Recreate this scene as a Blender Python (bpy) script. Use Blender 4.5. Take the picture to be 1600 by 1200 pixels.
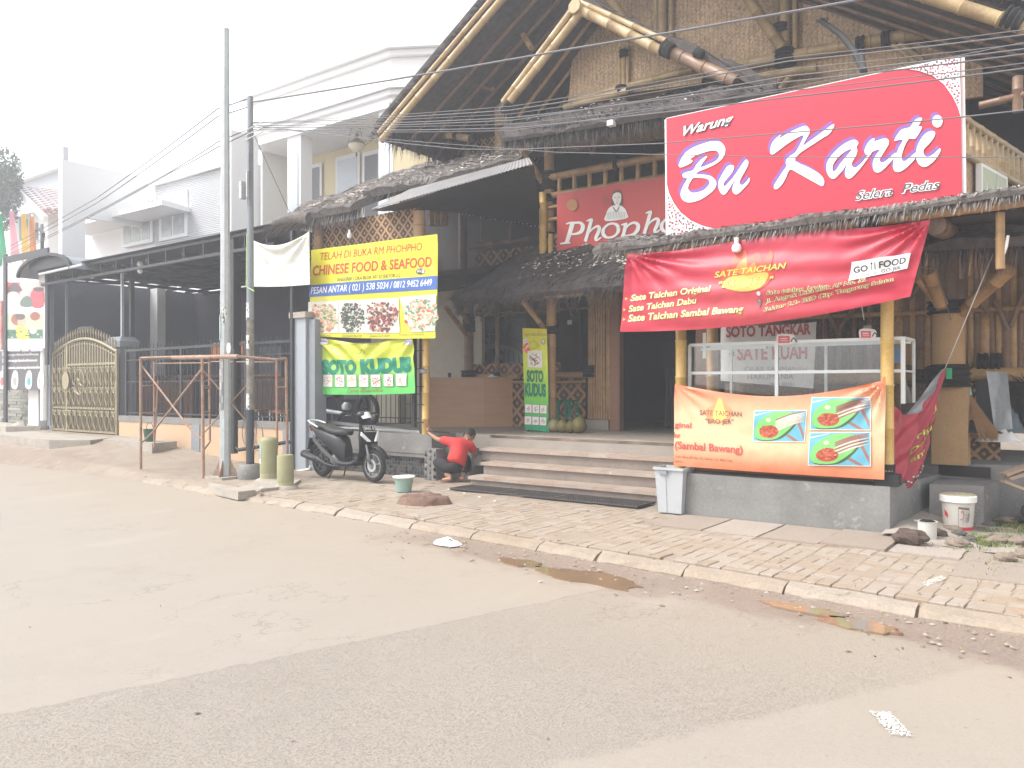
import bpy, bmesh, math, random
from mathutils import Vector, Matrix, noise
C = bpy.context; D = bpy.data
for o in list(D.objects): D.objects.remove(o)
SC = C.scene; COL = SC.collection
R = math.radians
random.seed(7)
# ---------------------------------------------------------------- camera, sky, sun
cam = D.objects.new('camera', D.cameras.new('camera')); COL.objects.link(cam)
cam.location = (0, 0, 1.5); cam.rotation_euler = (R(90), 0, 0)
cam.data.sensor_width = 36; cam.data.lens = 36*1250/1600
cam.data.shift_y = 5/1600.0; cam.data.clip_end = 2000; cam.data.clip_start = .05
SC.camera = cam
SUN_EL, SUN_AZ = 54, -100          # azimuth measured from +Y towards +X (degrees)
wd = D.worlds.new('World'); SC.world = wd; wd.use_nodes = True
nt = wd.node_tree; nt.nodes.clear()
sky = nt.nodes.new('ShaderNodeTexSky'); sky.sky_type = 'NISHITA'; sky.sun_disc = False
sky.sun_elevation = R(SUN_EL); sky.sun_rotation = R(SUN_AZ); sky.dust_density = 2; sky.air_density = 1.0
hs = nt.nodes.new('ShaderNodeHueSaturation'); hs.inputs['Saturation'].default_value = .12
bg = nt.nodes.new('ShaderNodeBackground'); bg.inputs['Strength'].default_value = .15
ow = nt.nodes.new('ShaderNodeOutputWorld')
nt.links.new(sky.outputs[0], hs.inputs['Color']); nt.links.new(hs.outputs[0], bg.inputs[0]); nt.links.new(bg.outputs[0], ow.inputs[0])
sl = D.lights.new('sun', 'SUN'); sl.energy = 1.3; sl.angle = R(30); sl.color = (1, .95, .88)
so = D.objects.new('sun', sl); COL.objects.link(so)
_d = Vector((math.sin(R(SUN_AZ))*math.cos(R(SUN_EL)), math.cos(R(SUN_AZ))*math.cos(R(SUN_EL)), math.sin(R(SUN_EL))))
so.rotation_euler = _d.to_track_quat('Z', 'Y').to_euler()
vs = SC.view_settings; vs.view_transform = 'Standard'; vs.look = 'None'; vs.gamma = 1; vs.exposure = 1.55
SC.cycles.max_bounces = 6; SC.cycles.diffuse_bounces = 4
# ---------------------------------------------------------------- frames: u along the shop fronts, v into them
F, HX, HY, HC = 1250., 800., 605., 1.5
TH = math.atan2(-1250, 1700); CT, ST = math.cos(TH), math.sin(TH)
def Lw(u, v, z): return Vector((CT*u-ST*v, ST*u+CT*v, z))
def P(x, y, v):                      # point of the upright plane v
    dx = (x-HX)/F; Y = v/(dx*-ST+CT); X = dx*Y
    return (CT*X+ST*Y, v, HC+(HY-y)/F*Y)
def G(x, y, z):                      # point of the level plane z
    Y = (z-HC)*F/(HY-y); X = (x-HX)/F*Y
    return (CT*X+ST*Y, -ST*X+CT*Y, z)
def U(x, v): return P(x, 0, v)[0]
def Z(x, y, v): return P(x, y, v)[2]
def add(a, b): return (a[0]+b[0], a[1]+b[1], a[2]+b[2])
def rnd(a, b): return random.uniform(a, b)
def nz(x, y=0, z=0): return noise.noise(Vector((x, y, z)))
# ---------------------------------------------------------------- materials
def srgb(r, g, b):
    f = lambda c: (c/255/12.92) if c/255 <= .04045 else ((c/255+.055)/1.055)**2.4
    return (f(r), f(g), f(b))
MATS = {}
def mat(name, col, rough=.7, var=.25, scale=6, bump=.15, bscale=40, metal=0, col2=None, c2amt=.5, island=0, stretch=None, spec=.5, wear=None):
    if name in MATS: return MATS[name]
    m = D.materials.new(name); m.use_nodes = True; t = m.node_tree; N = t.nodes; K = t.links
    b = N['Principled BSDF']; b.inputs['Roughness'].default_value = rough; b.inputs['Metallic'].default_value = metal
    b.inputs['Specular IOR Level'].default_value = spec
    tc = N.new('ShaderNodeTexCoord'); mp = N.new('ShaderNodeMapping'); K.new(tc.outputs['Object'], mp.inputs[0])
    if stretch: mp.inputs['Scale'].default_value = stretch
    n1 = N.new('ShaderNodeTexNoise'); n1.inputs['Scale'].default_value = scale; n1.inputs['Detail'].default_value = 6; n1.inputs['Roughness'].default_value = .62
    K.new(mp.outputs[0], n1.inputs['Vector'])
    c2 = col2 or tuple(c*.55 for c in col)
    rp = N.new('ShaderNodeMapRange'); rp.inputs['From Min'].default_value = .3; rp.inputs['From Max'].default_value = .7
    rp.inputs['To Min'].default_value = 0; rp.inputs['To Max'].default_value = 1 if col2 else var*2
    K.new(n1.outputs['Fac'], rp.inputs['Value'])
    mx = N.new('ShaderNodeMix'); mx.data_type = 'RGBA'; mx.inputs[6].default_value = (*col, 1); mx.inputs[7].default_value = (*c2, 1)
    K.new(rp.outputs[0], mx.inputs[0]); out = mx.outputs[2]
    n2 = N.new('ShaderNodeTexNoise'); n2.inputs['Scale'].default_value = bscale; n2.inputs['Detail'].default_value = 8; n2.inputs['Roughness'].default_value = .7
    K.new(mp.outputs[0], n2.inputs['Vector'])
    if var:                                                     # fine grain
        hv = N.new('ShaderNodeHueSaturation'); mr = N.new('ShaderNodeMapRange')
        mr.inputs['From Min'].default_value = .3; mr.inputs['From Max'].default_value = .7
        mr.inputs['To Min'].default_value = 1-var*.6; mr.inputs['To Max'].default_value = 1+var*.5
        K.new(n2.outputs['Fac'], mr.inputs['Value']); K.new(mr.outputs[0], hv.inputs['Value']); K.new(out, hv.inputs['Color']); out = hv.outputs[0]
    if wear:                                                    # patchy dirt or rust: colour, threshold, scale
        n3 = N.new('ShaderNodeTexNoise'); n3.inputs['Scale'].default_value = wear[2]; n3.inputs['Detail'].default_value = 9; n3.inputs['Roughness'].default_value = .75
        K.new(tc.outputs['Object'], n3.inputs['Vector'])
        mr = N.new('ShaderNodeMapRange'); mr.inputs['From Min'].default_value = wear[1]; mr.inputs['From Max'].default_value = wear[1]+.07
        K.new(n3.outputs['Fac'], mr.inputs['Value'])
        m3 = N.new('ShaderNodeMix'); m3.data_type = 'RGBA'; m3.inputs[7].default_value = (*wear[0], 1)
        K.new(mr.outputs[0], m3.inputs[0]); K.new(out, m3.inputs[6]); out = m3.outputs[2]
    if island:
        ge = N.new('ShaderNodeNewGeometry'); oi = N.new('ShaderNodeObjectInfo'); ad = N.new('ShaderNodeMath'); fr = N.new('ShaderNodeMath'); fr.operation = 'FRACT'
        K.new(ge.outputs['Random Per Island'], ad.inputs[0]); K.new(oi.outputs['Random'], ad.inputs[1]); K.new(ad.outputs[0], fr.inputs[0])
        mr = N.new('ShaderNodeMapRange'); mr.inputs['To Min'].default_value = 1-island; mr.inputs['To Max'].default_value = 1+island
        hv = N.new('ShaderNodeHueSaturation'); K.new(fr.outputs[0], mr.inputs['Value']); K.new(mr.outputs[0], hv.inputs['Value'])
        mr2 = N.new('ShaderNodeMapRange'); mr2.inputs['To Min'].default_value = 1.15; mr2.inputs['To Max'].default_value = .8
        K.new(fr.outputs[0], mr2.inputs['Value']); K.new(mr2.outputs[0], hv.inputs['Saturation'])
        K.new(out, hv.inputs['Color']); out = hv.outputs[0]
    K.new(out, b.inputs['Base Color'])
    if bump:
        bp = N.new('ShaderNodeBump'); bp.inputs['Strength'].default_value = bump; bp.inputs['Distance'].default_value = .02
        K.new(n2.outputs['Fac'], bp.inputs['Height']); K.new(bp.outputs[0], b.inputs['Normal'])
    MATS[name] = m; return m
def printmat(name='printed vinyl', rough=.42):
    if name in MATS: return MATS[name]
    m = D.materials.new(name); m.use_nodes = True; t = m.node_tree; b = t.nodes['Principled BSDF']
    a = t.nodes.new('ShaderNodeVertexColor'); a.layer_name = 'Col'
    n = t.nodes.new('ShaderNodeTexNoise'); n.inputs['Scale'].default_value = 9; n.inputs['Detail'].default_value = 7
    r = t.nodes.new('ShaderNodeMapRange'); r.inputs['To Min'].default_value = .8; r.inputs['To Max'].default_value = 1.12
    tc = t.nodes.new('ShaderNodeTexCoord'); h = t.nodes.new('ShaderNodeHueSaturation')
    t.links.new(tc.outputs['Object'], n.inputs['Vector']); t.links.new(n.outputs['Fac'], r.inputs['Value']); t.links.new(r.outputs[0], h.inputs['Value'])
    t.links.new(a.outputs[0], h.inputs['Color']); t.links.new(h.outputs[0], b.inputs['Base Color']); b.inputs['Roughness'].default_value = rough
    MATS[name] = m; return m
def weavemat(name, c1, c2, cell=.09, diamond=True, rough=.65):
    """split bamboo weave: strips in two directions, with a diamond figure"""
    m = D.materials.new(name); m.use_nodes = True; t = m.node_tree; N = t.nodes; K = t.links; b = N['Principled BSDF']; b.inputs['Roughness'].default_value = rough
    tc = N.new('ShaderNodeTexCoord'); sp = N.new('ShaderNodeSeparateXYZ'); K.new(tc.outputs['Object'], sp.inputs[0])
    def M(op, a, bb=None, c=None):
        n = N.new('ShaderNodeMath'); n.operation = op
        for i, x in enumerate((a, bb, c)):
            if x is None: continue
            if isinstance(x, (int, float)): n.inputs[i].default_value = x
            else: K.new(x, n.inputs[i])
        return n.outputs[0]
    h = M('ADD', sp.outputs[0], sp.outputs[1]); v = sp.outputs[2]
    if diamond:
        a = M('PINGPONG', M('DIVIDE', h, cell), 1.); c = M('PINGPONG', M('DIVIDE', v, cell*1.05), 1.)
        s = M('ADD', a, c); f = M('PINGPONG', M('MULTIPLY', s, 2.), 1.)       # nested diamonds
        nn = N.new('ShaderNodeTexNoise'); nn.inputs['Scale'].default_value = 30; K.new(tc.outputs['Object'], nn.inputs['Vector'])
        f = M('ADD', f, M('MULTIPLY', M('SUBTRACT', nn.outputs['Fac'], .5), .9))
        fac = M('SMOOTH_MIN', M('MAXIMUM', M('MULTIPLY_ADD', f, 3., -1.), 0.), 1., .2)
    else:
        nn = N.new('ShaderNodeTexNoise'); nn.inputs['Scale'].default_value = 34; nn.inputs['Detail'].default_value = 7; nn.inputs['Roughness'].default_value = .75
        mp = N.new('ShaderNodeMapping'); mp.inputs['Scale'].default_value = (1.2, 1.2, .6); K.new(tc.outputs['Object'], mp.inputs[0]); K.new(mp.outputs[0], nn.inputs['Vector'])
        a = M('PINGPONG', M('DIVIDE', h, .035), 1.); c = M('PINGPONG', M('DIVIDE', M('ADD', v, M('MULTIPLY', M('ROUND', M('DIVIDE', h, .07)), .03)), .03), 1.)
        f = M('MULTIPLY', a, c); fac = M('ADD', M('MULTIPLY', M('SUBTRACT', nn.outputs['Fac'], .42), 3.6), M('MULTIPLY', f, .55))
    mx = N.new('ShaderNodeMix'); mx.data_type = 'RGBA'; mx.inputs[6].default_value = (*c1, 1); mx.inputs[7].default_value = (*c2, 1)
    mx.clamp_factor = True; K.new(fac, mx.inputs[0])
    n3 = N.new('ShaderNodeTexNoise'); n3.inputs['Scale'].default_value = 2.2; n3.inputs['Detail'].default_value = 6; K.new(tc.outputs['Object'], n3.inputs['Vector'])
    hv = N.new('ShaderNodeHueSaturation'); K.new(mx.outputs[2], hv.inputs['Color']); K.new(M('MULTIPLY_ADD', n3.outputs['Fac'], 1., .5), hv.inputs['Value'])
    K.new(hv.outputs[0], b.inputs['Base Color'])
    bp = N.new('ShaderNodeBump'); bp.inputs['Distance'].default_value = .01; bp.inputs['Strength'].default_value = .6; K.new(fac, bp.inputs['Height']); K.new(bp.outputs[0], b.inputs['Normal'])
    MATS[name] = m; return m
def bamboomat(name, col, dark):
    m = mat(name, col, rough=.42, var=.3, scale=5, bump=.12, bscale=30, col2=dark, wear=((.09, .06, .04), .66, 7)); return m
def glassmat(name='case glass', tint=(.9, .95, .95)):
    m = D.materials.new(name); m.use_nodes = True; t = m.node_tree; N = t.nodes
    N.clear(); o = N.new('ShaderNodeOutputMaterial'); mx = N.new('ShaderNodeMixShader'); a = N.new('ShaderNodeBsdfTransparent'); g = N.new('ShaderNodeBsdfGlossy')
    a.inputs[0].default_value = (*tint, 1); g.inputs['Roughness'].default_value = .03; g.inputs[0].default_value = (.9, .9, .9, 1)
    fr = N.new('ShaderNodeFresnel'); fr.inputs[0].default_value = 1.5; ml = N.new('ShaderNodeMath'); ml.inputs[1].default_value = .06
    t.links.new(fr.outputs[0], ml.inputs[0]); t.links.new(ml.outputs[0], mx.inputs[0]); t.links.new(a.outputs[0], mx.inputs[1]); t.links.new(g.outputs[0], mx.inputs[2]); t.links.new(mx.outputs[0], o.inputs[0])
    MATS[name] = m; return m
# ---------------------------------------------------------------- mesh builder (coordinates u, v, z unless the thing is local)
class MB:
    def __init__(s): s.v = []; s.f = []; s.c = []; s.sm = []
    def face(s, idx, col=None, smooth=False): s.f.append(tuple(idx)); s.c.append(col); s.sm.append(smooth)
    def quad(s, a, b, c, d, col=None, smooth=False):
        n = len(s.v); s.v += [a, b, c, d]; s.face((n, n+1, n+2, n+3), col, smooth); return s
    def tri(s, a, b, c, col=None):
        n = len(s.v); s.v += [a, b, c]; s.face((n, n+1, n+2), col); return s
    def box(s, a, b, col=None):
        x0, y0, z0 = a; x1, y1, z1 = b; n = len(s.v)
        s.v += [(x0,y0,z0),(x1,y0,z0),(x1,y1,z0),(x0,y1,z0),(x0,y0,z1),(x1,y0,z1),(x1,y1,z1),(x0,y1,z1)]
        for f in ((0,3,2,1),(4,5,6,7),(0,1,5,4),(1,2,6,5),(2,3,7,6),(3,0,4,7)): s.face([n+i for i in f], col)
        return s
    def bar(s, p, q, w, h=None, col=None, up=(0, 0, 1)):         # box section between two points
        h = h or w; p = Vector(p); q = Vector(q); d = (q-p).normalized(); u = Vector(up)
        if abs(d.dot(u)) > .98: u = Vector((0, 1, 0))
        a = d.cross(u).normalized()*w/2; b = a.cross(d).normalized()*h/2; n = len(s.v)
        s.v += [tuple(p+x) for x in (-a-b, a-b, a+b, -a+b)] + [tuple(q+x) for x in (-a-b, a-b, a+b, -a+b)]
        for f in ((0,1,2,3),(7,6,5,4),(0,4,5,1),(1,5,6,2),(2,6,7,3),(3,7,4,0)): s.face([n+i for i in f], col)
        return s
    def tube(s, pts, r, n=8, col=None, cap=True, smooth=True):
        pts = [Vector(p) for p in pts]; rs = r if isinstance(r, (list, tuple)) else [r]*len(pts); base = len(s.v)
        pa = None
        for i, p in enumerate(pts):
            d = (pts[min(i+1, len(pts)-1)]-pts[max(i-1, 0)]).normalized()
            u = Vector((0, 0, 1)) if abs(d.z) < .9 else Vector((0, 1, 0))
            if pa is not None and (pa-d*pa.dot(d)).length > .1: a = (pa-d*pa.dot(d)).normalized()
            else: a = d.cross(u).normalized()
            pa = a; b = a.cross(d)
            for k in range(n):
                t = 2*math.pi*k/n; s.v.append(tuple(p+(a*math.cos(t)+b*math.sin(t))*rs[i]))
        for i in range(len(pts)-1):
            for k in range(n):
                k2 = (k+1) % n; s.face((base+i*n+k, base+i*n+k2, base+(i+1)*n+k2, base+(i+1)*n+k), col, smooth)
        if cap: s.face([base+k for k in range(n)][::-1], col); s.face([base+(len(pts)-1)*n+k for k in range(n)], col)
        return s
    def lathe(s, prof, c=(0, 0, 0), n=20, col=None, sx=1, sy=1):
        base = len(s.v)
        for r, z in prof:
            for k in range(n):
                t = 2*math.pi*k/n; s.v.append((c[0]+r*sx*math.cos(t), c[1]+r*sy*math.sin(t), c[2]+z))
        for i in range(len(prof)-1):
            for k in range(n):
                k2 = (k+1) % n; s.face((base+i*n+k, base+i*n+k2, base+(i+1)*n+k2, base+(i+1)*n+k), col, True)
        if prof[0][0] > 1e-4: s.face([base+k for k in range(n)][::-1], col)
        if prof[-1][0] > 1e-4: s.face([base+(len(prof)-1)*n+k for k in range(n)], col)
        return s
    def grid(s, fn, nu, nv, colf=None, smooth=True):              # fn(s, t) -> point
        base = len(s.v)
        for j in range(nv+1):
            for i in range(nu+1): s.v.append(tuple(fn(i/nu, j/nv)))
        for j in range(nv):
            for i in range(nu):
                a = base+j*(nu+1)+i; s.face((a, a+1, a+nu+2, a+nu+1), colf((i+.5)/nu, (j+.5)/nv) if colf else None, smooth)
        return s
    def prism(s, poly, h0, h1, axis='z', col=None):               # extrude a polygon (plane coords) along z, or along v
        n = len(poly); base = len(s.v)
        mk = (lambda a, b, h: (a, b, h)) if axis == 'z' else ((lambda a, b, h: (a, h, b)) if axis == 'v' else (lambda a, b, h: (h, a, b)))
        for h in (h0, h1):
            for a, b in poly: s.v.append(mk(a, b, h))
        s.face([base+i for i in range(n)][::-1], col); s.face([base+n+i for i in range(n)], col)
        for i in range(n):
            j = (i+1) % n; s.face((base+i, base+j, base+n+j, base+n+i), col)
        return s
    def bamboo(s, p, q, r, seg=.42, n=10):
        p = Vector(p); q = Vector(q); Ln = (q-p).length; k = max(1, round(Ln/seg)); pts = []; rs = []
        off = rnd(-.3, .3); bend = Vector((rnd(-1, 1), rnd(-1, 1), rnd(-1, 1)))*.004*Ln
        def at(t): return p.lerp(q, t)+bend*math.sin(math.pi*t)
        pts.append(at(0)); rs.append(r)
        for i in range(k):
            t = (i+.5+off*.5)/k; d = .012/Ln
            if d < t < 1-d: pts += [at(t-d), at(t-d*.35), at(t+d*.35), at(t+d)]; rs += [r*.985, r*1.09, r*1.09, r*.97]
        pts.append(at(1)); rs.append(r*.97)
        return s.tube(pts, rs, n)
    def build(s, name, m, parent=None, origin=None, local=False, kind=None):
        me = D.meshes.new(name)
        if parent is not None:
            o0 = Vector(parent.get('_o', (0, 0, 0)))
        else:
            if origin is None and not local:
                xs = [p[0] for p in s.v]; ys = [p[1] for p in s.v]; zs = [p[2] for p in s.v]
                origin = ((min(xs)+max(xs))/2, (min(ys)+max(ys))/2, min(zs))
            o0 = Vector(origin or (0, 0, 0))
        me.from_pydata([tuple(Vector(p)-o0) for p in s.v], [], s.f)
        me.polygons.foreach_set('use_smooth', s.sm)
        if any(c is not None for c in s.c):
            ca = me.color_attributes.new('Col', 'FLOAT_COLOR', 'CORNER'); buf = []
            for p, c in zip(me.polygons, s.c):
                c = c or (.5, .5, .5)
                for _ in range(p.loop_total): buf += [c[0], c[1], c[2], 1]
            ca.data.foreach_set('color', buf)
        if any(s.sm):
            bm = bmesh.new(); bm.from_mesh(me)
            for e in bm.edges:
                if len(e.link_faces) == 2 and e.calc_face_angle(0) > R(48): e.smooth = False
            bm.to_mesh(me); bm.free()
        me.update(); me.materials.append(m)
        ob = D.objects.new(name, me); COL.objects.link(ob); ob['_o'] = tuple(o0)
        if parent is not None: ob.parent = parent
        elif not local: ob.location = Lw(*o0); ob.rotation_euler = (0, 0, TH)
        if kind: ob['kind'] = kind
        return ob
def thing(name, label, cat, o=None, group=None, at=None, rot=None):
    """Empty at the base; children built in u,v,z (o given) or in local metres (at + rot given)"""
    e = D.objects.new(name, None); COL.objects.link(e); e.empty_display_size = .2
    if at is not None: e.location = Lw(*at); e.rotation_euler = (0, 0, TH+rot); e['_o'] = (0., 0., 0.)
    else: e.location = Lw(*o); e.rotation_euler = (0, 0, TH); e['_o'] = tuple(float(x) for x in o)
    e['label'] = label; e['category'] = cat
    if group: e['group'] = group
    return e
def tag(o, label, cat, group=None):
    o['label'] = label; o['category'] = cat
    if group: o['group'] = group
    return o
def struct(o): o['kind'] = 'structure'; return o
def copy_tree(o, parent=None):
    c = o.copy(); COL.objects.link(c)
    if parent: c.parent = parent
    for ch in list(o.children): copy_tree(ch, c)
    return c
# ---------------------------------------------------------------- print: flat colour shapes laid on a sign or banner, drawn in plane coordinates
_TX = {}
def text_mesh(s, bold=0.0):
    k = (s, bold)
    if k in _TX: return _TX[k]
    cu = D.curves.new('t', 'FONT'); cu.body = s; cu.offset = bold; cu.resolution_u = 3; cu.fill_mode = 'BOTH'
    ob = D.objects.new('t', cu); COL.objects.link(ob)
    me = D.meshes.new_from_object(ob); vs_ = [tuple(v.co[:2]) for v in me.vertices]; fs = [tuple(p.vertices) for p in me.polygons]
    D.objects.remove(ob); D.curves.remove(cu); D.meshes.remove(me)
    if not vs_: vs_ = [(0, 0)]
    _TX[k] = (vs_, fs, min(v[0] for v in vs_), max(v[0] for v in vs_)); return _TX[k]
def fill_poly(loops):
    cu = D.curves.new('t', 'CURVE'); cu.dimensions = '2D'; cu.fill_mode = 'BOTH'
    for lp in loops:
        sp = cu.splines.new('POLY'); sp.points.add(len(lp)-1)
        for i, p in enumerate(lp): sp.points[i].co = (p[0], p[1], 0, 1)
        sp.use_cyclic_u = True
    ob = D.objects.new('t', cu); COL.objects.link(ob)
    me = D.meshes.new_from_object(ob); r = ([tuple(v.co[:2]) for v in me.vertices], [tuple(p.vertices) for p in me.polygons])
    D.objects.remove(ob); D.curves.remove(cu); D.meshes.remove(me); return r
def smooth_loop(pts, n=3):
    out = []; L = len(pts)
    for i in range(L):
        p0, p1, p2, p3 = pts[i-1], pts[i], pts[(i+1) % L], pts[(i+2) % L]
        for k in range(n):
            t = k/n
            out.append(tuple(.5*((2*p1[a])+(-p0[a]+p2[a])*t+(2*p0[a]-5*p1[a]+4*p2[a]-p3[a])*t*t+(-p0[a]+3*p1[a]-3*p2[a]+p3[a])*t**3) for a in (0, 1)))
    return out
class Print:
    """collects shapes; sf(x, y, lift) turns drawing coordinates into a point of the sign's face"""
    def __init__(s, sf): s.sf = sf; s.m = MB(); s.k = 1; s.mx = 0
    def _put(s, vs_, fs, col, layer=None):
        lift = (layer if layer is not None else s.k)*.00035; n = len(s.m.v)
        if layer is None: s.k += 1
        if s.mx:                                  # cut long faces so that print follows the folds
            vs_ = list(vs_); out = []; mid = {}
            st = [(f[0], f[i], f[i+1]) for f in fs for i in range(1, len(f)-1)]
            while st:
                f = st.pop(); e = [(math.dist(vs_[f[i]], vs_[f[(i+1) % 3]]), i) for i in range(3)]; L_, i = max(e)
                if L_ <= s.mx or len(out) > 20000: out.append(f); continue
                a, b_, c_ = f[i], f[(i+1) % 3], f[(i+2) % 3]; k = (min(a, b_), max(a, b_))
                if k not in mid: vs_.append(((vs_[a][0]+vs_[b_][0])/2, (vs_[a][1]+vs_[b_][1])/2)); mid[k] = len(vs_)-1
                st += [(a, mid[k], c_), (mid[k], b_, c_)]
            fs = out
        s.m.v += [s.sf(x, y, lift) for x, y in vs_]
        for f in fs: s.m.face([n+i for i in f], col)
    def poly(s, pts, col, layer=None): s._put(pts, [tuple(range(len(pts)))], col, layer)
    def fill(s, loops, col, layer=None): v, f = fill_poly(loops); s._put(v, f, col, layer)
    def rect(s, x0, y0, x1, y1, col, n=1, layer=None):
        for i in range(n):
            a = x0+(x1-x0)*i/n; b = x0+(x1-x0)*(i+1)/n
            s._put([(a, y0), (b, y0), (b, y1), (a, y1)], [(0, 1, 2, 3)], col, layer if layer is not None else s.k)
        if layer is None: s.k += 1
    def quad4(s, c, col, nx=4, ny=3):                       # c: TL TR BR BL
        g = lambda a, b: tuple((c[0][i]*(1-a)+c[1][i]*a)*(1-b)+(c[3][i]*(1-a)+c[2][i]*a)*b for i in (0, 1))
        vs_ = [g(i/nx, j/ny) for j in range(ny+1) for i in range(nx+1)]
        fs = [(j*(nx+1)+i, j*(nx+1)+i+1, (j+1)*(nx+1)+i+1, (j+1)*(nx+1)+i) for j in range(ny) for i in range(nx)]
        s._put(vs_, fs, col); return g
    def ell(s, cx, cy, rx, ry, col, n=20, rot=0, layer=None):
        c_, s_ = math.cos(rot), math.sin(rot)
        s.poly([(cx+rx*math.cos(t)*c_-ry*math.sin(t)*s_, cy+rx*math.cos(t)*s_+ry*math.sin(t)*c_) for t in [2*math.pi*i/n for i in range(n)]], col, layer)
    def text(s, t, x0, y0, x1, y1, h, col, bold=.02, shear=0, layer=None):
        """baseline from (x0,y0) to (x1,y1), cap height h (drawing units, y grows downwards)"""
        vs_, fs, a, b = text_mesh(t, bold); w = max(b-a, 1e-5); k = h/.73
        s._put([(x0+(x1-x0)*(vx-a)/w+vy*k*shear, y0+(y1-y0)*(vx-a)/w-vy*k) for vx, vy in vs_], fs, col, layer)
    def stroke(s, pts, ws, col, n=4, layer=None):
        q = []; ww = []; L = len(pts)
        if not isinstance(ws, (list, tuple)): ws = [ws]*L
        for i in range(L-1):
            p0, p1, p2, p3 = pts[max(i-1, 0)], pts[i], pts[i+1], pts[min(i+2, L-1)]
            for k in range(n):
                t = k/n
                q.append(tuple(.5*((2*p1[a])+(-p0[a]+p2[a])*t+(2*p0[a]-5*p1[a]+4*p2[a]-p3[a])*t*t+(-p0[a]+3*p1[a]-3*p2[a]+p3[a])*t**3) for a in (0, 1)))
                ww.append(ws[i]*(1-t)+ws[i+1]*t)
        q.append(pts[-1]); ww.append(ws[-1]); vs_ = []; fs = []
        for i, (x, y) in enumerate(q):
            a = q[max(i-1, 0)]; b = q[min(i+1, len(q)-1)]; d = math.hypot(b[0]-a[0], b[1]-a[1]) or 1; nx, ny = -(b[1]-a[1])/d, (b[0]-a[0])/d
            vs_ += [(x+nx*ww[i]/2, y+ny*ww[i]/2), (x-nx*ww[i]/2, y-ny*ww[i]/2)]
        for i in range(len(q)-1): fs.append((2*i, 2*i+1, 2*i+3, 2*i+2))
        s._put(vs_, fs, col, layer)
    def dish(s, c, bgc, plate, bits, n=60, sc=1.0):           # printed photograph of a dish
        g = s.quad4(c, bgc); W = abs(c[1][0]-c[0][0]); H = abs(c[3][1]-c[0][1]); cx, cy = g(.5, .55)
        if plate: s.ell(cx, cy, W*.46, H*.42, plate, 18)
        for j in range(3):
            ly = s.k; s.k += 1
            for i in range(n//3):
                a = rnd(0, 6.28); q = rnd(0, 1)**.6; px = cx+max(-.46, min(.46, math.cos(a)*q*.32*sc))*W; py = cy+max(-.42, min(.4, math.sin(a)*q*.32*sc-.03*j))*H
                s.ell(px, py, W*rnd(.02, .07), H*rnd(.02, .06), random.choice(bits), 5, rnd(0, 3), layer=ly)
    def build(s, parent, name='print', m=None): return s.m.build(name, m or printmat(), parent)
# ================================================================ materials used throughout
M = {}
M['conc'] = mat('grey concrete', (.27, .26, .245), rough=.85, var=.3, scale=3, bump=.25, bscale=60, col2=(.17, .165, .16), wear=((.36, .34, .31), .6, 3))
M['concd'] = mat('dusty concrete', (.42, .38, .33), rough=.9, var=.3, scale=4, bump=.3, bscale=50, col2=(.3, .26, .22))
M['plaster'] = mat('cream plaster', (.66, .6, .46), rough=.85, var=.08, scale=2, bump=.05)
M['white'] = mat('white paint', (.8, .8, .78), rough=.7, var=.05, scale=2, bump=.03)
M['greyp'] = mat('grey paint', (.25, .27, .3), rough=.6, var=.15, scale=3, bump=.05)
M['dark'] = mat('dark paint', (.035, .035, .042), rough=.6, var=.2, bump=.05)
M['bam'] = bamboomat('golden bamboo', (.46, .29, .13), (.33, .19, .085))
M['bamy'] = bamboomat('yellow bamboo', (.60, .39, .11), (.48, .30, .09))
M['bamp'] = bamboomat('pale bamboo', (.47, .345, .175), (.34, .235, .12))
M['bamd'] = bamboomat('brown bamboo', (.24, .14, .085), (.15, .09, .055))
M['wrap'] = mat('black palm rope', (.02, .018, .018), rough=.95, var=.4, scale=30, bump=.8, bscale=60)
M['thatch'] = mat('grey palm thatch', (.24, .215, .20), rough=.95, var=.5, scale=14, bump=1, bscale=70, col2=(.11, .098, .09))
M['thatchd'] = mat('dark thatch', (.125, .105, .095), rough=.95, var=.5, scale=9, bump=1, bscale=60, col2=(.05, .042, .042))
M['fibre'] = mat('palm fibre', (.26, .235, .22), rough=.95, var=.2, bump=0, island=.7)
M['fibred'] = mat('dark palm fibre', (.085, .074, .072), rough=.95, var=.2, bump=0, island=.7)
M['weave'] = weavemat('woven bamboo wall', (.70, .50, .31), (.27, .18, .105), diamond=False)
M['weaved'] = weavemat('diamond woven bamboo', (.42, .25, .12), (.075, .04, .022), cell=.1)
M['weaved2'] = weavemat('large diamond woven bamboo', (.44, .24, .11), (.07, .035, .02), cell=.15)
M['weaveb'] = weavemat('brown woven bamboo', (.17, .11, .07), (.05, .032, .022), diamond=False)
M['steel'] = mat('galvanised steel', (.5, .53, .53), rough=.5, var=.25, scale=5, metal=.3, bump=.08, wear=((.25, .2, .17), .62, 6))
M['corr'] = mat('corrugated sheet', (.32, .31, .31), rough=.5, var=.25, scale=5, metal=.3, bump=.08)
M['rust'] = mat('rusty paint', (.33, .14, .09), rough=.75, var=.4, scale=9, bump=.3, col2=(.35, .29, .22), wear=((.16, .07, .04), .57, 14))
M['rubber'] = mat('rubber', (.018, .018, .018), rough=.8, var=.15, bump=.1)
M['black'] = mat('black steel', (.03, .03, .033), rough=.5, var=.3, bump=.05)
M['tile'] = mat('brown step tile', (.40, .31, .25), rough=.6, var=.18, scale=3, bump=.08, island=.07, wear=((.5, .43, .36), .62, 4))
M['riser'] = mat('step riser', (.30, .25, .21), rough=.8, var=.25, bump=.1)
M['floor'] = mat('terrace tile', (.33, .29, .25), rough=.45, var=.2, scale=3, bump=.05)
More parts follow.
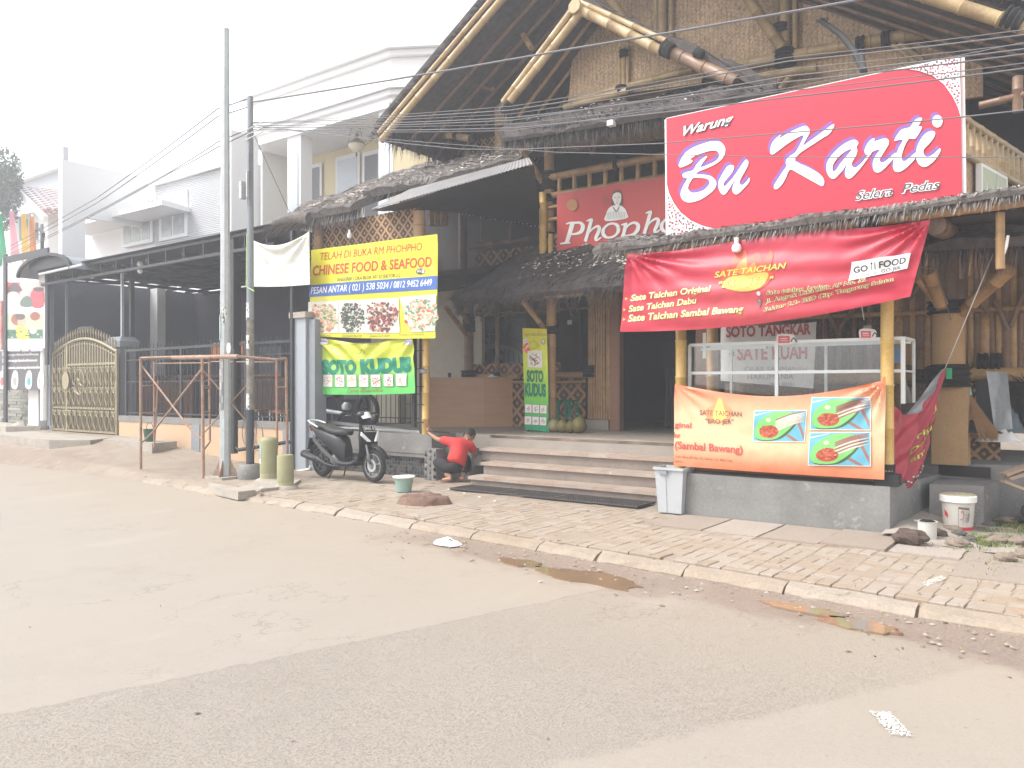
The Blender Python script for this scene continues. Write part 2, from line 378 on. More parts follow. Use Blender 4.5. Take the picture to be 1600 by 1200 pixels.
M['wood'] = mat('brown wood', (.30, .14, .075), rough=.55, var=.25, scale=3, bump=.1, stretch=(1, 1, 9))
M['cable'] = mat('cable', (.12, .12, .13), rough=.6, var=0, bump=0)
M['stone'] = mat('stone', (.27, .215, .17), rough=.9, var=.3, bump=.3, col2=(.18, .14, .11))
VK = lambda u: 5.66-.086*u
def sstep(a, b, x):
    t = max(0, min(1, (x-a)/(b-a))); return t*t*(3-2*t)
def gz(u, v):
    k = VK(u)
    if u < -12: k = k+.1
    base = .082*sstep(.02, .2, v-k)
    left = .33*sstep(6.6, 9.2, v)*sstep(-12.8, -17.3, u)
    return base+left+.009*nz(u*1.3, v*1.3)+.005*nz(u*6, v*6)
# ---------------------------------------------------------------- ground sheet
def axis(a, b, st, far):
    xs = [a+(b-a)*i/round((b-a)/st) for i in range(round((b-a)/st)+1)]
    return [-far, -80, -45]+xs+[25, 60, far] if a > -45 else xs
us = axis(-30, 6, .14, 400); vv = [-400, -60, -20]+[0+.12*i for i in range(120)]+[18, 30, 80, 400]
m = MB()
for v in vv:
    for u in us: m.v.append((u, v, gz(u, v) if (-30 <= u <= 6 and 0 <= v <= 15) else .04))
n = len(us)
for j in range(len(vv)-1):
    for i in range(n-1):
        # low under the road so that the road sheet lies above it
        m.face((j*n+i, j*n+i+1, (j+1)*n+i+1, (j+1)*n+i), None, True)
for k, p in enumerate(m.v):
    if p[1] < VK(p[0])-.02: m.v[k] = (p[0], p[1], min(p[2], 0)-.03)
def groundmat(name, kind):
    mt = D.materials.new(name); mt.use_nodes = True; t = mt.node_tree; N = t.nodes; K = t.links; b = N['Principled BSDF']
    tc = N.new('ShaderNodeTexCoord'); sp = N.new('ShaderNodeSeparateXYZ'); K.new(tc.outputs['Object'], sp.inputs[0]); u, v = sp.outputs[0], sp.outputs[1]
    def Mh(op, *a):
        n = N.new('ShaderNodeMath'); n.operation = op
        for i, x in enumerate(a):
            if isinstance(x, (int, float)): n.inputs[i].default_value = x
            else: K.new(x, n.inputs[i])
        return n.outputs[0]
    def NZ(sc, det=6, ro=.6, st=None):
        n = N.new('ShaderNodeTexNoise'); n.inputs['Scale'].default_value = sc; n.inputs['Detail'].default_value = det; n.inputs['Roughness'].default_value = ro
        if st:
            mp = N.new('ShaderNodeMapping'); mp.inputs['Scale'].default_value = st; K.new(tc.outputs['Object'], mp.inputs[0]); K.new(mp.outputs[0], n.inputs['Vector'])
        else: K.new(tc.outputs['Object'], n.inputs['Vector'])
        return n.outputs['Fac']
    def SS(x, a, b_):
        n = N.new('ShaderNodeMapRange'); n.interpolation_type = 'SMOOTHSTEP'; n.inputs['From Min'].default_value = a; n.inputs['From Max'].default_value = b_; K.new(x, n.inputs['Value']); return n.outputs[0]
    def MX(f, a, b_):
        n = N.new('ShaderNodeMix'); n.data_type = 'RGBA'
        if isinstance(f, (int, float)): n.inputs[0].default_value = f
        else: K.new(f, n.inputs[0])
        for i, x in ((6, a), (7, b_)):
            if isinstance(x, tuple): n.inputs[i].default_value = (*x, 1)
            else: K.new(x, n.inputs[i])
        return n.outputs[2]
    big, mid, fine = NZ(.7, 5), NZ(3.5, 8, .65), NZ(55, 6, .75)
    if kind == 'road':
        vo = N.new('ShaderNodeTexVoronoi'); vo.inputs['Scale'].default_value = 130; K.new(tc.outputs['Object'], vo.inputs['Vector'])
        # old coarse asphalt between two straight patch edges; smooth dusty patches either side
        l1 = Mh('ADD', Mh('ADD', Mh('MULTIPLY', u, A1[0]), Mh('MULTIPLY', v, A1[1])), Mh('ADD', A1[2], Mh('MULTIPLY', Mh('SUBTRACT', NZ(7, 9, .75), .5), .17)))
        l2 = Mh('ADD', Mh('ADD', Mh('MULTIPLY', u, A2[0]), Mh('MULTIPLY', v, A2[1])), Mh('ADD', A2[2], Mh('MULTIPLY', Mh('SUBTRACT', NZ(6, 9, .75), .5), .2)))
        coarse = Mh('MULTIPLY', SS(l1, -.02, .03), SS(l2, -.03, .05))
        d = Mh('SUBTRACT', Mh('MULTIPLY_ADD', u, -.086, 5.66), v)                 # distance from kerb
        dust = Mh('MULTIPLY', SS(Mh('ADD', d, Mh('MULTIPLY', big, -1.6)), 1.9, -.6), .8)
        coarse = Mh('MULTIPLY', coarse, Mh('SUBTRACT', 1., Mh('MULTIPLY', dust, .7)))
        agg = NZ(105, 9, .85); pit = Mh('MULTIPLY', Mh('ADD', Mh('MULTIPLY', SS(agg, .52, .60), .8), Mh('MULTIPLY', SS(vo.outputs['Distance'], .5, .8), .35)), Mh('MULTIPLY_ADD', coarse, .85, .15))
        c = MX(SS(big, .35, .65), (.302, .268, .226), (.288, .256, .218))
        c = MX(SS(mid, .35, .75), c, (.305, .27, .232))
        c = MX(dust, c, (.325, .268, .21))
        c = MX(Mh('MULTIPLY', SS(fine, .45, .62), Mh('MULTIPLY_ADD', coarse, .12, .16)), c, (.22, .2, .185))
        c = MX(Mh('MULTIPLY', pit, .32), c, (.145, .115, .09))
        cr = Mh('MULTIPLY', Mh('SUBTRACT', 1., SS(Mh('ABSOLUTE', l1), .004, .02)), .35); c = MX(cr, c, (.2, .18, .16))
        edge = Mh('ADD', d, Mh('MULTIPLY', Mh('SUBTRACT', NZ(1.1, 7, .7), .5), 1.5))
        mud = Mh('MULTIPLY', SS(edge, .78, .42), SS(Mh('ADD', u, Mh('MULTIPLY', mid, 1.2)), -5.9, -4.4))
        c = MX(Mh('MULTIPLY', mud, .9), c, MX(SS(fine, .4, .6), (.20, .15, .125), (.30, .235, .19)))
        st1 = Mh('MULTIPLY', SS(NZ(1.3, 9, .72), .55, .68), .22); c = MX(st1, c, (.2, .165, .135)); st2 = Mh('MULTIPLY', SS(NZ(.9, 8, .7, (1, .35, 1)), .56, .7), .3); c = MX(st2, c, (.38, .345, .30)); ck = Mh('MULTIPLY', Mh('MULTIPLY', SS(Mh('ABSOLUTE', Mh('SUBTRACT', NZ(.8, 9, .6), .5)), .0035, .0008), SS(NZ(.5, 3, .5), .5, .6)), .55); c = MX(ck, c, (.13, .11, .095))
        bl = Mh('MULTIPLY', SS(NZ(24, 3, .5), .69, .73), .5); c = MX(bl, c, (.2, .15, .11))
        rg = Mh('SUBTRACT', .82, Mh('MULTIPLY', mud, .3)); K.new(rg, b.inputs['Roughness'])
        ht = Mh('ADD', Mh('MULTIPLY', pit, -1.), Mh('MULTIPLY', fine, Mh('MULTIPLY_ADD', mud, 1.2, .25)))
        bp = N.new('ShaderNodeBump'); bp.inputs['Distance'].default_value = .006; bp.inputs['Strength'].default_value = .6
    else:
        c = MX(SS(big, .35, .65), (.33, .265, .205), (.28, .22, .168))
        c = MX(SS(mid, .4, .7), c, (.33, .285, .235))
        m2 = SS(NZ(1.6, 8, .7), .52, .62); c = MX(Mh('MULTIPLY', m2, .55), c, (.27, .195, .145))
        wet = Mh('MULTIPLY', SS(Mh('ADD', Mh('ABSOLUTE', Mh('SUBTRACT', v, 7.35)), Mh('MULTIPLY', Mh('SUBTRACT', mid, .5), 1.5)), .55, .15), SS(u, -14.2, -16)); c = MX(Mh('MULTIPLY', wet, .75), c, (.24, .18, .145))
        red = SS(u, -1.6, .4); c = MX(Mh('MULTIPLY', red, .45), c, (.46, .26, .14))
        c = MX(Mh('MULTIPLY', SS(fine, .5, .65), .35), c, (.2, .15, .11)); b.inputs['Roughness'].default_value = .9
        ht = Mh('ADD', mid, Mh('MULTIPLY', fine, .6)); bp = N.new('ShaderNodeBump'); bp.inputs['Distance'].default_value = .03; bp.inputs['Strength'].default_value = .7
    K.new(ht, bp.inputs['Height']); K.new(bp.outputs[0], b.inputs['Normal']); K.new(c, b.inputs['Base Color']); return mt
def line(p, q):                                   # signed distance to a line on the road, positive to its right
    a, b_ = G(*p, 0), G(*q, 0); dx, dy = b_[0]-a[0], b_[1]-a[1]; L_ = math.hypot(dx, dy); nx, ny = dy/L_, -dx/L_
    return (nx, ny, -(nx*a[0]+ny*a[1]))
A1 = line((0, 1120), (800, 952)); A2 = line((1440, 1065), (850, 1200))
for A_, tp in ((A1, (900, 1100)), (A2, (900, 1100))):
    q = G(*tp, 0)
A1 = A1 if A1[0]*G(900, 1100, 0)[0]+A1[1]*G(900, 1100, 0)[1]+A1[2] > 0 else tuple(-x for x in A1)
A2 = A2 if A2[0]*G(900, 1100, 0)[0]+A2[1]*G(900, 1100, 0)[1]+A2[2] > 0 else tuple(-x for x in A2)
struct(m.build('ground', groundmat('dusty earth', 'ground'), origin=(0, 0, 0)))
# ---------------------------------------------------------------- road
m = MB(); us = [-200, -90, -50]+[-30+.2*i for i in range(185)]+[12, 30, 90]; nv_ = 60
for j in range(nv_+1):
    for u in us:
        k = VK(u) if u > -12.3 else VK(-12.3)+(.05*nz(u*2)); v = -14+(k+14)*(j/nv_)**.5 if False else k-(1-(j/nv_))**1.6*20
        pud = -.012*max(0, 1-abs(k-v-.38)/.35)*sstep(-6, -4.5, u)
        m.v.append((u, v, .006*nz(u*.6, v*.6)+.004*nz(u*2.5, v*2.5)+pud+.004 if -30 <= u <= 8 else 0))
n = len(us)
for j in range(nv_):
    for i in range(n-1): m.face((j*n+i, j*n+i+1, (j+1)*n+i+1, (j+1)*n+i), None, True)
struct(m.build('road', groundmat('dusty asphalt', 'road'), origin=(0, 0, 0)))
# ---------------------------------------------------------------- puddles of brown water in the gutter
wat = mat('muddy water', (.25, .165, .105), rough=.06, var=.1, scale=4, bump=0, spec=.8)
def blob(cx, cy, rx, ry, z, seed, n=44, tilt=-.0856):
    pts = []
    for i in range(n):
        t = 2*math.pi*i/n; r = 1+.42*nz(math.cos(t)*1.7+seed, math.sin(t)*1.7)+.12*nz(math.cos(t)*6+seed, math.sin(t)*6)
        a, b_ = rx*r*math.cos(t), ry*r*math.sin(t); pts.append((cx+a-b_*-tilt*0, cy+b_+tilt*a))
    return pts
for i, (x, y, rx, ry, lab) in enumerate(((925, 905, .52, .17, 'long brown puddle nearest the middle of the kerb'), (985, 884, .38, .09, 'x'), (812, 880, .22, .11, 'x'), (1262, 955, .3, .08, 'x'), (1345, 978, .25, .11, 'x'))):
    c_ = G(x, y, 0); m = MB(); m.prism(blob(c_[0], c_[1], rx, ry, 0, i*7.3), -.02, .0105); struct(m.build('puddle', wat))
# ---------------------------------------------------------------- kerb and pavement bricks
kerb = thing('kerb', '', '', (-6, VK(-6), 0)); del kerb['label']; del kerb['category']; kerb['kind'] = 'structure'
km = mat('worn kerb concrete', (.285, .24, .19), rough=.9, var=.3, scale=5, bump=.5, bscale=45, col2=(.36, .29, .23), wear=((.27, .21, .16), .58, 3), island=.08)
u = -12.2
while u < 4.2:
    Ln = rnd(.62, .95); g_ = rnd(.005, .013); m = MB(); nn = 7; tl = rnd(-.012, .012); w_ = .15; pts = []
    for j, (dv, z) in enumerate(((0, -.06), (.0, .02), (.045, .058), (w_, .08), (w_, -.05))):
        for i in range(nn+1):
            uu = u+g_+(Ln-2*g_)*i/nn; e = .02*nz(uu*7, j*3.1+u)+.008*nz(uu*25, j)
            ch = .03*max(0, nz(uu*3+9, u*2)-.1) if j in (1, 2) else 0
            m.v.append((uu, VK(uu)-.02+dv+(e+ch)*(1 if j < 3 else .3)+tl*.5, z-abs(e)*.7-ch+tl*(i/nn-.5)-(.02 if u < -9 else 0)))
    for j in range(4):
        for i in range(nn): m.face((j*(nn+1)+i, j*(nn+1)+i+1, (j+1)*(nn+1)+i+1, (j+1)*(nn+1)+i))
    for i0 in (0, nn):
        m.face([j*(nn+1)+i0 for j in range(5)])
    m.build('kerb_stone', km, kerb); u += Ln
pav = thing('pavement', '', '', (-6, 7, 0)); del pav['label']; del pav['category']; pav['kind'] = 'structure'
bmat = mat('paving brick', (.35, .29, .23), rough=.88, var=.28, scale=9, bump=.4, bscale=70, col2=(.31, .245, .19), island=.06, wear=((.28, .21, .155), .6, 2.2))
bw, bl = .105, .212
variants = []
for k in range(5):
    m = MB(); e = .006; x, y = bl/2-.0024, bw/2-.0024
    j = lambda s: rnd(-.002, .002)
    low = [(-x+j(0), -y+j(0)), (x+j(0), -y+j(0)), (x+j(0), y+j(0)), (-x+j(0), y+j(0))]
    m.v = [(a, b_, -.06) for a, b_ in low]+[(a, b_, -.006) for a, b_ in low]+[(a*.95, b_*.92, 0) for a, b_ in low]
    m.face((8, 9, 10, 11))
    for o_ in (0, 4):
        for i in range(4): m.face((o_+i, o_+(i+1) % 4, o_+4+(i+1) % 4, o_+4+i))
    variants.append(m)
cells = []
NU, NV = int(15.5/(2*bw)), 18
def vmax(u):
    if u < -8.45: return 9.2
    if u < -3.95: return 8.3 if u > -7.6 else 8.8
    if u < -.35: return 7.42
    return 7.0
cu0 = -11.3
for a in range(NU):
    for b_ in range(26):
        # basket weave of pairs, rows running with the kerb
        for h in (0, 1):
            if (a+b_) % 2 == 0: cx, cy, rt = (a+.5)*2*bw, (b_+.25+.5*h)*2*bw, 0
            else: cx, cy, rt = (a+.25+.5*h)*2*bw, (b_+.5)*2*bw, 1
            u = cu0+cx*1.01; v0 = VK(u)+.15; v = v0+cy*1.01
            if v > vmax(u)-.05: continue
            if u > 3 or (u > -.6 and nz(u*.9, v*.9) > .05+.12*(3-u)/3 and u > 0): continue
            if u < -10.2 and nz(u*1.5, v*1.5+4) > -.25: continue                      # earth covers the far end
            if nz(u*2.3+8, v*2.3) > .52: continue
            X = CT*u-ST*v; Y = ST*u+CT*v
            if Y < .5: continue
            px = 800+1250*X/Y
            if px < -60 or px > 1680: continue
            cells.append((1/(Y*Y*Y)*(1 if 0 < px < 1600 else 0), u, v, rt))
cells.sort(reverse=True)
meshes = {}
big, rest = cells[:298], cells[298:]
mesh_objs = []
def bz(u, v): return .088+.007*nz(u*1.1, v*1.1)+rnd(-.0025, .0025)
for k, (a, u, v, rt) in enumerate(big):
    vr = k % 5
    if vr not in meshes:
        o = variants[vr].build('brick', bmat, pav, local=False); me = o.data
        # geometry was shifted by the parent's origin; shift back so that the mesh is centred
        for q in me.vertices: q.co += Vector(pav['_o'])
        meshes[vr] = me
    else: o = D.objects.new('brick', meshes[vr]); COL.objects.link(o); o.parent = pav
    o.location = Vector((u, v, bz(u, v)))-Vector(pav['_o']); o.rotation_euler = (rnd(-.012, .012), rnd(-.012, .012), rt*R(90)-.0856+rnd(-.02, .02))
m = MB()
for a, u, v, rt in rest:
    z = bz(u, v); va = random.choice(variants); n = len(m.v); t = rt*R(90)-.0856+rnd(-.02, .02); c_, s_ = math.cos(t), math.sin(t)
    m.v += [(u+x*c_-y*s_, v+x*s_+y*c_, z+zz) for x, y, zz in va.v]
    for f in va.f: m.face([n+i for i in f])
m.build('brick_field', bmat, pav)['kind'] = 'stuff'
# concrete slabs in front of the stall plinth
slm = mat('pavement slab', (.31, .262, .218), rough=.88, var=.3, scale=4, bump=.35, bscale=50, col2=(.33, .27, .225), island=.14)
for i in range(7):
    for r_ in range(1 if i < 5 else 2):
        u0 = -3.72+i*.56; m = MB(); g_ = .012; v0 = 7.46+.04*rnd(-1, 1)-(r_*.0); v1 = 8.27 if u0 < -1.7 else 7.95+rnd(-.1, .1)
        if r_: v0, v1 = 6.75, 7.4
        z = .1+rnd(-.008, .012); nn = 5
        ring = [(u0+g_+(.56-2*g_)*k/nn, v0+.014*nz(u0+k, 3)) for k in range(nn+1)]+[(u0+.56-g_+.01*nz(k, u0), v0+(v1-v0)*k/nn) for k in range(1, nn)]+[(u0+.56-g_-(.56-2*g_)*k/nn, v1) for k in range(nn+1)]+[(u0+g_+.01*nz(k, u0+5), v1-(v1-v0)*k/nn) for k in range(1, nn)]
        m.prism(ring, .0, z); m.build('slab', slm, pav)
# driveway apron of the house on the left, with its edge
struct(MB().prism([(-21.4, 9.15), (-17.6, 9.15), (-16.9, 8.2), (-17.6, 7.7), (-21.9, 7.9)], .05, .40).build('driveway', M['concd']))
struct(MB().prism([(-27, 9.9), (-21.5, 9.2), (-22.0, 8.6), (-28, 9.2)], .1, .52).build('path', M['concd']))
# dirt, leaves and chips
m = MB()
for i in range(2600):
    x = rnd(-40, 1640); y = 690+(rnd(0, 1)**1.7)*480
    p = G(x, y, 0); u, v = p[0], p[1]
    near = sstep(1.6, .1, abs(v-VK(u)))
    if v > 9.2 or (v > 8.2 and u > -7.6) or rnd(0, 1) > .008+.9*near*near: continue
    z = (.094 if v > VK(u) and u > -11 else max(gz(u, v), .0))+.006; s = rnd(.004, .018)*(1 if rnd(0, 1) < .85 else 1.9); t = rnd(0, 6.28)
    col = random.choice(((.36, .29, .21), (.22, .16, .11), (.38, .32, .26), (.14, .11, .08), (.26, .21, .16), (.28, .24, .1)))
    q = [(u+s*math.cos(t+a)*rnd(.5, 1.3), v+s*math.sin(t+a)*rnd(.5, 1.3), z+rnd(-.004, .009)) for a in (0, 1.6, 3.2, 4.7)]
    m.quad(*q, col=col)
o = m.build('litter', printmat('dry litter', .9)); o['kind'] = 'stuff'; tag(o, 'leaf bits and small chips scattered along the gutter', 'debris')
m = MB()
for i in range(420):                                                     # pebbles at the gutter and verge
    u = rnd(-6, 2) if i < 300 else rnd(-12, -9); v = VK(u)-abs(random.gauss(0, .32)) if i < 300 else VK(u)+rnd(-.2, 1.2); s = rnd(.006, .022)*(1.5 if i % 25 == 0 else 1)
    n = len(m.v); z = .004 if v < VK(u) else .09
    for a, b_, c_ in ((1,0,0),(0,1,0),(-1,0,0),(0,-1,0),(0,0,.8)): m.v.append((u+a*s*rnd(.7, 1.4), v+b_*s*rnd(.6, 1.2), z+c_*s*rnd(.6, 1)))
    col = random.choice(((.3, .25, .19), (.24, .19, .15), (.36, .31, .25)))
    for f in ((0, 1, 4), (1, 2, 4), (2, 3, 4), (3, 0, 4)): m.face([n+k for k in f], col)
o = m.build('gravel', printmat('gravel bits', .95)); o['kind'] = 'stuff'; tag(o, 'pebbles lying in the muddy gutter and along the kerb', 'gravel')
# white paint splashes
wp = mat('old white road paint', (.78, .76, .72), rough=.8, var=.15, bump=.1)
def splash(name, quad, z, n, label):
    m = MB(); c = [G(x, y, z) for x, y in quad]
    for i in range(n):
        a, b_ = rnd(0, 1), rnd(0, 1); e = 1-abs(a-.5)*1.2-abs(b_-.5)*1.2
        p = [(c[0][k]*(1-a)+c[1][k]*a)*(1-b_)+(c[3][k]*(1-a)+c[2][k]*a)*b_ for k in (0, 1)]; s = rnd(.001, .0035)*(1+.8*max(0, e)); t = rnd(0, 6)
        m.poly = None; nn = len(m.v)
        for k in range(6): m.v.append((p[0]+s*rnd(.5, 1.5)*math.cos(t+k*1.047), p[1]+s*rnd(.5, 1.5)*math.sin(t+k*1.047), z+.0045+rnd(0, .003)))
        m.face(range(nn, nn+6))
    o = m.build(name, wp); o['kind'] = 'structure'
splash('road_marking', [(1358, 1112), (1390, 1114), (1428, 1152), (1392, 1150)], .008, 620, '')
splash('pavement_marking', [(1437, 912), (1470, 900), (1478, 904), (1450, 918)], .095, 330, '')
# crumpled white bag in the gutter
m = MB(); c_ = G(698, 851, .0)
def crump(s, t):
    a = s*2*math.pi; r = .13*math.sin(math.pi*min(t*.5+.0, 1)); return (c_[0]+r*1.2*math.cos(a)*(1+.3*nz(s*5, t*5)), c_[1]+r*.8*math.sin(a)*(1+.3*nz(s*9, t*2)), .01+.05*(1-t)*(1+.8*nz(s*6, t*7)))
m.grid(crump, 18, 6); tag(m.build('plastic_bag', mat('white plastic', (.8, .8, .8), rough=.5, var=.05)), 'small crumpled white plastic bag lying in the gutter', 'bag')
# ================================================================ the bamboo restaurant
rest = thing('restaurant', 'two storey bamboo and thatch restaurant with steps, balcony and big gable roof', 'restaurant', (-6, 11, .1))
def bam(p, q, r, par, m='bam', name='bamboo_pole', n=10): return MB().bamboo(p, q, r, n=n).build(name, M[m], par)
def knot(p, r, h, par, name='rope_binding', m='wrap', axis='z'):
    mb = MB(); p = Vector(p); d = Vector((0, 0, 1)) if axis == 'z' else Vector((1, 0, 0)) if axis == 'u' else Vector(axis).normalized()
    pts = []; rs = []
    k = max(3, int(h/.022))
    for i in range(k+1): pts.append(p+d*(h*i/k-h/2)); rs.append(r*(1+.10*math.sin(i*2.3)+rnd(0, .06)))
    return mb.tube(pts, rs, 9).build(name, M[m], par)
def fibres(mb, fn, n, Ln, w=.006, droop=.3, spread=.15):
    """loose thatch strands; fn() -> (point, direction)"""
    for i in range(n):
        p, d = fn(); p = Vector(p); d = Vector(d).normalized(); L_ = rnd(.4, 1.2)*Ln
        d = (d+Vector((rnd(-1, 1), rnd(-1, 1), rnd(-1, 1)))*spread).normalized(); s = d.cross(Vector((rnd(-.3, .3), rnd(-.3, .3), 1))).normalized()*w*rnd(.5, 1.4)
        mid = p+d*L_*.55+Vector((0, 0, -droop*L_*.15)); e = p+d*L_+Vector((0, 0, -droop*L_*.5))
        n0 = len(mb.v); mb.v += [tuple(p-s), tuple(p+s), tuple(mid+s*.8), tuple(mid-s*.8), tuple(e)]
        mb.face((n0, n0+1, n0+2, n0+3)); mb.face((n0+3, n0+2, n0+4))
def thatch_slab(A, B, Cc, Dd, th, nu, nv, amp, par, m='thatch', fm='fibre', eave_n=900, body_n=600, flen=.3, name='thatch', fringe_down=.5, litter=0, lit_reg=(0, 1, 0, 1)):
    """A-B is the eave (front), D-C the top; outer face upwards"""
    A, B, Cc, Dd = map(Vector, (A, B, Cc, Dd)); nrm = (B-A).cross(Dd-A).normalized()
    if nrm.z < 0: nrm = -nrm
    pt = lambda s, t: (A*(1-s)+B*s)*(1-t)+(Dd*(1-s)+Cc*s)*t
    def up(s, t):
        p = pt(s, t); e = min(1, t*8, ); q = nz(p.x*1.4, p.y*1.4, p.z*2)*amp*2+nz(p.x*5, p.y*5, p.z*5)*amp*.8+nz(p.x*15, p.y*15)*amp*.35
        return p+nrm*(th*(.55+.45*math.sqrt(e))+q)
    mb = MB(); mb.grid(up, nu, nv); n1 = len(mb.v)
    mb.grid(lambda s, t: pt(s, t)+nrm*.0, nu, 2)
    W = nu+1; T0 = lambda i: i; B0 = lambda i: n1+i
    for i in range(nu):
        mb.face((B0(i), B0(i+1), T0(i+1), T0(i))); mb.face((nv*W+i, nv*W+i+1, n1+2*W+i+1, n1+2*W+i))
    for j in range(2):
        for i0 in (0, nu):
            for k in range(nv//2):
                a = (j*(nv//2)+k)*W+i0; mb.face((a, a+W, n1+(j+1)*W+i0 if k == nv//2-1 else n1+j*W+i0, n1+j*W+i0))
    o = mb.build(name, M[m], par)
    down = (A-Dd).normalized(); f = MB()
    def fe():
        s = rnd(0, 1); t = rnd(-.01, .03); p = pt(s, t)+nrm*rnd(.0, th); return p-down*flen*.6, down*(1-fringe_down)+Vector((0, 0, -1))*fringe_down
    def fb():
        s = rnd(0, 1); t = rnd(.0, .97); return Vector(up(s, t))+nrm*.004, down+nrm*rnd(0, .25)
    fibres(f, fe, eave_n, flen); fibres(f, fb, body_n, flen*.8, droop=0)
    if f.v: k = f.build(name+'_fibres', M[fm], par); k['kind'] = 'stuff'
    if litter:
        lm = MB(); s0, s1, t0, t1 = lit_reg
        for i in range(litter):
            s, t = rnd(s0, s1), rnd(t0, t1)
            if nz(s*9, t*5) < rnd(-.3, .25): continue
            p = Vector(up(s, t))+nrm*.012; r = rnd(.008, .03); a = rnd(0, 6.28); col = random.choice(((.62, .57, .5), (.45, .38, .3), (.7, .66, .62), (.3, .22, .16)))
            e1 = (B-A).normalized(); e2 = nrm.cross(e1)
            q = [p+e1*r*math.cos(a+k)*rnd(.6, 1.5)+e2*r*math.sin(a+k)*rnd(.3, .9)+nrm*rnd(0, .02) for k in (0, 1.5, 3.1, 4.6)]
            lm.quad(*[tuple(x) for x in q], col=col)
        if lm.v: lm.build(name+'_leaf_litter', printmat('dry litter', .9), par)['kind'] = 'stuff'
    return o
# ---- terrace, plinths and steps
FZ = .76
m = MB(); m.prism([(-11.3, 9.27), (-8.36, 9.27), (-8.36, 9.80), (-3.9, 9.80), (-3.9, 16), (-11.3, 16)], FZ-.3, FZ); m.build('terrace_floor', M['floor'], rest)
m = MB(); m.prism([(-11.25, 9.23), (-8.33, 9.23), (-8.33, 9.8), (-11.25, 9.8)], .40, FZ-.305); m.build('terrace_edge', M['conc'], rest)
m = MB(); m.box((-11.28, 9.22, FZ-.3), (-8.32, 9.268, FZ+.004)); m.box((-8.358, 9.268, FZ-.3), (-8.32, 9.86, FZ+.004)); m.build('terrace_coping', M['conc'], rest)
m = MB(); m.box((-11.2, 9.27, 0), (-8.37, 9.8, .398)); m.build('terrace_base', mat('dark mortar', (.13, .125, .12), rough=.95, var=.4, bump=.5), rest)
pm = mat('black and white pebble', (.06, .06, .06), rough=.8, var=.3, island=.9, bump=.2); pm2 = mat('grey pebble', (.3, .3, .28), rough=.8, var=.3, island=.4, bump=.2)
def pebble(c, s, par, mt, flat=(1, .45, 1)):
    mb = MB(); n0 = 6
    for i in range(4):
        ph = math.pi*(i+.5)/4
        for k in range(n0):
            t = 2*math.pi*k/n0; r = s*(1+.3*rnd(-1, 1)); mb.v.append((c[0]+r*flat[0]*math.sin(ph)*math.cos(t), c[1]+r*flat[1]*math.sin(ph)*math.sin(t), c[2]+r*flat[2]*math.cos(ph)))
    for i in range(3):
        for k in range(n0): mb.face((i*n0+k, i*n0+(k+1) % n0, (i+1)*n0+(k+1) % n0, (i+1)*n0+k), None, True)
    mb.face(range(n0)); mb.face(range(3*n0, 4*n0)[::-1]); return mb
pk = MB()
def join(a, b):
    n = len(a.v); a.v += b.v; a.f += [tuple(i+n for i in f) for f in b.f]; a.c += b.c; a.sm += b.sm
for i in range(46):
    for j in range(5):
        u = -11.15+i*.061+rnd(-.012, .012); z = .10+.06*j+rnd(-.01, .01); s = rnd(.018, .036)
        mb = pebble((u, 9.272, z), s, None, None); join(pk, mb)
for i in range(9):
    for j in range(5): join(pk, pebble((-8.365, 9.31+i*.055+rnd(-.01, .01), .10+.06*j+rnd(-.01, .01)), rnd(.018, .034), None, None, (.45, 1, 1)))
k = pk.build('stone_facing', pm, rest); k['kind'] = 'stuff'
# broken stone corner pier where the man works
m = MB(); m.box((-8.36, 9.1, 0), (-8.12, 9.30, .56)); m.build('stone_pier', M['conc'], rest)
for j in range(9):
    for i in range(3): pebble((-8.33+i*.09, 9.098, .08+j*.055), rnd(.02, .032), None, None).build('pier_stone', pm if (i+j) % 2 else pm2, rest)
m = MB(); m.prism([(-8.32, 9.5), (-7.75, 9.5), (-7.75, 9.82), (-8.32, 9.82)], .0, .56); m.build('step_cheek', M['conc'], rest)
m = MB(); m.prism([(-7.6, 9.55), (-7.75, 9.55), (-7.75, 9.85), (-7.6, 9.85)], .3, FZ-.31); m.build('step_cheek', M['conc'], rest)
st = thing('stairs', '', '', (-6, 9, .1)); del st['label']; del st['category']
st.parent = rest; st.location = Vector((-6, 9, .1))-Vector(rest['_o']); st.rotation_euler = (0, 0, 0)
for k, (vf, zt, ul) in enumerate(((8.88, .225, -7.32), (9.2, .40, -7.34), (9.51, .58, -7.62), (9.80, .76, -7.62))):
    zb = zt-.175; ur = -3.78
    if k < 3: MB().box((ul+.02, vf+.05, max(0, zb-.02)), (ur, 9.85, zt-.046)).build('riser', M['riser'], st)
    else: MB().box((ul+.02, vf+.05, zb-.02), (ur, vf+.3, zt-.046)).build('riser', M['riser'], st)
    n = 12; w = (ur-ul)/n; vb = vf+.335 if k < 3 else vf+.3
    for i in range(n):
        a, b_ = ul+i*w+.0015, ul+(i+1)*w-.0015; dz = rnd(-.0012, .0012)
        mb = MB(); mb.box((a, vf, zt-.045), (b_, vb, zt+dz+(.004 if k == 3 else 0))); mb.build('tread_tile', M['tile'], st)
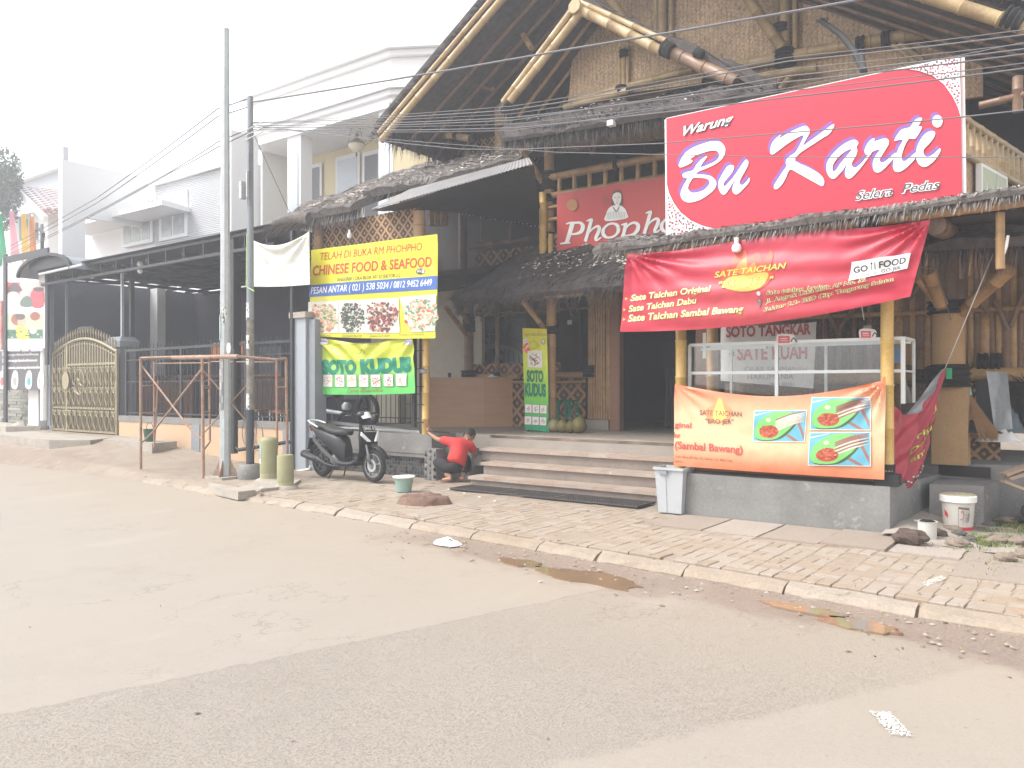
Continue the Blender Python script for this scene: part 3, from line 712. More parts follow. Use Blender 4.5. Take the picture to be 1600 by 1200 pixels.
# ---- ground floor wall at v = 12.2
WV = 12.2
def panel(x0, x1, z0, z1, v, mt, par, name='woven_panel', th=.03):
    a, b_ = U(x0, v), U(x1, v); return MB().box((a, v, z0), (b_, v+th, z1)).build(name, M[mt], par)
def upanel(a, b_, z0, z1, v, mt, par, name='woven_panel', th=.03): return MB().box((a, v, z0), (b_, v+th, z1)).build(name, M[mt], par)
M['inner'] = mat('inner plaster', (.50, .45, .36), rough=.9, var=.15, bump=.05)
upanel(-13.2, -10.02, FZ, 3.5, 12.6, 'inner', rest, 'inner_wall', .1)
upanel(-10.0, -7.9, 1.66, 1.95, 12.22, 'weaved2', rest); upanel(-10.0, -8.0, FZ, 1.60, 12.22, 'weaved2', rest)
upanel(-7.98, -7.38, FZ, 1.66, 12.22, 'weaved2', rest)
bam((-10.05, 12.12, 1.70), (-8.75, 12.12, 1.70), .055, rest, 'bam', 'sill_pole'); bam((-10.0, 12.12, 1.60), (-7.3, 12.12, 1.60), .03, rest, 'bam', 'sill_pole')
bam((-8.0, 12.12, 1.72), (-7.1, 12.12, 1.72), .06, rest, 'bam', 'sill_pole')
for x, r, mt in ((733, .095, 'bamd'), (778, .045, 'bamd')): bam((U(x, 12.05), 12.05, FZ if x < 750 else 1.66), (U(x, 12.05), 12.05, 3.5), r, rest, mt, 'post')
knot((U(733, 12.05), 12.05, 1.72), .15, .22, rest); knot((U(733, 12.05), 12.05, 2.75), .12, .35, rest); knot((U(778, 12.05), 12.0, 1.7), .07, .16, rest); knot((-7.2, 12.05, 1.78), .1, .2, rest)
bam((U(862, 11.15), 11.15, FZ), (U(862, 11.15), 11.15, 3.3), .085, rest, 'bam', 'post'); knot((U(862, 11.15), 11.15, 2.45), .105, .13, rest)
# struts fanning under the awning
for (x0, y0), (x1, y1), r, mt, v0, v1 in (((812, 465), (850, 512), .05, 'bam', 10.6, 11.1), ((697, 480), (730, 525), .045, 'bam', 10.9, 12.0), ((715, 480), (733, 505), .04, 'bam', 11.3, 12), ((765, 465), (742, 490), .04, 'bamd', 11.2, 12), ((775, 470), (752, 500), .03, 'bamd', 11.2, 12),
        ((783, 485), (795, 505), .02, 'bamd', 12.1, 12.1), ((800, 480), (790, 495), .02, 'bamd', 12.1, 12.1), ((884, 470), (895, 495), .022, 'bamd', 12.1, 12.1), ((868, 482), (878, 460), .022, 'bamd', 12.1, 12.1), ((905, 490), (897, 472), .022, 'bamd', 12.1, 12.1)):
    bam(P(x0, y0, v0), P(x1, y1, v1), r, rest, mt, 'strut')
# shutters of thin vertical slats above the openings
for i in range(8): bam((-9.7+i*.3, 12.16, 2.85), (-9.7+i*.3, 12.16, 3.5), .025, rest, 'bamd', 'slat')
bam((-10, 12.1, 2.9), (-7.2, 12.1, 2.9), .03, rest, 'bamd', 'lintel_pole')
# bamboo clad pier and timber door jamb
for i in range(9):
    u = -7.22+i*.052; bam((u, 12.1+rnd(-.004, .004), FZ+.18), (u, 12.1, 3.5), .026, rest, 'bam', 'slat', 8)
upanel(-7.25, -6.78, FZ, 3.5, 12.14, 'bamd', rest, 'pier_core', .12)
upanel(-7.34, -6.8, FZ, FZ+.17, 12.04, 'concd', rest, 'pier_base', .1)
upanel(-6.76, -6.6, FZ, 3.5, 12.02, 'wood', rest, 'door_jamb', .2); upanel(-6.585, -6.56, FZ, 3.5, 12.0, 'bamd', rest, 'door_jamb', .12)
upanel(-6.55, -5.2, 3.1, 3.5, 12.04, 'wood', rest, 'door_lintel', .16); upanel(-5.2, -5.02, FZ, 3.5, 12.02, 'wood', rest, 'door_jamb', .2)
# room behind: floor is the terrace; side, back and ceiling
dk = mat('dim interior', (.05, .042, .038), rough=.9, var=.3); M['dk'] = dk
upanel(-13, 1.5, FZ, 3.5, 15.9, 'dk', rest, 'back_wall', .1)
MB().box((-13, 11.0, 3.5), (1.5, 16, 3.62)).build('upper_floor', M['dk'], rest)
# door hatch and curtain deep inside
for i in range(14):
    u = -6.35+i*.085; MB().tube([(u, 13.4+.02*math.sin(i*2), FZ+.02), (u, 13.4+.02*math.sin(i*2), 1.85)], .045, 6).build('door_slat', mat('dark curtain', (.10, .075, .06), rough=.9, var=.3), rest)
upanel(-6.5, -5.1, 1.87, 2.4, 13.5, 'dk', rest, 'door_rail', .05)
MB().box((-7.69, 12.13, 2.62), (-7.6, 12.145, 2.7)).build('switch_plate', M['white'], rest)
# painted mural seen through the left opening
def fsurf(v): return lambda x, y, l: add(P(x, y, v), (0, -l*2.2, 0))
upanel(-10.0, -8.05, 1.6, 2.95, 13.2, 'dk', rest, 'mural_board', .04)
pr = Print(fsurf(13.195))
pr.rect(742, 497, 822, 578, (.05, .06, .05)); g1, g2, g3 = (.2, .22, .22), (.02, .02, .02), (.07, .1, .075)
for i in range(16):
    a = rnd(745, 815); b_ = rnd(500, 545); pr.stroke([(a, b_), (a+rnd(-14, 14), b_+rnd(3, 14)), (a+rnd(-20, 20), b_+rnd(6, 25))], [1, rnd(2, 5), .5], random.choice((g1, g3, (.11, .12, .11), g2)))
pr.fill([smooth_loop([(742, 545), (762, 538), (790, 540), (815, 552), (822, 578), (742, 578)])], (.25, .27, .28))
pr.fill([smooth_loop([(752, 560), (766, 546), (785, 548), (790, 562), (780, 578), (755, 578)])], g2)
pr.fill([smooth_loop([(770, 578), (774, 556), (784, 553), (792, 562), (795, 578)])], (.3, .32, .34)); pr.fill([smooth_loop([(775, 578), (779, 564), (786, 563), (788, 578)])], g2)
for i in range(9): pr.stroke([(755+i*7, 543+abs(i-4)), (748+i*8, 560), (750+i*8, 577)], [.6, 1.3, .6], g2)
pr.build(rest, 'mural')
# ---- middle awning over the entrance
Ae, Be = P(700, 472, 10.2), P(995, 440, 10.2)
Te, Se = (U(1000, 11.1), 11.1, 3.72), (U(800, 11.1), 11.1, 3.72)
thatch_slab((-8.75, 10.25, 2.90), (-5.2, 10.2, 2.90), (-5.0, 11.1, 3.70), (-7.75, 11.1, 3.70), .16, 50, 14, .035, rest, 'thatchd', 'fibred', 1500, 1400, .28, 'awning_thatch', .6, 700, (.25, .95, .25, .95))
thatch_slab((-9.75, 11.6, 3.05), (-8.75, 10.25, 2.90), (-7.75, 11.1, 3.70), (-8.3, 11.9, 3.75), .15, 20, 12, .03, rest, 'thatchd', 'fibred', 500, 500, .28, 'awning_thatch', .6)
bam((-8.8, 10.4, 2.93), (-5.1, 10.36, 2.93), .045, rest, 'bamd', 'eave_pole'); bam((-6.95, 10.3, 2.93), (-6.2, 10.3, 2.93), .07, rest, 'bam', 'eave_pole'); bam((-5.9, 10.3, 2.95), (-5.1, 10.3, 2.95), .065, rest, 'bam', 'eave_pole')
for i in range(9): bam((-8.5+i*.42, 10.3, 2.9), (-7.9+i*.36, 11.2, 3.66), .025, rest, 'bamd', 'rafter')
# ---- balcony
BV = 11.0
for nm, z, x0, x1, r in (('handrail', 0, 857, 1200, .06),):
    a, b_ = P(857, 278, BV), P(1040, 245, BV); k = (b_[2]-a[2])/(b_[0]-a[0])
    bam(a, (-6.05, BV, a[2]+.01), .062, rest, 'bam', 'handrail'); bam((-6.1, BV, a[2]+.01), (-1.7, BV, a[2]+.02), .062, rest, 'bam', 'handrail')
RZ = P(857, 278, BV)[2]; LZ = P(870, 304, BV)[2]
bam((-7.35, BV, LZ), (-1.7, BV, LZ), .05, rest, 'bam', 'bottom_rail')
for i in range(20):
    u = -7.12+i*.285
    if u < -1.7: bam((u, BV, LZ), (u, BV, RZ), .038, rest, 'bam', 'baluster', 8)
knot((-6.07, BV, RZ), .085, .06, rest, axis='u')
# tall corner post of the balcony
ux = -7.36
bam((ux, 11.05, 3.5), (ux, 11.05, 6.0), .085, rest, 'bam', 'post', 12)
knot((ux, 11.05, 4.92), .13, .3, rest); knot((ux, 11.0, 4.62), .115, .12, rest); knot((ux, 11.0, 4.0), .12, .1, rest)
for du, r in ((-.02, .07), (.13, .045)): bam((ux+du, 10.9, 3.6), (ux+du, 10.9, 4.0 if du > 0 else 4.7), r, rest, 'bamy', 'post_brace')
for z in (4.45, 4.25): bam((ux+.05, 10.95, z), (ux+.35, 10.95, z), .03, rest, 'bam', 'rail_stub')
upanel(-7.28, -7.12, 3.62, 4.0, 10.97, 'weaved', rest)
bam(P(806, 218, 10.6), P(848, 285, 11.0), .055, rest, 'bam', 'strut')
for a, b_ in (((900, 190), (925, 240)), ((955, 190), (925, 240)), ((1060, 160), (1078, 200)), ((870, 175), (857, 240))): bam(P(*a, 10.7), P(*b_, 11.0), .035, rest, 'bamd', 'strut')
# recess behind the balcony
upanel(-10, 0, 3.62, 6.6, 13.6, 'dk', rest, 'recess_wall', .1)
for i in range(5): bam((-6.8+i*1.3, 13.5, 3.62), (-6.8+i*1.3, 13.5, 6.4), .05, rest, 'bamd', 'post')
MB().box((-9.9, 11.7, 6.25), (-.8, 13.7, 6.3)).build('loft_floor', M['dk'], rest)
# low gallery wall on the left of the balcony post, behind the canopy
upanel(-9.95, -7.5, 3.62, 4.15, 12.3, 'weaved2', rest); bam((-10, 12.2, 4.25), (-7.4, 12.2, 4.25), .06, rest, 'bamd', 'handrail'); bam((-10, 12.2, 4.75), (-7.4, 12.2, 4.75), .025, rest, 'bamd', 'handrail')
for i in range(4): bam((-9.7+i*.7, 12.2, 4.2), (-9.7+i*.7, 12.2, 5.1), .025, rest, 'bamd', 'baluster')
bam((-10.1, 12.1, 3.5), (-10.1, 12.1, 5.2), .09, rest, 'bamd', 'post')
MB().box((-13, 13.3, 3.5), (-7.4, 13.4, 6.0)).build('recess_wall', M['dk'], rest)
# upper left woven piece with post
v = 12.0; upanel(U(738, v), U(842, v), Z(800, 262, v), Z(800, 195, v), v, 'weaved', rest); bam(P(729, 262, v), P(729, 215, v), .09, rest, 'bamp', 'post'); bam(P(760, 258, 11.9), P(782, 215, 11.9), .045, rest, 'bamp', 'strut'); bam(P(768, 258, 11.9), P(790, 215, 11.9), .045, rest, 'bamp', 'strut')
MB().box((U(690, 12.1), 12.1, Z(800, 290, 12.1)), (U(745, 12.1), 12.2, Z(745, 205, 12.1))).build('wall_piece', M['weaveb'], rest)
# ---- main gable
RF, RB = 10.0, 17.0; EL, AP, ER = (-10.25, 5.86), (-5.9, 8.66), (-.3, 5.05)
GV = 11.6
def slope(u): return EL[1]+(u-EL[0])*(AP[1]-EL[1])/(AP[0]-EL[0]) if u < AP[0] else AP[1]+(u-AP[0])*(ER[1]-AP[1])/(ER[0]-AP[0])
m = MB(); a, b_ = Z(900, 150, GV), Z(1450, 50, GV); ua, ub = U(900, GV), U(1450, GV)
bz_ = lambda u: a+(u-ua)*(b_-a)/(ub-ua)
m.prism([(-9.0, bz_(-9)-.9), (-1.2, bz_(-1.2)-.9), (-1.2, slope(-1.2)-.02), (AP[0], AP[1]-.02), (-9.0, slope(-9)-.02)], GV+.1, GV+.16, 'v'); m.build('gable_wall', M['weave'], rest)
bam((-8.5, GV, bz_(-8.5)), (-1.0, GV, bz_(-1.0)), .085, rest, 'bamp', 'tie_beam'); bam((-6.9, GV-.04, bz_(-6.9)-.24), (-3.2, GV-.04, bz_(-3.2)-.24), .07, rest, 'bamp', 'tie_beam')
for x, yb in ((1035, 60), (1227, 95)):
    u = U(x, GV); zb = bz_(u)
    for du, r in ((-.13, .045), (0, .075), (.13, .045)): bam((u+du, GV-.02 if du == 0 else GV+.03, zb), (u+du, GV-.02 if du == 0 else GV+.03, slope(u)-.1), r, rest, 'bamp', 'king_post')
    knot((u, GV-.02, zb), .14, .22, rest)
    bam((u-.02, GV-.08, zb+.12), (u-.85, GV-.5, zb+1.6), .08, rest, 'bamp', 'strut')
    knot((u-.05, GV-.06, zb+.42), .1, .12, rest)
for x in (1345, 1385): knot((U(x, GV), GV-.02, bz_(U(x, GV))), .1, .1, rest, axis='u')
for x0, y0, x1, y1 in ((1232, 108, 1205, 142), (1243, 108, 1216, 142), (1395, 70, 1432, 98), (1405, 68, 1443, 94)): bam(P(x0, y0, GV-.05), P(x1, y1, GV-.05), .04, rest, 'bamp', 'strut')
# roof slopes: underside boards + rafters + thatch outside
def roof_slope(e, ap, v0, v1, par, raft=.42, th=.22, side=-1, rm='bamp'):
    dx, dz = ap[0]-e[0], ap[1]-e[1]; L_ = math.hypot(dx, dz); nx, nz_ = -dz/L_*side*-1, abs(dx)/L_
    thatch_slab((e[0], v0, e[1]), (e[0], v1, e[1]), (ap[0], v1, ap[1]), (ap[0], v0, ap[1]), th, 60, 20, .05, par, 'thatchd', 'fibred', 2200, 900, .42, 'roof_thatch', .85)
    k = 0; v = v0+.12
    while v < v1-.5:
        if k > 0: bam((e[0]+.02, v, e[1]-.03), (ap[0], v, ap[1]-.05), .032, par, 'bamd', 'rafter', 8)
        v += raft; k += 1
roof_slope(EL, AP, RF, RB, rest); roof_slope(ER, AP, RF-.1, RB, rest, side=1)
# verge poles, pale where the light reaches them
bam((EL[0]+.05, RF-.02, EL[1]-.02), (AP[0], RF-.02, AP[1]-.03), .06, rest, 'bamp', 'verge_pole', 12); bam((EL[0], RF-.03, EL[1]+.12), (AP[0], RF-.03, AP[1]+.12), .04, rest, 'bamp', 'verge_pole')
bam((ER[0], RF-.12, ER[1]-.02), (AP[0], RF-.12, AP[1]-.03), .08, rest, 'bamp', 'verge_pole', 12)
knot((-.72, RF-.14, slope(-.72)+.03), .11, .2, rest, axis=(1, 0, -.64)); knot((-.1, RF-.1, 5.0), .16, .3, rest, axis=(1, 0, -.64))
MB().prism([(EL[0]-.03, EL[1]), (AP[0], AP[1]), (AP[0], AP[1]+.42), (EL[0]-.16, EL[1]+.3)], RF-.01, RF+.1, 'v').build('verge_board', M['thatchd'], rest)
MB().prism([(ER[0]+.03, ER[1]), (AP[0], AP[1]), (AP[0], AP[1]+.25), (ER[0]+.1, ER[1]+.2)], RF-.1, RF, 'v').build('verge_board', M['thatchd'], rest)
f = MB()
for (e_, a_, v_, sg) in ((EL, AP, RF, -1), (ER, AP, RF-.1, 1)):
    dd = Vector((a_[0]-e_[0], 0, a_[1]-e_[1])); nn_ = Vector((-dd.z, 0, dd.x)).normalized(); nn_ = nn_ if nn_.z > 0 else -nn_
    fibres(f, lambda: (Vector((e_[0], v_-.01, e_[1]))+dd*rnd(-.02, 1)+nn_*rnd(.1, .2), nn_*.9-dd.normalized()*rnd(.2, 1.2)), 1500, .2, w=.009, droop=0)
f.build('verge_fibres', M['fibred'], rest)['kind'] = 'stuff'
# purlin showing under the left slope, four bound lengths
for i in range(4): bam(P(641+i*25, 203+i*3.6, 11.2), P(661+i*25, 206+i*3.6, 11.2), .065, rest, 'bamp', 'purlin'); knot(P(663+i*25, 206.5+i*3.6, 11.2), .07, .09, rest, axis='u')
bam(P(770, 140, 11.0), P(725, 128, 11.4), .04, rest, 'bamd', 'strut'); bam(P(812, 45, 11), P(830, 75, 10.8), .05, rest, 'bam', 'strut')
# ---- small gable in front
SF = 9.9; sl0, sa, sr = P(786, 160, SF), P(902, 8, SF), P(1215, 150, SF)
s2 = [sl0[0], sl0[2]], [sa[0], sa[2]], [sr[0], sr[2]]
thatch_slab((sl0[0]-.12, SF+.05, sl0[2]-.1), (sl0[0]-.12, 12.2, sl0[2]-.1), (sa[0], 12.2, sa[2]), (sa[0], SF+.05, sa[2]), .12, 30, 12, .03, rest, 'thatchd', 'fibred', 900, 300, .25, 'gablet_thatch', .6)
thatch_slab((sr[0], SF+.05, sr[2]), (sr[0], 12.2, sr[2]), (sa[0], 12.2, sa[2]), (sa[0], SF+.05, sa[2]), .13, 30, 20, .045, rest, 'thatchd', 'fibred', 700, 900, .25, 'gablet_thatch', .6)
for k in range(5):
    v = 10.3+k*.35; bam((sl0[0], v, sl0[2]-.12), (sa[0], v, sa[2]-.06), .028, rest, 'bam', 'rafter', 8); bam((sr[0], v, sr[2]-.02), (sa[0], v, sa[2]-.06), .028, rest, 'bamd', 'rafter', 8)
bam((sl0[0], SF, sl0[2]), (sa[0], SF, sa[2]+.02), .05, rest, 'bamp', 'verge_pole'); bam((sl0[0]+.12, SF+.02, sl0[2]+.0), (sa[0]+.06, SF+.02, sa[2]-.1), .062, rest, 'bamp', 'verge_pole', 12)
e1, e2 = P(1032, 62, SF), P(1036, 78, SF)
bam((sa[0], SF, sa[2]+.06), P(1040, 64, SF), .04, rest, 'bamp', 'verge_pole'); bam((sa[0]+.05, SF+.02, sa[2]-.08), P(1038, 82, SF+.02), .07, rest, 'bamp', 'verge_pole', 12)
bam(P(1045, 80, SF+.05), P(1150, 128, SF+.05), .085, rest, 'bamd', 'verge_pole'); knot(P(1043, 78, SF), .1, .16, rest, axis=(1, 0, -.6)); knot(P(901, 12, SF-.03), .1, .14, rest, 'pole_end', 'bamp', (0, 1, 0))
knot(P(1092, 84, SF), .06, .12, rest, axis=(1, 0, -.6))
q = [P(x, y, 10.6) for x, y in ((888, 158), (900, 20), (1105, 100), (1095, 130))]
MB().prism([(p[0], p[2]) for p in q], 10.6, 10.66, 'v').build('gablet_wall', M['weave'], rest)
for x in (968, 975, 981): bam(P(x, 138, 10.55), P(x, 74, 10.55), .03 if x != 975 else .045, rest, 'bamp', 'king_post')
knot(P(975, 84, 10.52), .07, .1, rest); knot(P(972, 141, 10.5), .1, .12, rest)
bam(P(890, 158, 10.5), P(1082, 108, 10.5), .045, rest, 'bamp', 'tie_beam'); bam(P(882, 168, 10.45), P(980, 142, 10.45), .055, rest, 'bamp', 'tie_beam')
# ---- pent roof of thatch under the gables
a, b_, c_, d_ = P(785, 222, 9.7), P(1215, 156, 9.7), P(1215, 134, 10.9), P(800, 192, 10.9)
thatch_slab(a, b_, c_, d_, .14, 60, 10, .05, rest, 'thatchd', 'fibred', 2200, 1500, .3, 'pent_thatch', .7, 160, (.1, .95, .1, .9))
bam(P(850, 214, 9.85), P(1060, 176, 9.85), .05, rest, 'bam', 'eave_pole'); bam(P(1060, 172, 9.9), P(1200, 150, 9.9), .05, rest, 'bamd', 'eave_pole')
MB().box((U(948, 9.6), 9.6, Z(950, 196, 9.6)), (U(957, 9.6), 9.7, Z(950, 188, 9.6))).build('floodlight', M['white'], rest)
# ---- left wing: lean-to roof, posts, woven wall
z0 = 4.38; LU, RU = -12.25, -7.65
thatch_slab((LU+.5, 9.0, z0), (-9.9, 9.0, z0), (-9.3, 14.6, 6.95), (LU, 14.6, 6.95), .16, 40, 50, .05, rest, 'thatch', 'fibre', 1600, 3000, .3, 'lean_to_thatch', .75, 4200, (.2, .98, .02, .95))
thatch_slab((-9.95, 9.35, z0+.28), (RU, 10.6, z0+.75), (RU+.1, 14.6, 6.95), (-9.3, 14.6, 6.95), .16, 30, 30, .05, rest, 'thatch', 'fibre', 500, 1800, .25, 'lean_to_thatch', .6, 3600, (.02, .98, .02, .8))
# thatch tail drooping off the left end, tied to the cable
m = MB(); tp = [P(486, 342, 9.0), P(455, 340, 9.0), P(430, 348, 9.0), P(410, 360, 9.02)]
m.tube(tp, [.13, .1, .07, .02], 8); m.build('thatch_tail', M['thatch'], rest)
f = MB(); fibres(f, lambda: (Vector(tp[0]).lerp(Vector(tp[3]), rnd(0, .8))+Vector((rnd(-.02, .02), rnd(-.05, .05), rnd(-.06, .06))), (-1, 0, -.35)), 420, .35); f.build('thatch_tail_fibres', M['fibre'], rest)['kind'] = 'stuff'
# corrugated sheet laid at the edge of the lean-to
def corr(A, B, Cc, Dd, n, amp):
    A, B, Cc, Dd = map(Vector, (A, B, Cc, Dd)); nrm = (B-A).cross(Dd-A).normalized(); nrm = nrm if nrm.z > 0 else -nrm
    mb = MB(); mb.grid(lambda s, t: (A*(1-s)+B*s)*(1-t)+(Dd*(1-s)+Cc*s)*t+nrm*amp*math.sin(s*n*2*math.pi), n*6, 1); k = len(mb.v)
    mb.grid(lambda s, t: (A*(1-s)+B*s)*(1-t)+(Dd*(1-s)+Cc*s)*t+nrm*(amp*math.sin(s*n*2*math.pi)-.004), n*6, 1); return mb
corr(P(580, 327, 8.85), P(832, 256, 9.15), P(826, 246, 9.6), P(640, 296, 9.6), 46, .006).build('corrugated_sheet', M['corr'], rest)
M['tarp'] = mat('dark tarpaulin', (.035, .033, .036), rough=.55, var=.3, scale=2, bump=.2, bscale=6)
q = [P(582, 329, 8.88), P(834, 258, 9.18), P(850, 355, 12.0), P(660, 323, 12.0)]
m = MB(); m.grid(lambda s, t: tuple((Vector(q[0])*(1-s)+Vector(q[1])*s)*(1-t)+(Vector(q[3])*(1-s)+Vector(q[2])*s)*t+Vector((0, 0, -.05*math.sin(math.pi*t)+.02*nz(s*5, t*5)))), 16, 10); m.build('canopy_sheet', M['tarp'], rest)
m = MB(); n0 = 0
for i in range(34):
    p = Vector(q[3]).lerp(Vector(q[2]), i/33)+Vector((0, -.03, rnd(-.02, .01))); s = .008; m.box(tuple(p-Vector((s, s, s))), tuple(p+Vector((s, s, s))))
m.build('eyelets', M['white'], rest)
# posts of the wing
PV = 9.3
bam((U(498, PV), PV, FZ), (U(498, PV), PV, 4.35), .085, rest, 'bam', 'post', 12); bam((U(665, PV), PV, FZ), (U(665, PV), PV, 2.42), .062, rest, 'bamy', 'post', 12); bam((U(655, PV+.1), PV+.1, 2.4), (U(655, PV+.1), PV+.1, 4.3), .1, rest, 'bam', 'post', 12)
knot((U(664, PV), PV-.02, 1.75), .07, .06, rest, m='greyp'); knot((U(498, PV), PV, .83), .13, .16, rest)
for x in (676, 684, 694): bam(P(x, 352, 11.4), P(x, 325, 11.4), .075, rest, 'bam', 'post')
upanel(U(486, 9.34), U(652, 9.34), 3.2, 4.36, 9.36, 'weaved', rest)
m = MB(); ul, ur = U(487, 9.28), U(658, 9.28)
m.box((ur-.02, 9.26, FZ+.02), (ur+.06, 9.33, 3.4)); m.build('grille_post', M['black'], rest)
for z in (FZ+.04,): MB().bar((ul, 9.29, z+.02), (ur, 9.29, z), .03).build('grille_rail', M['steel'], rest)
MB().box((ul-.02, 9.26, FZ), (ul+.07, 9.33, 3.3)).build('grille_post', M['black'], rest)
MB().bar((ul, 9.3, FZ+.16), (ur, 9.3, FZ+.02), .05).build('threshold', mat('grey board', (.2, .2, .2), rough=.8, var=.2), rest)
for i in range(7): MB().tube([(ul+.05, 9.24, .95+i*.28), (ul+.3, 9.24, .95+i*.28)], .006, 5).build('mesh_wire', M['black'], rest); MB().tube([(ur-.3, 9.24, .95+i*.28), (ur+.1, 9.24, .95+i*.28)], .006, 5).build('mesh_wire', M['black'], rest)
# light bulb on a wire over the yellow banner
MB().lathe([(.0, 0), (.03, .01), (.045, .05), (.03, .09), (.018, .11), (.018, .15)], P(546, 373, 9.1), 10).build('lamp_bulb', M['white'], rest)
MB().tube([P(546, 368, 9.1), P(546, 340, 9.1)], .006, 5).build('lamp_wire', M['black'], rest)
# ---- right hand ground floor: slatted wall, pillar, low wall
RV = 10.7
for i in range(19):
    x = 1405+i*11.2; u = U(x, RV); r = .045 if i % 3 else .06
    if i == 7: continue
    bam((u, RV, 1.72), (u, RV, 3.4), r, rest, 'bamd' if i % 2 else 'bam', 'slat', 8)
upanel(-4.3, 2.0, 1.6, 3.6, RV+.12, 'weaveb', rest, 'backing_wall')
for x0, y0, x1, y1 in ((1395, 435, 1420, 465), (1445, 440, 1418, 468), (1290, 480, 1310, 520), (1335, 480, 1312, 515), (1555, 470, 1575, 515), (1600, 455, 1580, 510), (1520, 455, 1545, 490)): bam(P(x0, y0, RV-.1), P(x1, y1, RV-.1), .028, rest, 'bamd', 'strut')
bam((-4.2, RV-.06, 2.42), (2.0, RV-.06, 2.42), .03, rest, 'bam', 'rail_pole')
for x in (1290, 1312, 1335, 1360): bam((U(x, RV), RV-.03, 1.7), (U(x, RV), RV-.03, 3.3), .035, rest, 'bamd', 'slat', 8)
bam((-4.0, RV-.1, 1.62), (-1.8, RV-.1, 1.62), .085, rest, 'bam', 'sill_pole'); bam((-1.6, RV-.12, 1.66), (1.6, RV-.12, 1.6), .085, rest, 'bam', 'sill_pole')
for x in (1535, 1556): knot(P(x, 566, RV-.12), .1, .1, rest, axis='u')
upanel(-1.5, -.92, .62, 1.55, RV-.02, 'weaved', rest); upanel(-4.2, -1.5, .62, 1.55, RV, 'weaveb', rest)
pu = U(1482, 9.9)
MB().tube([(pu, 9.9, 2.33), (pu, 9.9, 3.0)], .1, 14).build('pillar', M['bamd'], rest); MB().tube([(pu, 9.9, 1.75), (pu, 9.9, 2.32)], .165, 16).build('pillar', mat('cardboard wrapped pillar', (.40, .25, .12), rough=.8, var=.2, scale=3), rest)
m = MB(); m.box((pu-.15, 9.78, .66), (pu+.2, 10.0, 1.5)); m.build('cardboard_sheet', MATS['cardboard wrapped pillar'], rest)
knot((pu, 9.9, 2.37), .2, .14, rest); knot((pu, 9.9, 1.62), .21, .24, rest)
for a, b_ in (((1450, 422), (1476, 490)), ((1578, 422), (1502, 488)), ((1432, 435), (1468, 480))): bam(P(*a, 9.2), P(*b_, 9.85), .068 if a[0] != 1432 else .03, rest, 'bam', 'strut')
# lower roof on the right, seen from the front below the side wall
D1 = Vector((.192, .981, 0)); S0 = Vector((-1.22, 10.0, 0))
def S(d, z, off=0): return tuple(S0+D1*d+Vector((D1.y, -D1.x, 0))*off+Vector((0, 0, z)))
thatch_slab(S(-.9, 2.72, 1.25), S(5, 2.72, 1.6), S(5, 3.3, 0), S(-.9, 3.25, -.2), .14, 40, 10, .04, rest, 'thatchd', 'fibred', 1500, 600, .35, 'side_thatch', .8)
thatch_slab((-4.1, 9.0, 2.98), (-.1, 8.85, 2.80), (-.9, 10.4, 3.35), (-4.1, 10.4, 3.35), .12, 40, 12, .04, rest, 'thatchd', 'fibred', 900, 500, .3, 'side_thatch', .7)
# side wall above with balcony rail running back
m = MB(); m.quad(S(0, 3.2), S(7, 3.2), S(7, 4.02), S(0, 4.02)); m.quad(S(0, 3.2, -.05), S(7, 3.2, -.05), S(7, 4.02, -.05), S(0, 4.02, -.05)); m.build('side_wall', M['weave'], rest)
bam(S(-.2, 4.05, .03), S(7, 4.05, .03), .045, rest, 'bamp', 'bottom_rail'); bam(S(-.2, 4.42, .03), S(7, 4.38, .03), .05, rest, 'bamp', 'handrail')
for i in range(26): bam(S(.02+i*.2, 4.05, .03), S(.02+i*.2, 4.4, .03), .032, rest, 'bamp', 'baluster', 8)
bam(S(2.2, 3.2, .03), S(2.2, 4.0, .03), .05, rest, 'bamp', 'post'); bam(S(2.35, 3.2, .03), S(2.35, 4.0, .03), .03, rest, 'bamp', 'post')
m = MB(); m.quad(S(1.5, 4.0, -1.1), S(7, 4.0, -1.1), S(7, 6.2, -1.1), S(1.5, 6.2, -1.1)); m.build('recess_wall', M['dk'], rest)
bam(P(1590, 120, 9.9), P(1590, 175, 9.9), .05, rest, 'bamd', 'post'); bam(P(1530, 165, 9.9), P(1600, 148, 9.9), .04, rest, 'bamd', 'eave_pole')
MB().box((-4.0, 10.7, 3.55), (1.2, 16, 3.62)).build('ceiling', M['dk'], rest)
# light green board on the side wall
sg = thing('signboard', 'pale green signboard with white border on the side wall of the restaurant', 'sign', S(.45, 3.3, .1))
m = MB(); A_, B_ = P(1527, 252, 9.0), P(1597, 280, 9.0)
d0, d1, zt, zb = .30, 1.22, 4.0, 3.35
m.quad(S(d0, zb, .1), S(d1, zb, .1), S(d1, zt, .1), S(d0, zt, .1)); m.quad(S(d0, zb, .04), S(d1, zb, .04), S(d1, zt, .04), S(d0, zt, .04)); m.quad(S(d0, zb, .1), S(d0, zb, .04), S(d0, zt, .04), S(d0, zt, .1)); m.quad(S(d0, zb, .1), S(d1, zb, .1), S(d1, zb, .04), S(d0, zb, .04)); m.quad(S(d0, zt, .1), S(d1, zt, .1), S(d1, zt, .04), S(d0, zt, .04))
m.build('board', M['white'], sg)
pr = Print(lambda x, y, l: S(d0+x*(d1-d0), zt-y*(zt-zb), .1+l))
gr = (.33, .38, .2); pr.rect(.05, .05, .95, .95, gr); wc = (.62, .64, .55)
for cx in (.2, .42, .7, .85): pr.fill([smooth_loop([(cx-.09, .9), (cx-.07, .5), (cx-.03, .6), (cx, .25), (cx+.04, .55), (cx+.08, .45), (cx+.09, .9)])], wc)
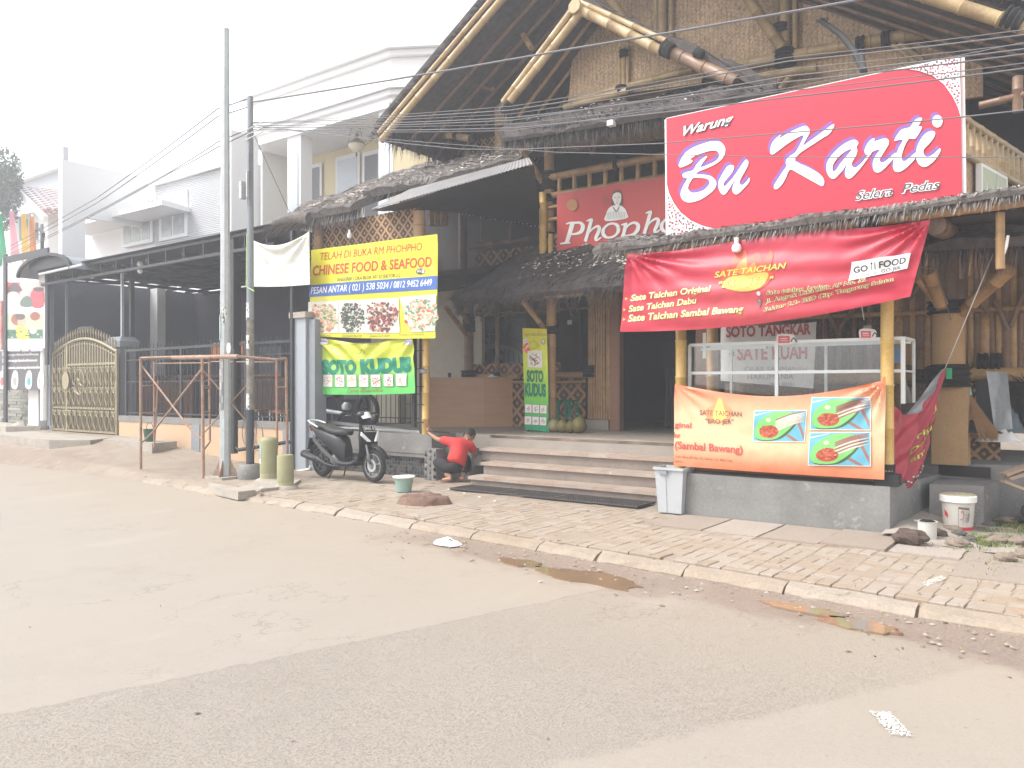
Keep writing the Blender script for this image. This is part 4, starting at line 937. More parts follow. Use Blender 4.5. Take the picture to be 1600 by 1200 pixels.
for cx in (.28, .55, .78): pr.fill([smooth_loop([(cx-.06, .93), (cx-.05, .6), (cx, .4), (cx+.05, .65), (cx+.06, .93)])], (.3, .32, .27))
pr.rect(.58, .02, .6, .98, (.7, .72, .66)); pr.build(sg)
# ================================================================ food stall: plinth, posts, awning
stall = thing('food_stall', 'bamboo food stall corner with grey concrete plinth and thatched awning edge', 'stall', (-2.7, 8.9, 0))
PZ = .545
m = MB(); m.prism([(-3.98, 8.3), (-1.62, 8.3), (-1.42, 9.9), (-3.98, 9.9)], .0, PZ); m.build('plinth', mat('smooth cement render', (.255, .25, .235), rough=.75, var=.28, scale=2.2, bump=.12, bscale=30, col2=(.17, .17, .165), wear=((.33, .32, .3), .6, 1.8)), stall)
SPX = ((1063, 8.45), (1387, 8.42))
for x, v in SPX: bam((U(x, v), v, PZ), (U(x, v), v, 3.02), .062, stall, 'bamy', 'post', 16)
ur = U(1387, 8.42)
MB().tube([(ur, 8.42, PZ+.09), (ur, 8.42, PZ+.21)], .068, 14).build('post_sleeve', M['rubber'], stall)
m = MB(); m.box((ur-.105, 8.33, PZ), (ur+.105, 8.53, PZ+.11)); m.build('post_foot', M['rubber'], stall)
for x in (1114,): bam((U(x, 9.85), 9.85, PZ), (U(x, 9.85), 9.85, 3.2), .075, stall, 'bam', 'post', 12); knot((U(x, 9.85), 9.85, 2.32), .1, .12, stall)
# awning: long thatched roll on poles
ea, eb = P(935, 396, 8.12), P(1600, 312, 8.12)
AL = (-4.78, 8.1, 3.05); AR = (-.1, 8.0, 3.14)
thatch_slab(AL, AR, (-.3, 8.55, 3.22), (-4.7, 8.55, 3.22), .07, 80, 8, .022, stall, 'thatch', 'fibre', 1600, 1300, .16, 'awning_thatch', .45)
for a, b_ in ((-4.4, -3.3), (-3.35, -2.2), (-2.25, -1.2), (-1.25, -.15)): bam((a, 8.2, 3.03+(a+4.78)*.019), (b_, 8.2, 3.03+(b_+4.78)*.019), .05, stall, 'bam', 'eave_pole')
knot((-1.78, 8.18, 3.1), .09, .2, stall, axis='u')
MB().box((-4.7, 8.56, 3.1), (-.3, 9.9, 3.16)).build('awning_board', M['dk'], stall)
bam((U(1563, 8.3), 8.3, 2.55), (U(1563, 8.3), 8.3, 3.12), .038, stall, 'bam', 'post'); knot((U(1563, 8.3), 8.3, 3.08), .06, .06, stall)
bam((U(1480, 9), 8.3, 3.0), (U(1480, 9), 9.6, 3.1), .09, stall, 'bamd', 'beam')
MB().tube([P(1575, 368, 8.3), P(1572, 385, 8.3), P(1567, 405, 8.3)], [.012, .014, .006], 6).build('rag', M['white'], stall)
lb = MB(); c_ = P(1151, 388, 8.05); lb.lathe([(0, -.05), (.04, -.035), (.052, 0), (.04, .035), (.022, .05), (.025, .11)], c_, 14); lb.build('lamp_bulb', M['white'], stall)
MB().tube([P(1345, 470, 8.9), P(1350, 500, 8.9)], .005, 5).build('lamp_wire', M['white'], stall); MB().box(P(1349, 514, 8.9), add(P(1361, 508, 8.9), (0, .04, 0))).build('socket_box', M['concd'], stall)
# glass display case standing on the counter of the stall
case = thing('display_case', 'white framed glass display case on the stall counter behind the orange banner', 'display case', (-2.7, 8.8, PZ))
al = mat('white aluminium', (.72, .73, .72), rough=.35, var=.05, bump=0)
cu = (U(1075, 8.55), U(1418, 8.9)); zt = (1.98, 2.0); CB = 1.32
uL, uR, zT, zB, vF, vB = U(1077, 8.55), U(1425, 8.55), 1.98, 1.3, 8.55, 9.1
uR = U(1417, 8.75)
for u in (uL, U(1213, vF), uR):
    MB().box((u-.018, vF, zB-(.2 if u < -2 else -.04)), (u+.018, vF+.036, zT)).build('frame_post', al, case)
for u in (uL+.28, U(1290, vB), uR): MB().box((u-.014, vB, zB-(.2 if u < -2 else -.04)), (u+.014, vB+.028, zT)).build('frame_post', al, case)
for z in (zT, 1.66): MB().box((uL, vF+.004, z-.016), (uR, vF+.03, z+.016)).build('frame_rail', al, case)
MB().box((uL, vB+.002, zT-.016), (uR, vB+.026, zT+.012)).build('frame_rail', al, case)
for u in (uL, uR): MB().box((u-.015, vF+.036, zT-.016), (u+.015, vB, zT+.016)).build('frame_rail', al, case); MB().box((u-.01, vF+.036, 1.65), (u+.01, vB, 1.67)).build('frame_rail', al, case)
MB().box((uL+.1, vF+.09, zT-.06), (uL+.85, vF+.12, zT-.035)).build('door_track', al, case); MB().box((-2.75, vF+.09, zT-.05), (-1.5, vF+.12, zT-.03)).build('door_track', al, case)
gl = glassmat()
MB().quad((uL+.018, vF+.015, zB-.2), (uR-.018, vF+.015, zB-.2), (uR-.018, vF+.015, zT-.016), (uL+.018, vF+.015, zT-.016)).build('pane', gl, case)
MB().quad((uR, vF+.036, zB+.04), (uR, vB, zB+.04), (uR, vB, zT-.016), (uR, vF+.036, zT-.016)).build('pane', gl, case)
MB().box((uL, vF-.01, .56), (ur-.12, vB+.05, 1.09)).build('counter', M['wood'], case)
for x0, x1 in ((1216, 1245), (1345, 1372)):                                       # stickers
    pr = Print(lambda x, y, l: add(P(x, y, vF-.003), (0, -l, 0)))
    y0 = 527 if x0 < 1300 else 519
    pr.fill([smooth_loop([(x0-2, y0-4), (x1-8, y0-5), (x1-3, y0), (x1-6, y0+10), (x0+2, y0+12), (x0-1, y0+11)])], (.75, .7, .7)); pr.rect(x0, y0-2, x1-11, y0+9, (.62, .09, .11)); pr.rect(x0+3, y0+1, x1-15, y0+3, (.75, .55, .5)); pr.rect(x0+3, y0+5, x1-14, y0+6, (.75, .5, .5))
    pr.ell(x1-6, y0+1, 4, 4, (.7, .7, .68), 8); pr.stroke([(x1-9, y0+7), (x1-5, y0+1), (x1, y0+8)], 2, (.05, .06, .05)); pr.build(case, 'sticker')
MB().box(P(1098, 560, 8.8), add(P(1103, 520, 8.8), (0, .01, 0))).build('paper_strip', M['white'], case)
MB().prism([(U(1392, 9.05), 1.75), (U(1412, 9.05), 1.75), (U(1410, 9.05), 1.85), (U(1402, 9.05), 1.93), (U(1393, 9.05), 1.95)], 9.0, 9.02, 'v').build('blue_paper', mat('blue plastic', (.12, .3, .6), rough=.4, var=.1), case)
# ================================================================ banners and boards
CR = (.52, .025, .055)
def banner(name, label, v, top, bot, s_rng, colf, fold, nu=60, nv=30, drawf=None, group=None, back=True, ret=False, rough=.42, th=.003):
    """top(s), bot(s): drawing-plane edge curves; fold(s,t): push towards the viewer in metres"""
    def st2(x, y):
        s = (x-s_rng[0])/(s_rng[1]-s_rng[0]); s = max(0, min(1, s)); a, b_ = top(s), bot(s); t = (y-a[1])/((b_[1]-a[1]) or 1)
        return s, max(0, min(1, t))
    def pt(s, t, lift=0):
        a, b_ = top(s), bot(s); x, y = a[0]*(1-t)+b_[0]*t, a[1]*(1-t)+b_[1]*t
        p = P(x, y, v); return (p[0], p[1]-fold(s, t)-lift, p[2])
    m = MB(); m.grid(lambda s, t: pt(s, t), nu, nv, colf)
    n = len(m.v); m.v += [(p[0], p[1]+th, p[2]) for p in m.v]; W = nu+1
    for i in range(nu): m.face((i, i+1, n+i+1, n+i), colf(i/nu, 0)); k = nv*W+i; m.face((k, k+1, n+k+1, n+k), colf(i/nu, 1))
    for j in range(nv): m.face((j*W, j*W+W, n+j*W+W, n+j*W), colf(0, j/nv)); k = j*W+nu; m.face((k, k+W, n+k+W, n+k), colf(1, j/nv))
    for j in range(nv):
        for i in range(nu): a = n+j*W+i; m.face((a, a+1, a+W+1, a+W), (.55, .55, .55), True)
    r = thing(name, label, 'banner', P((top(0)[0]+top(1)[0])/2, (bot(0)[1]+bot(1)[1])/2, v))
    m.build('cloth', printmat('banner vinyl', rough), r)
    def sf(x, y, l):
        s, t = st2(x, y); p = P(x, y, v); return (p[0], p[1]-fold(s, t)-l-.004, p[2])
    if drawf:
        pr = Print(sf); pr.mx = 3.2; drawf(pr); pr.build(r)
    return r
def quadcurve(a, b_, sag=0): return lambda s: (a[0]*(1-s)+b_[0]*s, a[1]*(1-s)+b_[1]*s+sag*4*s*(1-s))
def rays(corners, s, t, A=.03, k=14, reach=1.0, asp=1.0):
    """folds radiating from tied corners"""
    q = 0
    for (cs, ct, a0) in corners:
        ds, dt = (s-cs)*asp, (t-ct); d = math.hypot(ds, dt); an = math.atan2(dt, ds)
        q += a0*A*math.sin(an*k+cs*3)*min(1, d*5)*max(0, 1-d/reach)
    return q
FOODR = [(.35, .04, .03), (.5, .12, .05), (.6, .35, .12), (.2, .03, .02), (.65, .6, .5), (.12, .2, .04)]
# ---- the big sign on the awning
SV = 8.3
bs = thing('shop_sign', 'large red sign reading Bu Karti in white brush script above the stall', 'sign', (-2.5, SV, 3.2))
c4 = [P(1041, 185, SV), P(1500, 87, SV), P(1503, 318, SV), P(1043, 372, SV)]
m = MB(); m.prism([(p[0], p[2]) for p in c4], SV, SV+.06, 'v', ); m.build('board', mat('red sign face', CR, rough=.38, var=.1, scale=.8, bump=.0), bs)
m = MB()
for i in range(4):
    a, b_ = c4[i], c4[(i+1) % 4]; m.bar((a[0], SV+.03, a[2]), (b_[0], SV+.03, b_[2]), .066, .007)
m.build('sign_frame', M['white'], bs)
for u in (-3.6, -1.3): MB().bar((u, SV+.12, 3.1), (u, SV+.12, 4.3), .05).build('support', M['steel'], bs)
MB().bar((-3.9, SV+.1, 4.2), (-1.1, SV+.1, 4.2), .04).build('support', M['steel'], bs)
pr = Print(lambda x, y, l: add(P(x, y, SV-.002), (0, -l, 0)))
WH, PU = (.85, .85, .85), (.22, .1, .42)
Z1 = lambda pts, ox=1040, oy=220: [(ox+x/10, oy+y/10) for x, y in pts]
B1 = Z1([(205,390),(225,330),(260,260),(330,170),(450,95),(600,40),(700,12),(790,8),(860,20),(920,80),(937,150),(915,240),(850,320),(740,390),(600,450),(520,480),(480,525),(600,530),(700,550),(770,600),(798,670),(770,750),(690,830),(560,915),(450,955),(350,965),(270,925),(238,860),(245,780),(290,680),(345,590),(290,580),(265,550),(280,510),(340,485),(430,460),(480,380),(560,290),(650,235),(640,270),(590,340),(550,415),(660,375),(760,330),(820,280),(838,235),(830,185),(790,155),(700,160),(600,185),(500,222),(440,250),(390,290),(425,310),(405,345),(330,385),(240,420)])
B2 = Z1([(440,580),(560,582),(650,595),(690,640),(670,700),(600,770),(500,805),(420,812),(370,780),(355,740),(370,680),(400,630)])
U1 = Z1([(830,640),(850,590),(900,500),(960,410),(1010,380),(1060,385),(1075,420),(1040,500),(980,580),(925,640),(910,690),(930,710),(980,660),(1060,570),(1150,440),(1230,320),(1270,295),(1298,330),(1285,400),(1230,500),(1180,590),(1160,650),(1180,690),(1220,680),(1270,630),(1305,580),(1320,600),(1300,660),(1230,740),(1160,810),(1110,840),(1065,820),(1045,770),(1060,690),(1095,600),(1030,700),(980,780),(940,830),(900,845),(860,810),(830,730)])
K1 = Z1([(135,590),(145,500),(175,420),(240,350),(310,300),(275,368),(400,290),(560,210),(680,168),(730,190),(760,260),(720,340),(650,475),(720,430),(900,300),(1060,180),(1130,138),(1135,180),(1090,260),(1030,320),(980,345),(820,450),(650,560),(570,625),(525,715),(700,800),(850,880),(940,950),(980,1020),(975,1090),(940,1110),(880,1080),(700,980),(540,890),(445,850),(390,960),(345,1050),(290,1120),(230,1160),(195,1140),(205,1080),(270,980),(340,870),(390,800),(380,740),(400,680),(450,635),(520,590),(570,520),(620,420),(660,325),(630,320),(560,355),(420,440),(300,530),(220,590),(170,618)], 1190, 180)
a1 = Z1([(1015,790),(1035,720),(1100,620),(1220,500),(1340,420),(1440,385),(1500,405),(1515,450),(1485,495),(1500,560),(1470,650),(1425,720),(1410,770),(1430,810),(1480,815),(1580,730),(1650,640),(1690,640),(1670,665),(1600,765),(1500,885),(1420,970),(1360,995),(1315,960),(1305,880),(1330,770),(1280,850),(1210,930),(1150,990),(1100,995),(1050,950),(1020,880)], 1190, 180)
a2 = Z1([(1415,535),(1330,640),(1230,760),(1170,850),(1130,880),(1110,850),(1120,780),(1180,680),(1280,590),(1350,550)], 1190, 180)
r1 = Z1([(110,760),(130,690),(190,600),(250,560),(270,575),(260,610),(340,585),(440,562),(485,590),(490,650),(450,720),(390,820),(350,890),(360,930),(400,940),(470,895),(560,810),(600,790),(590,850),(520,930),(440,1020),(360,1085),(310,1100),(260,1075),(240,1010),(245,920),(290,820),(355,735),(230,775),(205,825),(150,825),(120,800)], 1340, 160)
t1 = Z1([(575,605),(590,560),(640,480),(700,420),(820,390),(870,310),(930,255),(990,240),(1010,265),(970,340),(945,378),(1005,380),(990,440),(910,565),(860,572),(800,575),(740,680),(700,800),(690,870),(710,915),(750,915),(820,860),(900,790),(935,790),(920,850),(860,930),(780,1010),(700,1070),(630,1092),(575,1070),(555,1000),(565,900),(595,830),(650,700),(710,590),(640,592)], 1340, 160)
i1 = Z1([(915,800),(930,700),(980,590),(1060,490),(1140,450),(1200,455),(1215,490),(1190,560),(1120,650),(1050,720),(1030,770),(1040,820),(1080,850),(1140,840),(1210,790),(1280,720),(1300,745),(1280,800),(1220,890),(1150,960),(1080,1005),(1020,1008),(960,970),(925,900)], 1340, 160)
i2 = [(1340+(1248+78*math.cos(t)+25*math.sin(t))/10, 160+(298+92*math.sin(t)-30*math.cos(t))/10) for t in [k*6.283/20 for k in range(20)]]
G_ = ([B1, B2], [U1], [K1], [a1, a2], [r1], [t1], [i1], [i2])
for dx, dy, col in ((-3.6, -4.6, PU), (-.5, -.6, (.12, .05, .12)), (0, 0, WH)):
    for g in G_:
        n = 1
        pr.fill([[(x+dx, y+dy) for x, y in smooth_loop(lp, 2)] for lp in g], col)
# floral batik corners
def batik(outline, n, seed):
    random.seed(seed); pr.fill([outline], WH); xs = [p[0] for p in outline]; ys = [p[1] for p in outline]
    def inside(x, y):
        c = False; j = len(outline)-1
        for i in range(len(outline)):
            xi, yi = outline[i]; xj, yj = outline[j]
            if (yi > y) != (yj > y) and x < (xj-xi)*(y-yi)/(yj-yi)+xi: c = not c
            j = i
        return c
    ly = pr.k; pr.k += 2; seen = []
    for k in range(n):
        x, y = rnd(min(xs), max(xs)), rnd(min(ys), max(ys))
        if not all(inside(x+a_, y+b_) for a_ in (-2, 2) for b_ in (-2, 2)) or any(math.hypot(x-a_, y-b_) < 3.9 for a_, b_ in seen): continue
        seen.append((x, y))
        col = random.choice(((.45, .03, .08), (.13, .07, .09), (.5, .1, .14))); a = rnd(0, 3.14); w = rnd(.7, 1.2)
        if rnd(0, 1) < .4:
            for q in range(5): pr.ell(x+1.2*math.cos(q*1.256+a), y+1.2*math.sin(q*1.256+a), 1.15, 1.0, col, 6, layer=ly)
        else:
            pr.ell(x, y, 2.9*w, 1.25*w, col, 8, a, layer=ly); pr.ell(x+1.3*math.cos(a+1), y+1.3*math.sin(a+1), 1.3, .5, col, 6, a+1, layer=ly+1)
batik([(1042.5, 288), (1046, 302), (1053, 317), (1064, 332), (1080, 345), (1098, 353), (1118, 358), (1118, 363), (1043, 371)], 900, 3)
batik([(1408, 106.8), (1499.5, 87.5), (1502, 185), (1497, 168), (1488, 150), (1475, 132), (1457, 118), (1436, 111)], 1500, 5)
random.seed(11)
for off, col, bo in (((0, 0), (.07, .07, .08), .055), ((0, 0), WH, .018)): pr.text('Warung', 1062+off[0], 214, 1142, 193, 17, col, bo, .42)
for col, bo in ((WH, .065), ((.07, .07, .08), .01)): pr.text('Selera', 1336, 313.5, 1394, 305, 15, col, bo, .4); pr.text('Pedas', 1409, 302, 1466, 295, 15, col, bo, .4)
pr.build(bs, 'lettering', printmat('printed vinyl', .42))
# ---- the smaller red sign on the balcony
PVs = 10.88
ps = thing('shop_sign', 'faded red sign reading Phopho with a drawn portrait, fixed to the balcony', 'sign', (-6, PVs, 3.6))
q = [P(870, 303, PVs), P(1075, 270, PVs), P(1075, 372, PVs), P(870.5, 399, PVs)]
MB().prism([(p[0], p[2]) for p in q], PVs, PVs+.03, 'v').build('board', mat('faded red sign face', (.52, .065, .06), rough=.5, var=.06, scale=1, bump=0), ps)
pr = Print(lambda x, y, l: add(P(x, y, PVs-.002), (0, -l, 0)))
k8 = lambda pts: [(865+x/8, 280+y/8) for x, y in pts]
W2 = (.8, .79, .76)
def word(pr, dx, dy, col):
    o = lambda pts: [(x+dx, y+dy) for x, y in k8(pts)]
    pr.stroke(o([(238,550),(205,670),(165,800)]), [7, 6.5, 6.2], col); pr.stroke(o([(158,560),(215,545),(300,543)]), [2, 3, 3], col); pr.stroke(o([(85,808),(150,798),(212,796)]), [2.2, 3.2, 2.2], col)
    pr.stroke(o([(250,548),(330,545),(368,585),(350,650),(290,682),(215,688)]), [3, 4, 6.5, 6, 3.5, 2.5], col)
    for ox, oy in ((0, 0), (738, -96)):
        q = lambda pts: o([(x+ox, y+oy) for x, y in pts])
        pr.stroke(q([(478,500),(440,640),(398,780)]), [5.5, 5.2, 5], col); pr.stroke(q([(415,525),(450,510),(490,498)]), [1.5, 3, 3], col)
        pr.stroke(q([(425,700),(480,630),(545,590),(575,610),(560,670),(530,735),(540,765),(600,725)]), [2, 2.5, 4, 5.5, 5.5, 5, 3.5, 1.5], col)
    for cx, cy in ((718, 655), (1450, 585)):
        pr.stroke(o([(cx+95*math.cos(t)+22*math.sin(t), cy-88*math.sin(t)-12) for t in [k*6.2832/14+.4 for k in range(15)]]), [5.6 if k % 7 in (0, 1, 6) else 3.6 for k in range(15)], col)
    pr.stroke(o([(905,560),(880,680),(835,800)]), [5.5, 5.2, 4.5], col); pr.stroke(o([(845,575),(880,565),(925,552)]), [1.5, 3, 3], col)
    pr.stroke(o([(895,640),(940,575),(1010,545),(1060,575),(1050,640),(1000,690),(930,708),(880,690)]), [2.5, 3.2, 4, 6, 6, 4, 3, 2], col)
word(pr, .9, .9, (.25, .12, .1)); word(pr, 0, 0, W2)
pr.text('CAFE & RESTO', 986, 378.5, 1060, 368, 5.2, W2, .02, .3)
o = k8
pr.fill([smooth_loop(o([(735,320),(728,260),(735,200),(765,150),(810,138),(850,160),(862,215),(868,290),(850,325)]))], (.1, .07, .06))
pr.fill([smooth_loop(o([(655,525),(660,440),(690,370),(740,335),(790,325),(850,335),(900,375),(922,430),(920,490)]))], W2)
pr.fill([smooth_loop(o([(752,190),(800,165),(845,185),(850,245),(835,305),(805,330),(770,315),(748,265),(738,240)]))], (.82, .78, .72))
pr.stroke(o([(745,345),(790,405),(828,340)]), [1.2, 2, 1.2], (.1, .08, .08)); pr.stroke(o([(745,345),(752,190)]), .1, (.1, .08, .08))
for i in range(12): pr.stroke(o([(675+i*20, 400+abs(i-6)*3), (672+i*20, 505-i*2)]), .7, (.35, .38, .38))
pr.stroke(o([(765,235),(785,230)]), .8, (.15, .1, .1)); pr.stroke(o([(812,228),(835,230)]), .8, (.15, .1, .1)); pr.stroke(o([(785,295),(800,300),(815,292)]), .7, (.3, .1, .1)); pr.stroke(o([(800,240),(798,272),(806,275)]), .4, (.4, .25, .2))
pr.ell(865+240/8, 280+325/8, 8.5, 9, (.42, .22, .07), 18)
for i in range(5): pr.stroke(o([(190+i*8, 300+i*18), (290-i*6, 290+i*16)]), .6, (.5, .14, .08))
for j in range(2):
    for i in range(5): pr.stroke(o([(622+j*38, 215+i*28), (650+j*38, 205+i*28)]), .8, (.3, .1, .07)); pr.stroke(o([(636+j*38, 200+i*28), (634+j*38, 222+i*28)]), .8, (.3, .1, .07))
pr.build(ps, 'lettering')
# ---- yellow banner
YL, BL, RD = (.72, .66, .035), (.05, .13, .42), (.52, .07, .03)
def d_yel(pr):
    pr.text('TELAH DI BUKA RM PHOHPHO', 501, 407, 659, 391, 12.5, RD, .0, .1); pr.text('CHINESE FOOD & SEAFOOD', 490, 431, 674, 416, 16, (.55, .06, .03), .018, .06)
    pr.text('ANGGREK LOKA BLOK AF/ S2 SEKTOR 2-2', 529, 440, 626, 432.5, 5.6, (.05, .04, .03), .0)
    pr.k += 1; pr._put([(484.5+i*198.5/10, 446-i*1.55) for i in range(11)]+[(484+i*199/10, 464.5-i*1.25) for i in range(11)], [(i, i+1, 12+i, 11+i) for i in range(10)], BL)
    pr.text('PESAN ANTAR ( 021 ) 538 5034 / 0812 9452 6449', 487, 459.5, 674, 446, 11, WH, .008, .1)
    pr.ell(657, 424, 7.5, 4.6, (.04, .04, .05), 14, -.1); pr.ell(660.5, 423.5, 3.6, 3.4, WH, 10); pr.text('Wi', 651, 426.5, 656.5, 425.5, 5, WH, .01); pr.text('Fi', 658, 426, 663.5, 425, 5, (.03, .03, .03), .01)
    pr.stroke([(671, 420), (674, 417.5), (676.5, 420), (674, 422)], .8, WH); pr.text('...', 670, 428, 677, 427.5, 4, WH, .01)
    ph = (((483, 472), (531, 470), (530, 520), (483, 521)), ((531.5, 469.5), (571, 468), (575, 520), (531, 520.5)), ((570, 468), (624, 465), (626, 520), (572, 521)), ((625, 464), (682, 460), (682, 517), (645, 519)))
    bits = ([(.55, .3, .18), (.6, .42, .3), (.5, .15, .08), (.65, .5, .35), (.12, .3, .06)], [(.03, .09, .04), (.05, .16, .09), (.06, .05, .05), (.02, .03, .03), (.15, .25, .15), (.2, .08, .12)], [(.25, .04, .05), (.35, .07, .06), (.15, .06, .06), (.45, .3, .2), (.08, .05, .03)], [(.55, .35, .2), (.65, .5, .35), (.5, .1, .06), (.05, .3, .2), (.6, .45, .3)])
    for c, b_ in zip(ph, bits): pr.dish(c, (.68, .68, .62), (.6, .58, .52), b_, 210, 1.5)
    for i, (t, x0, x1, y) in enumerate((('CUMI TEPUNG', 489, 519, 527), ('KANGKUNG BELACAN', 535, 566, 527), ('UDANG SAOS ASAM', 578, 610, 527), ('GURAME SAOS MANGGA', 625, 665, 525))): pr.text(t, x0, y, x1, y-.8, 3.4, (.08, .07, .03), 0, .2)
banner('banner', 'yellow banner reading Chinese Food and Seafood with photographs of dishes', 9.08, quadcurve((487, 391), (684, 366)), quadcurve((484, 525), (682, 528.5), 2), (485, 683), lambda s, t: YL, lambda s, t: .012+.02*math.sin(s*5)*math.sin(t*4)+.012*nz(s*4, t*5), 40, 24, d_yel)
m = MB(); m.tube([P(684, 366, 9.05), P(664, 398, 9.03)], .004, 5); m.tube([P(587, 366, 9.05), P(590, 380, 9.05)], .004, 5); m.tube([P(590, 378, 9.05), P(500, 396, 9.05)], .003, 5)
# ---- green soto kudus banner under it
def gcol(s, t):
    k = sstep(.15, .8, t); return tuple(a*(1-k)+b_*k for a, b_ in zip((.62, .68, .06), (.13, .58, .13)))
TG = (.0, .22, .13)
def d_soto(pr):
    pr.text('SOTO', 505, 583, 559, 583.5, 20, TG, .085); pr.text('KUDUS', 566, 583.5, 645, 579, 21, TG, .085)
    for i in range(7):
        x = 507+i*18.9+(.8 if i > 4 else 0); w = 14.5 if i < 6 else 16.5; y = 585.5-max(0, i-4)*.9
        pr.quad4([(x-.4, y-.4), (x+w+.4, y-.4), (x+w+.4, y+19.4), (x-.4, y+19.4)], (.1, .05, .04), 2, 2)
        b_ = ([(.5, .25, .2), (.6, .5, .4), (.4, .05, .06)], [(.3, .03, .05), (.45, .1, .08)], [(.65, .4, .05), (.6, .5, .2)], [(.4, .08, .08), (.55, .3, .25)], [(.55, .15, .06), (.4, .08, .05)], [(.25, .18, .15), (.4, .15, .12), (.1, .08, .07)], [(.5, .28, .16), (.6, .4, .25)])[i]
        pr.dish([(x, y), (x+w, y), (x+w, y+19), (x, y+19)], (.75, .74, .7), None, b_, 46, 1.3)
    pr.text('Lina Enandra', 545, 613, 600, 612, 6, (.3, .12, .03), .0, .5)
    pr.stroke([(553, 551), (566, 552), (570, 546), (574, 551), (569, 556)], [.5, .9, 1.2, .9, .5], (.2, .22, .03)); pr.stroke([(575, 554), (583, 553), (580, 556), (563, 560)], [.5, .8, .6, .4], (.25, .27, .04))
    pr.text('.. LEZAT ADA ARTINYA ..', 524, 540, 600, 539, 3, (.35, .2, .04), 0, .3)
    for cx in (508, 641): pr.ell(cx, 534, 7.5, 5.5, (.72, .7, .74), 14); pr.ell(cx, 534, 7.5, .4, (.3, .1, .3), 8); pr.text('HALAL' if cx > 600 else 'SOTO', cx-5.5, 535, cx+5.5, 535, 3, (.3, .1, .35), 0)
def f_soto(s, t):
    d = 1-t; w = math.sin((1.5*math.sqrt((s-.5)**2*1.2+0)+t)*17)*.022*sstep(.75, .05, t); return .02+w+rays([(0, 0, 1), (1, 0, 1)], s, t, .03, 11, .8, 1.7)+.006*nz(s*9, t*9)+.03*math.sin(math.pi*s)*(1-t)
banner('banner', 'green and yellow cloth banner reading Soto Kudus with small dish pictures, under the yellow banner', 9.14, lambda s: (498+s*150, 529+1.5*s+8.5*math.sin(math.pi*s)**2-2*s), quadcurve((500, 616), (650, 614.5), 1.5), (498, 649), gcol, f_soto, 90, 50, d_soto)
# ---- plain white banner turned inside out
banner('banner', 'blank white banner sagging between black pole and thatched wing', 8.85, lambda s: (396+s*90, 371+26*(1-(2*s-.9)**2)*.62-6*s), quadcurve((397, 448), (487, 445), 1.5), (396, 487), lambda s, t: (.66, .66, .60), lambda s, t: .04+.04*math.sin(math.pi*s)*(1-t)+rays([(0, 0, 1), (1, 0, 1)], s, t, .03, 10, 1.1, 1.1), 50, 30,
       lambda pr: [pr.text('SATE', 415, 415, 440, 413, 7, (.60, .63, .56), 0), pr.text('AYAM', 446, 413, 470, 411, 7, (.60, .63, .56), 0)])
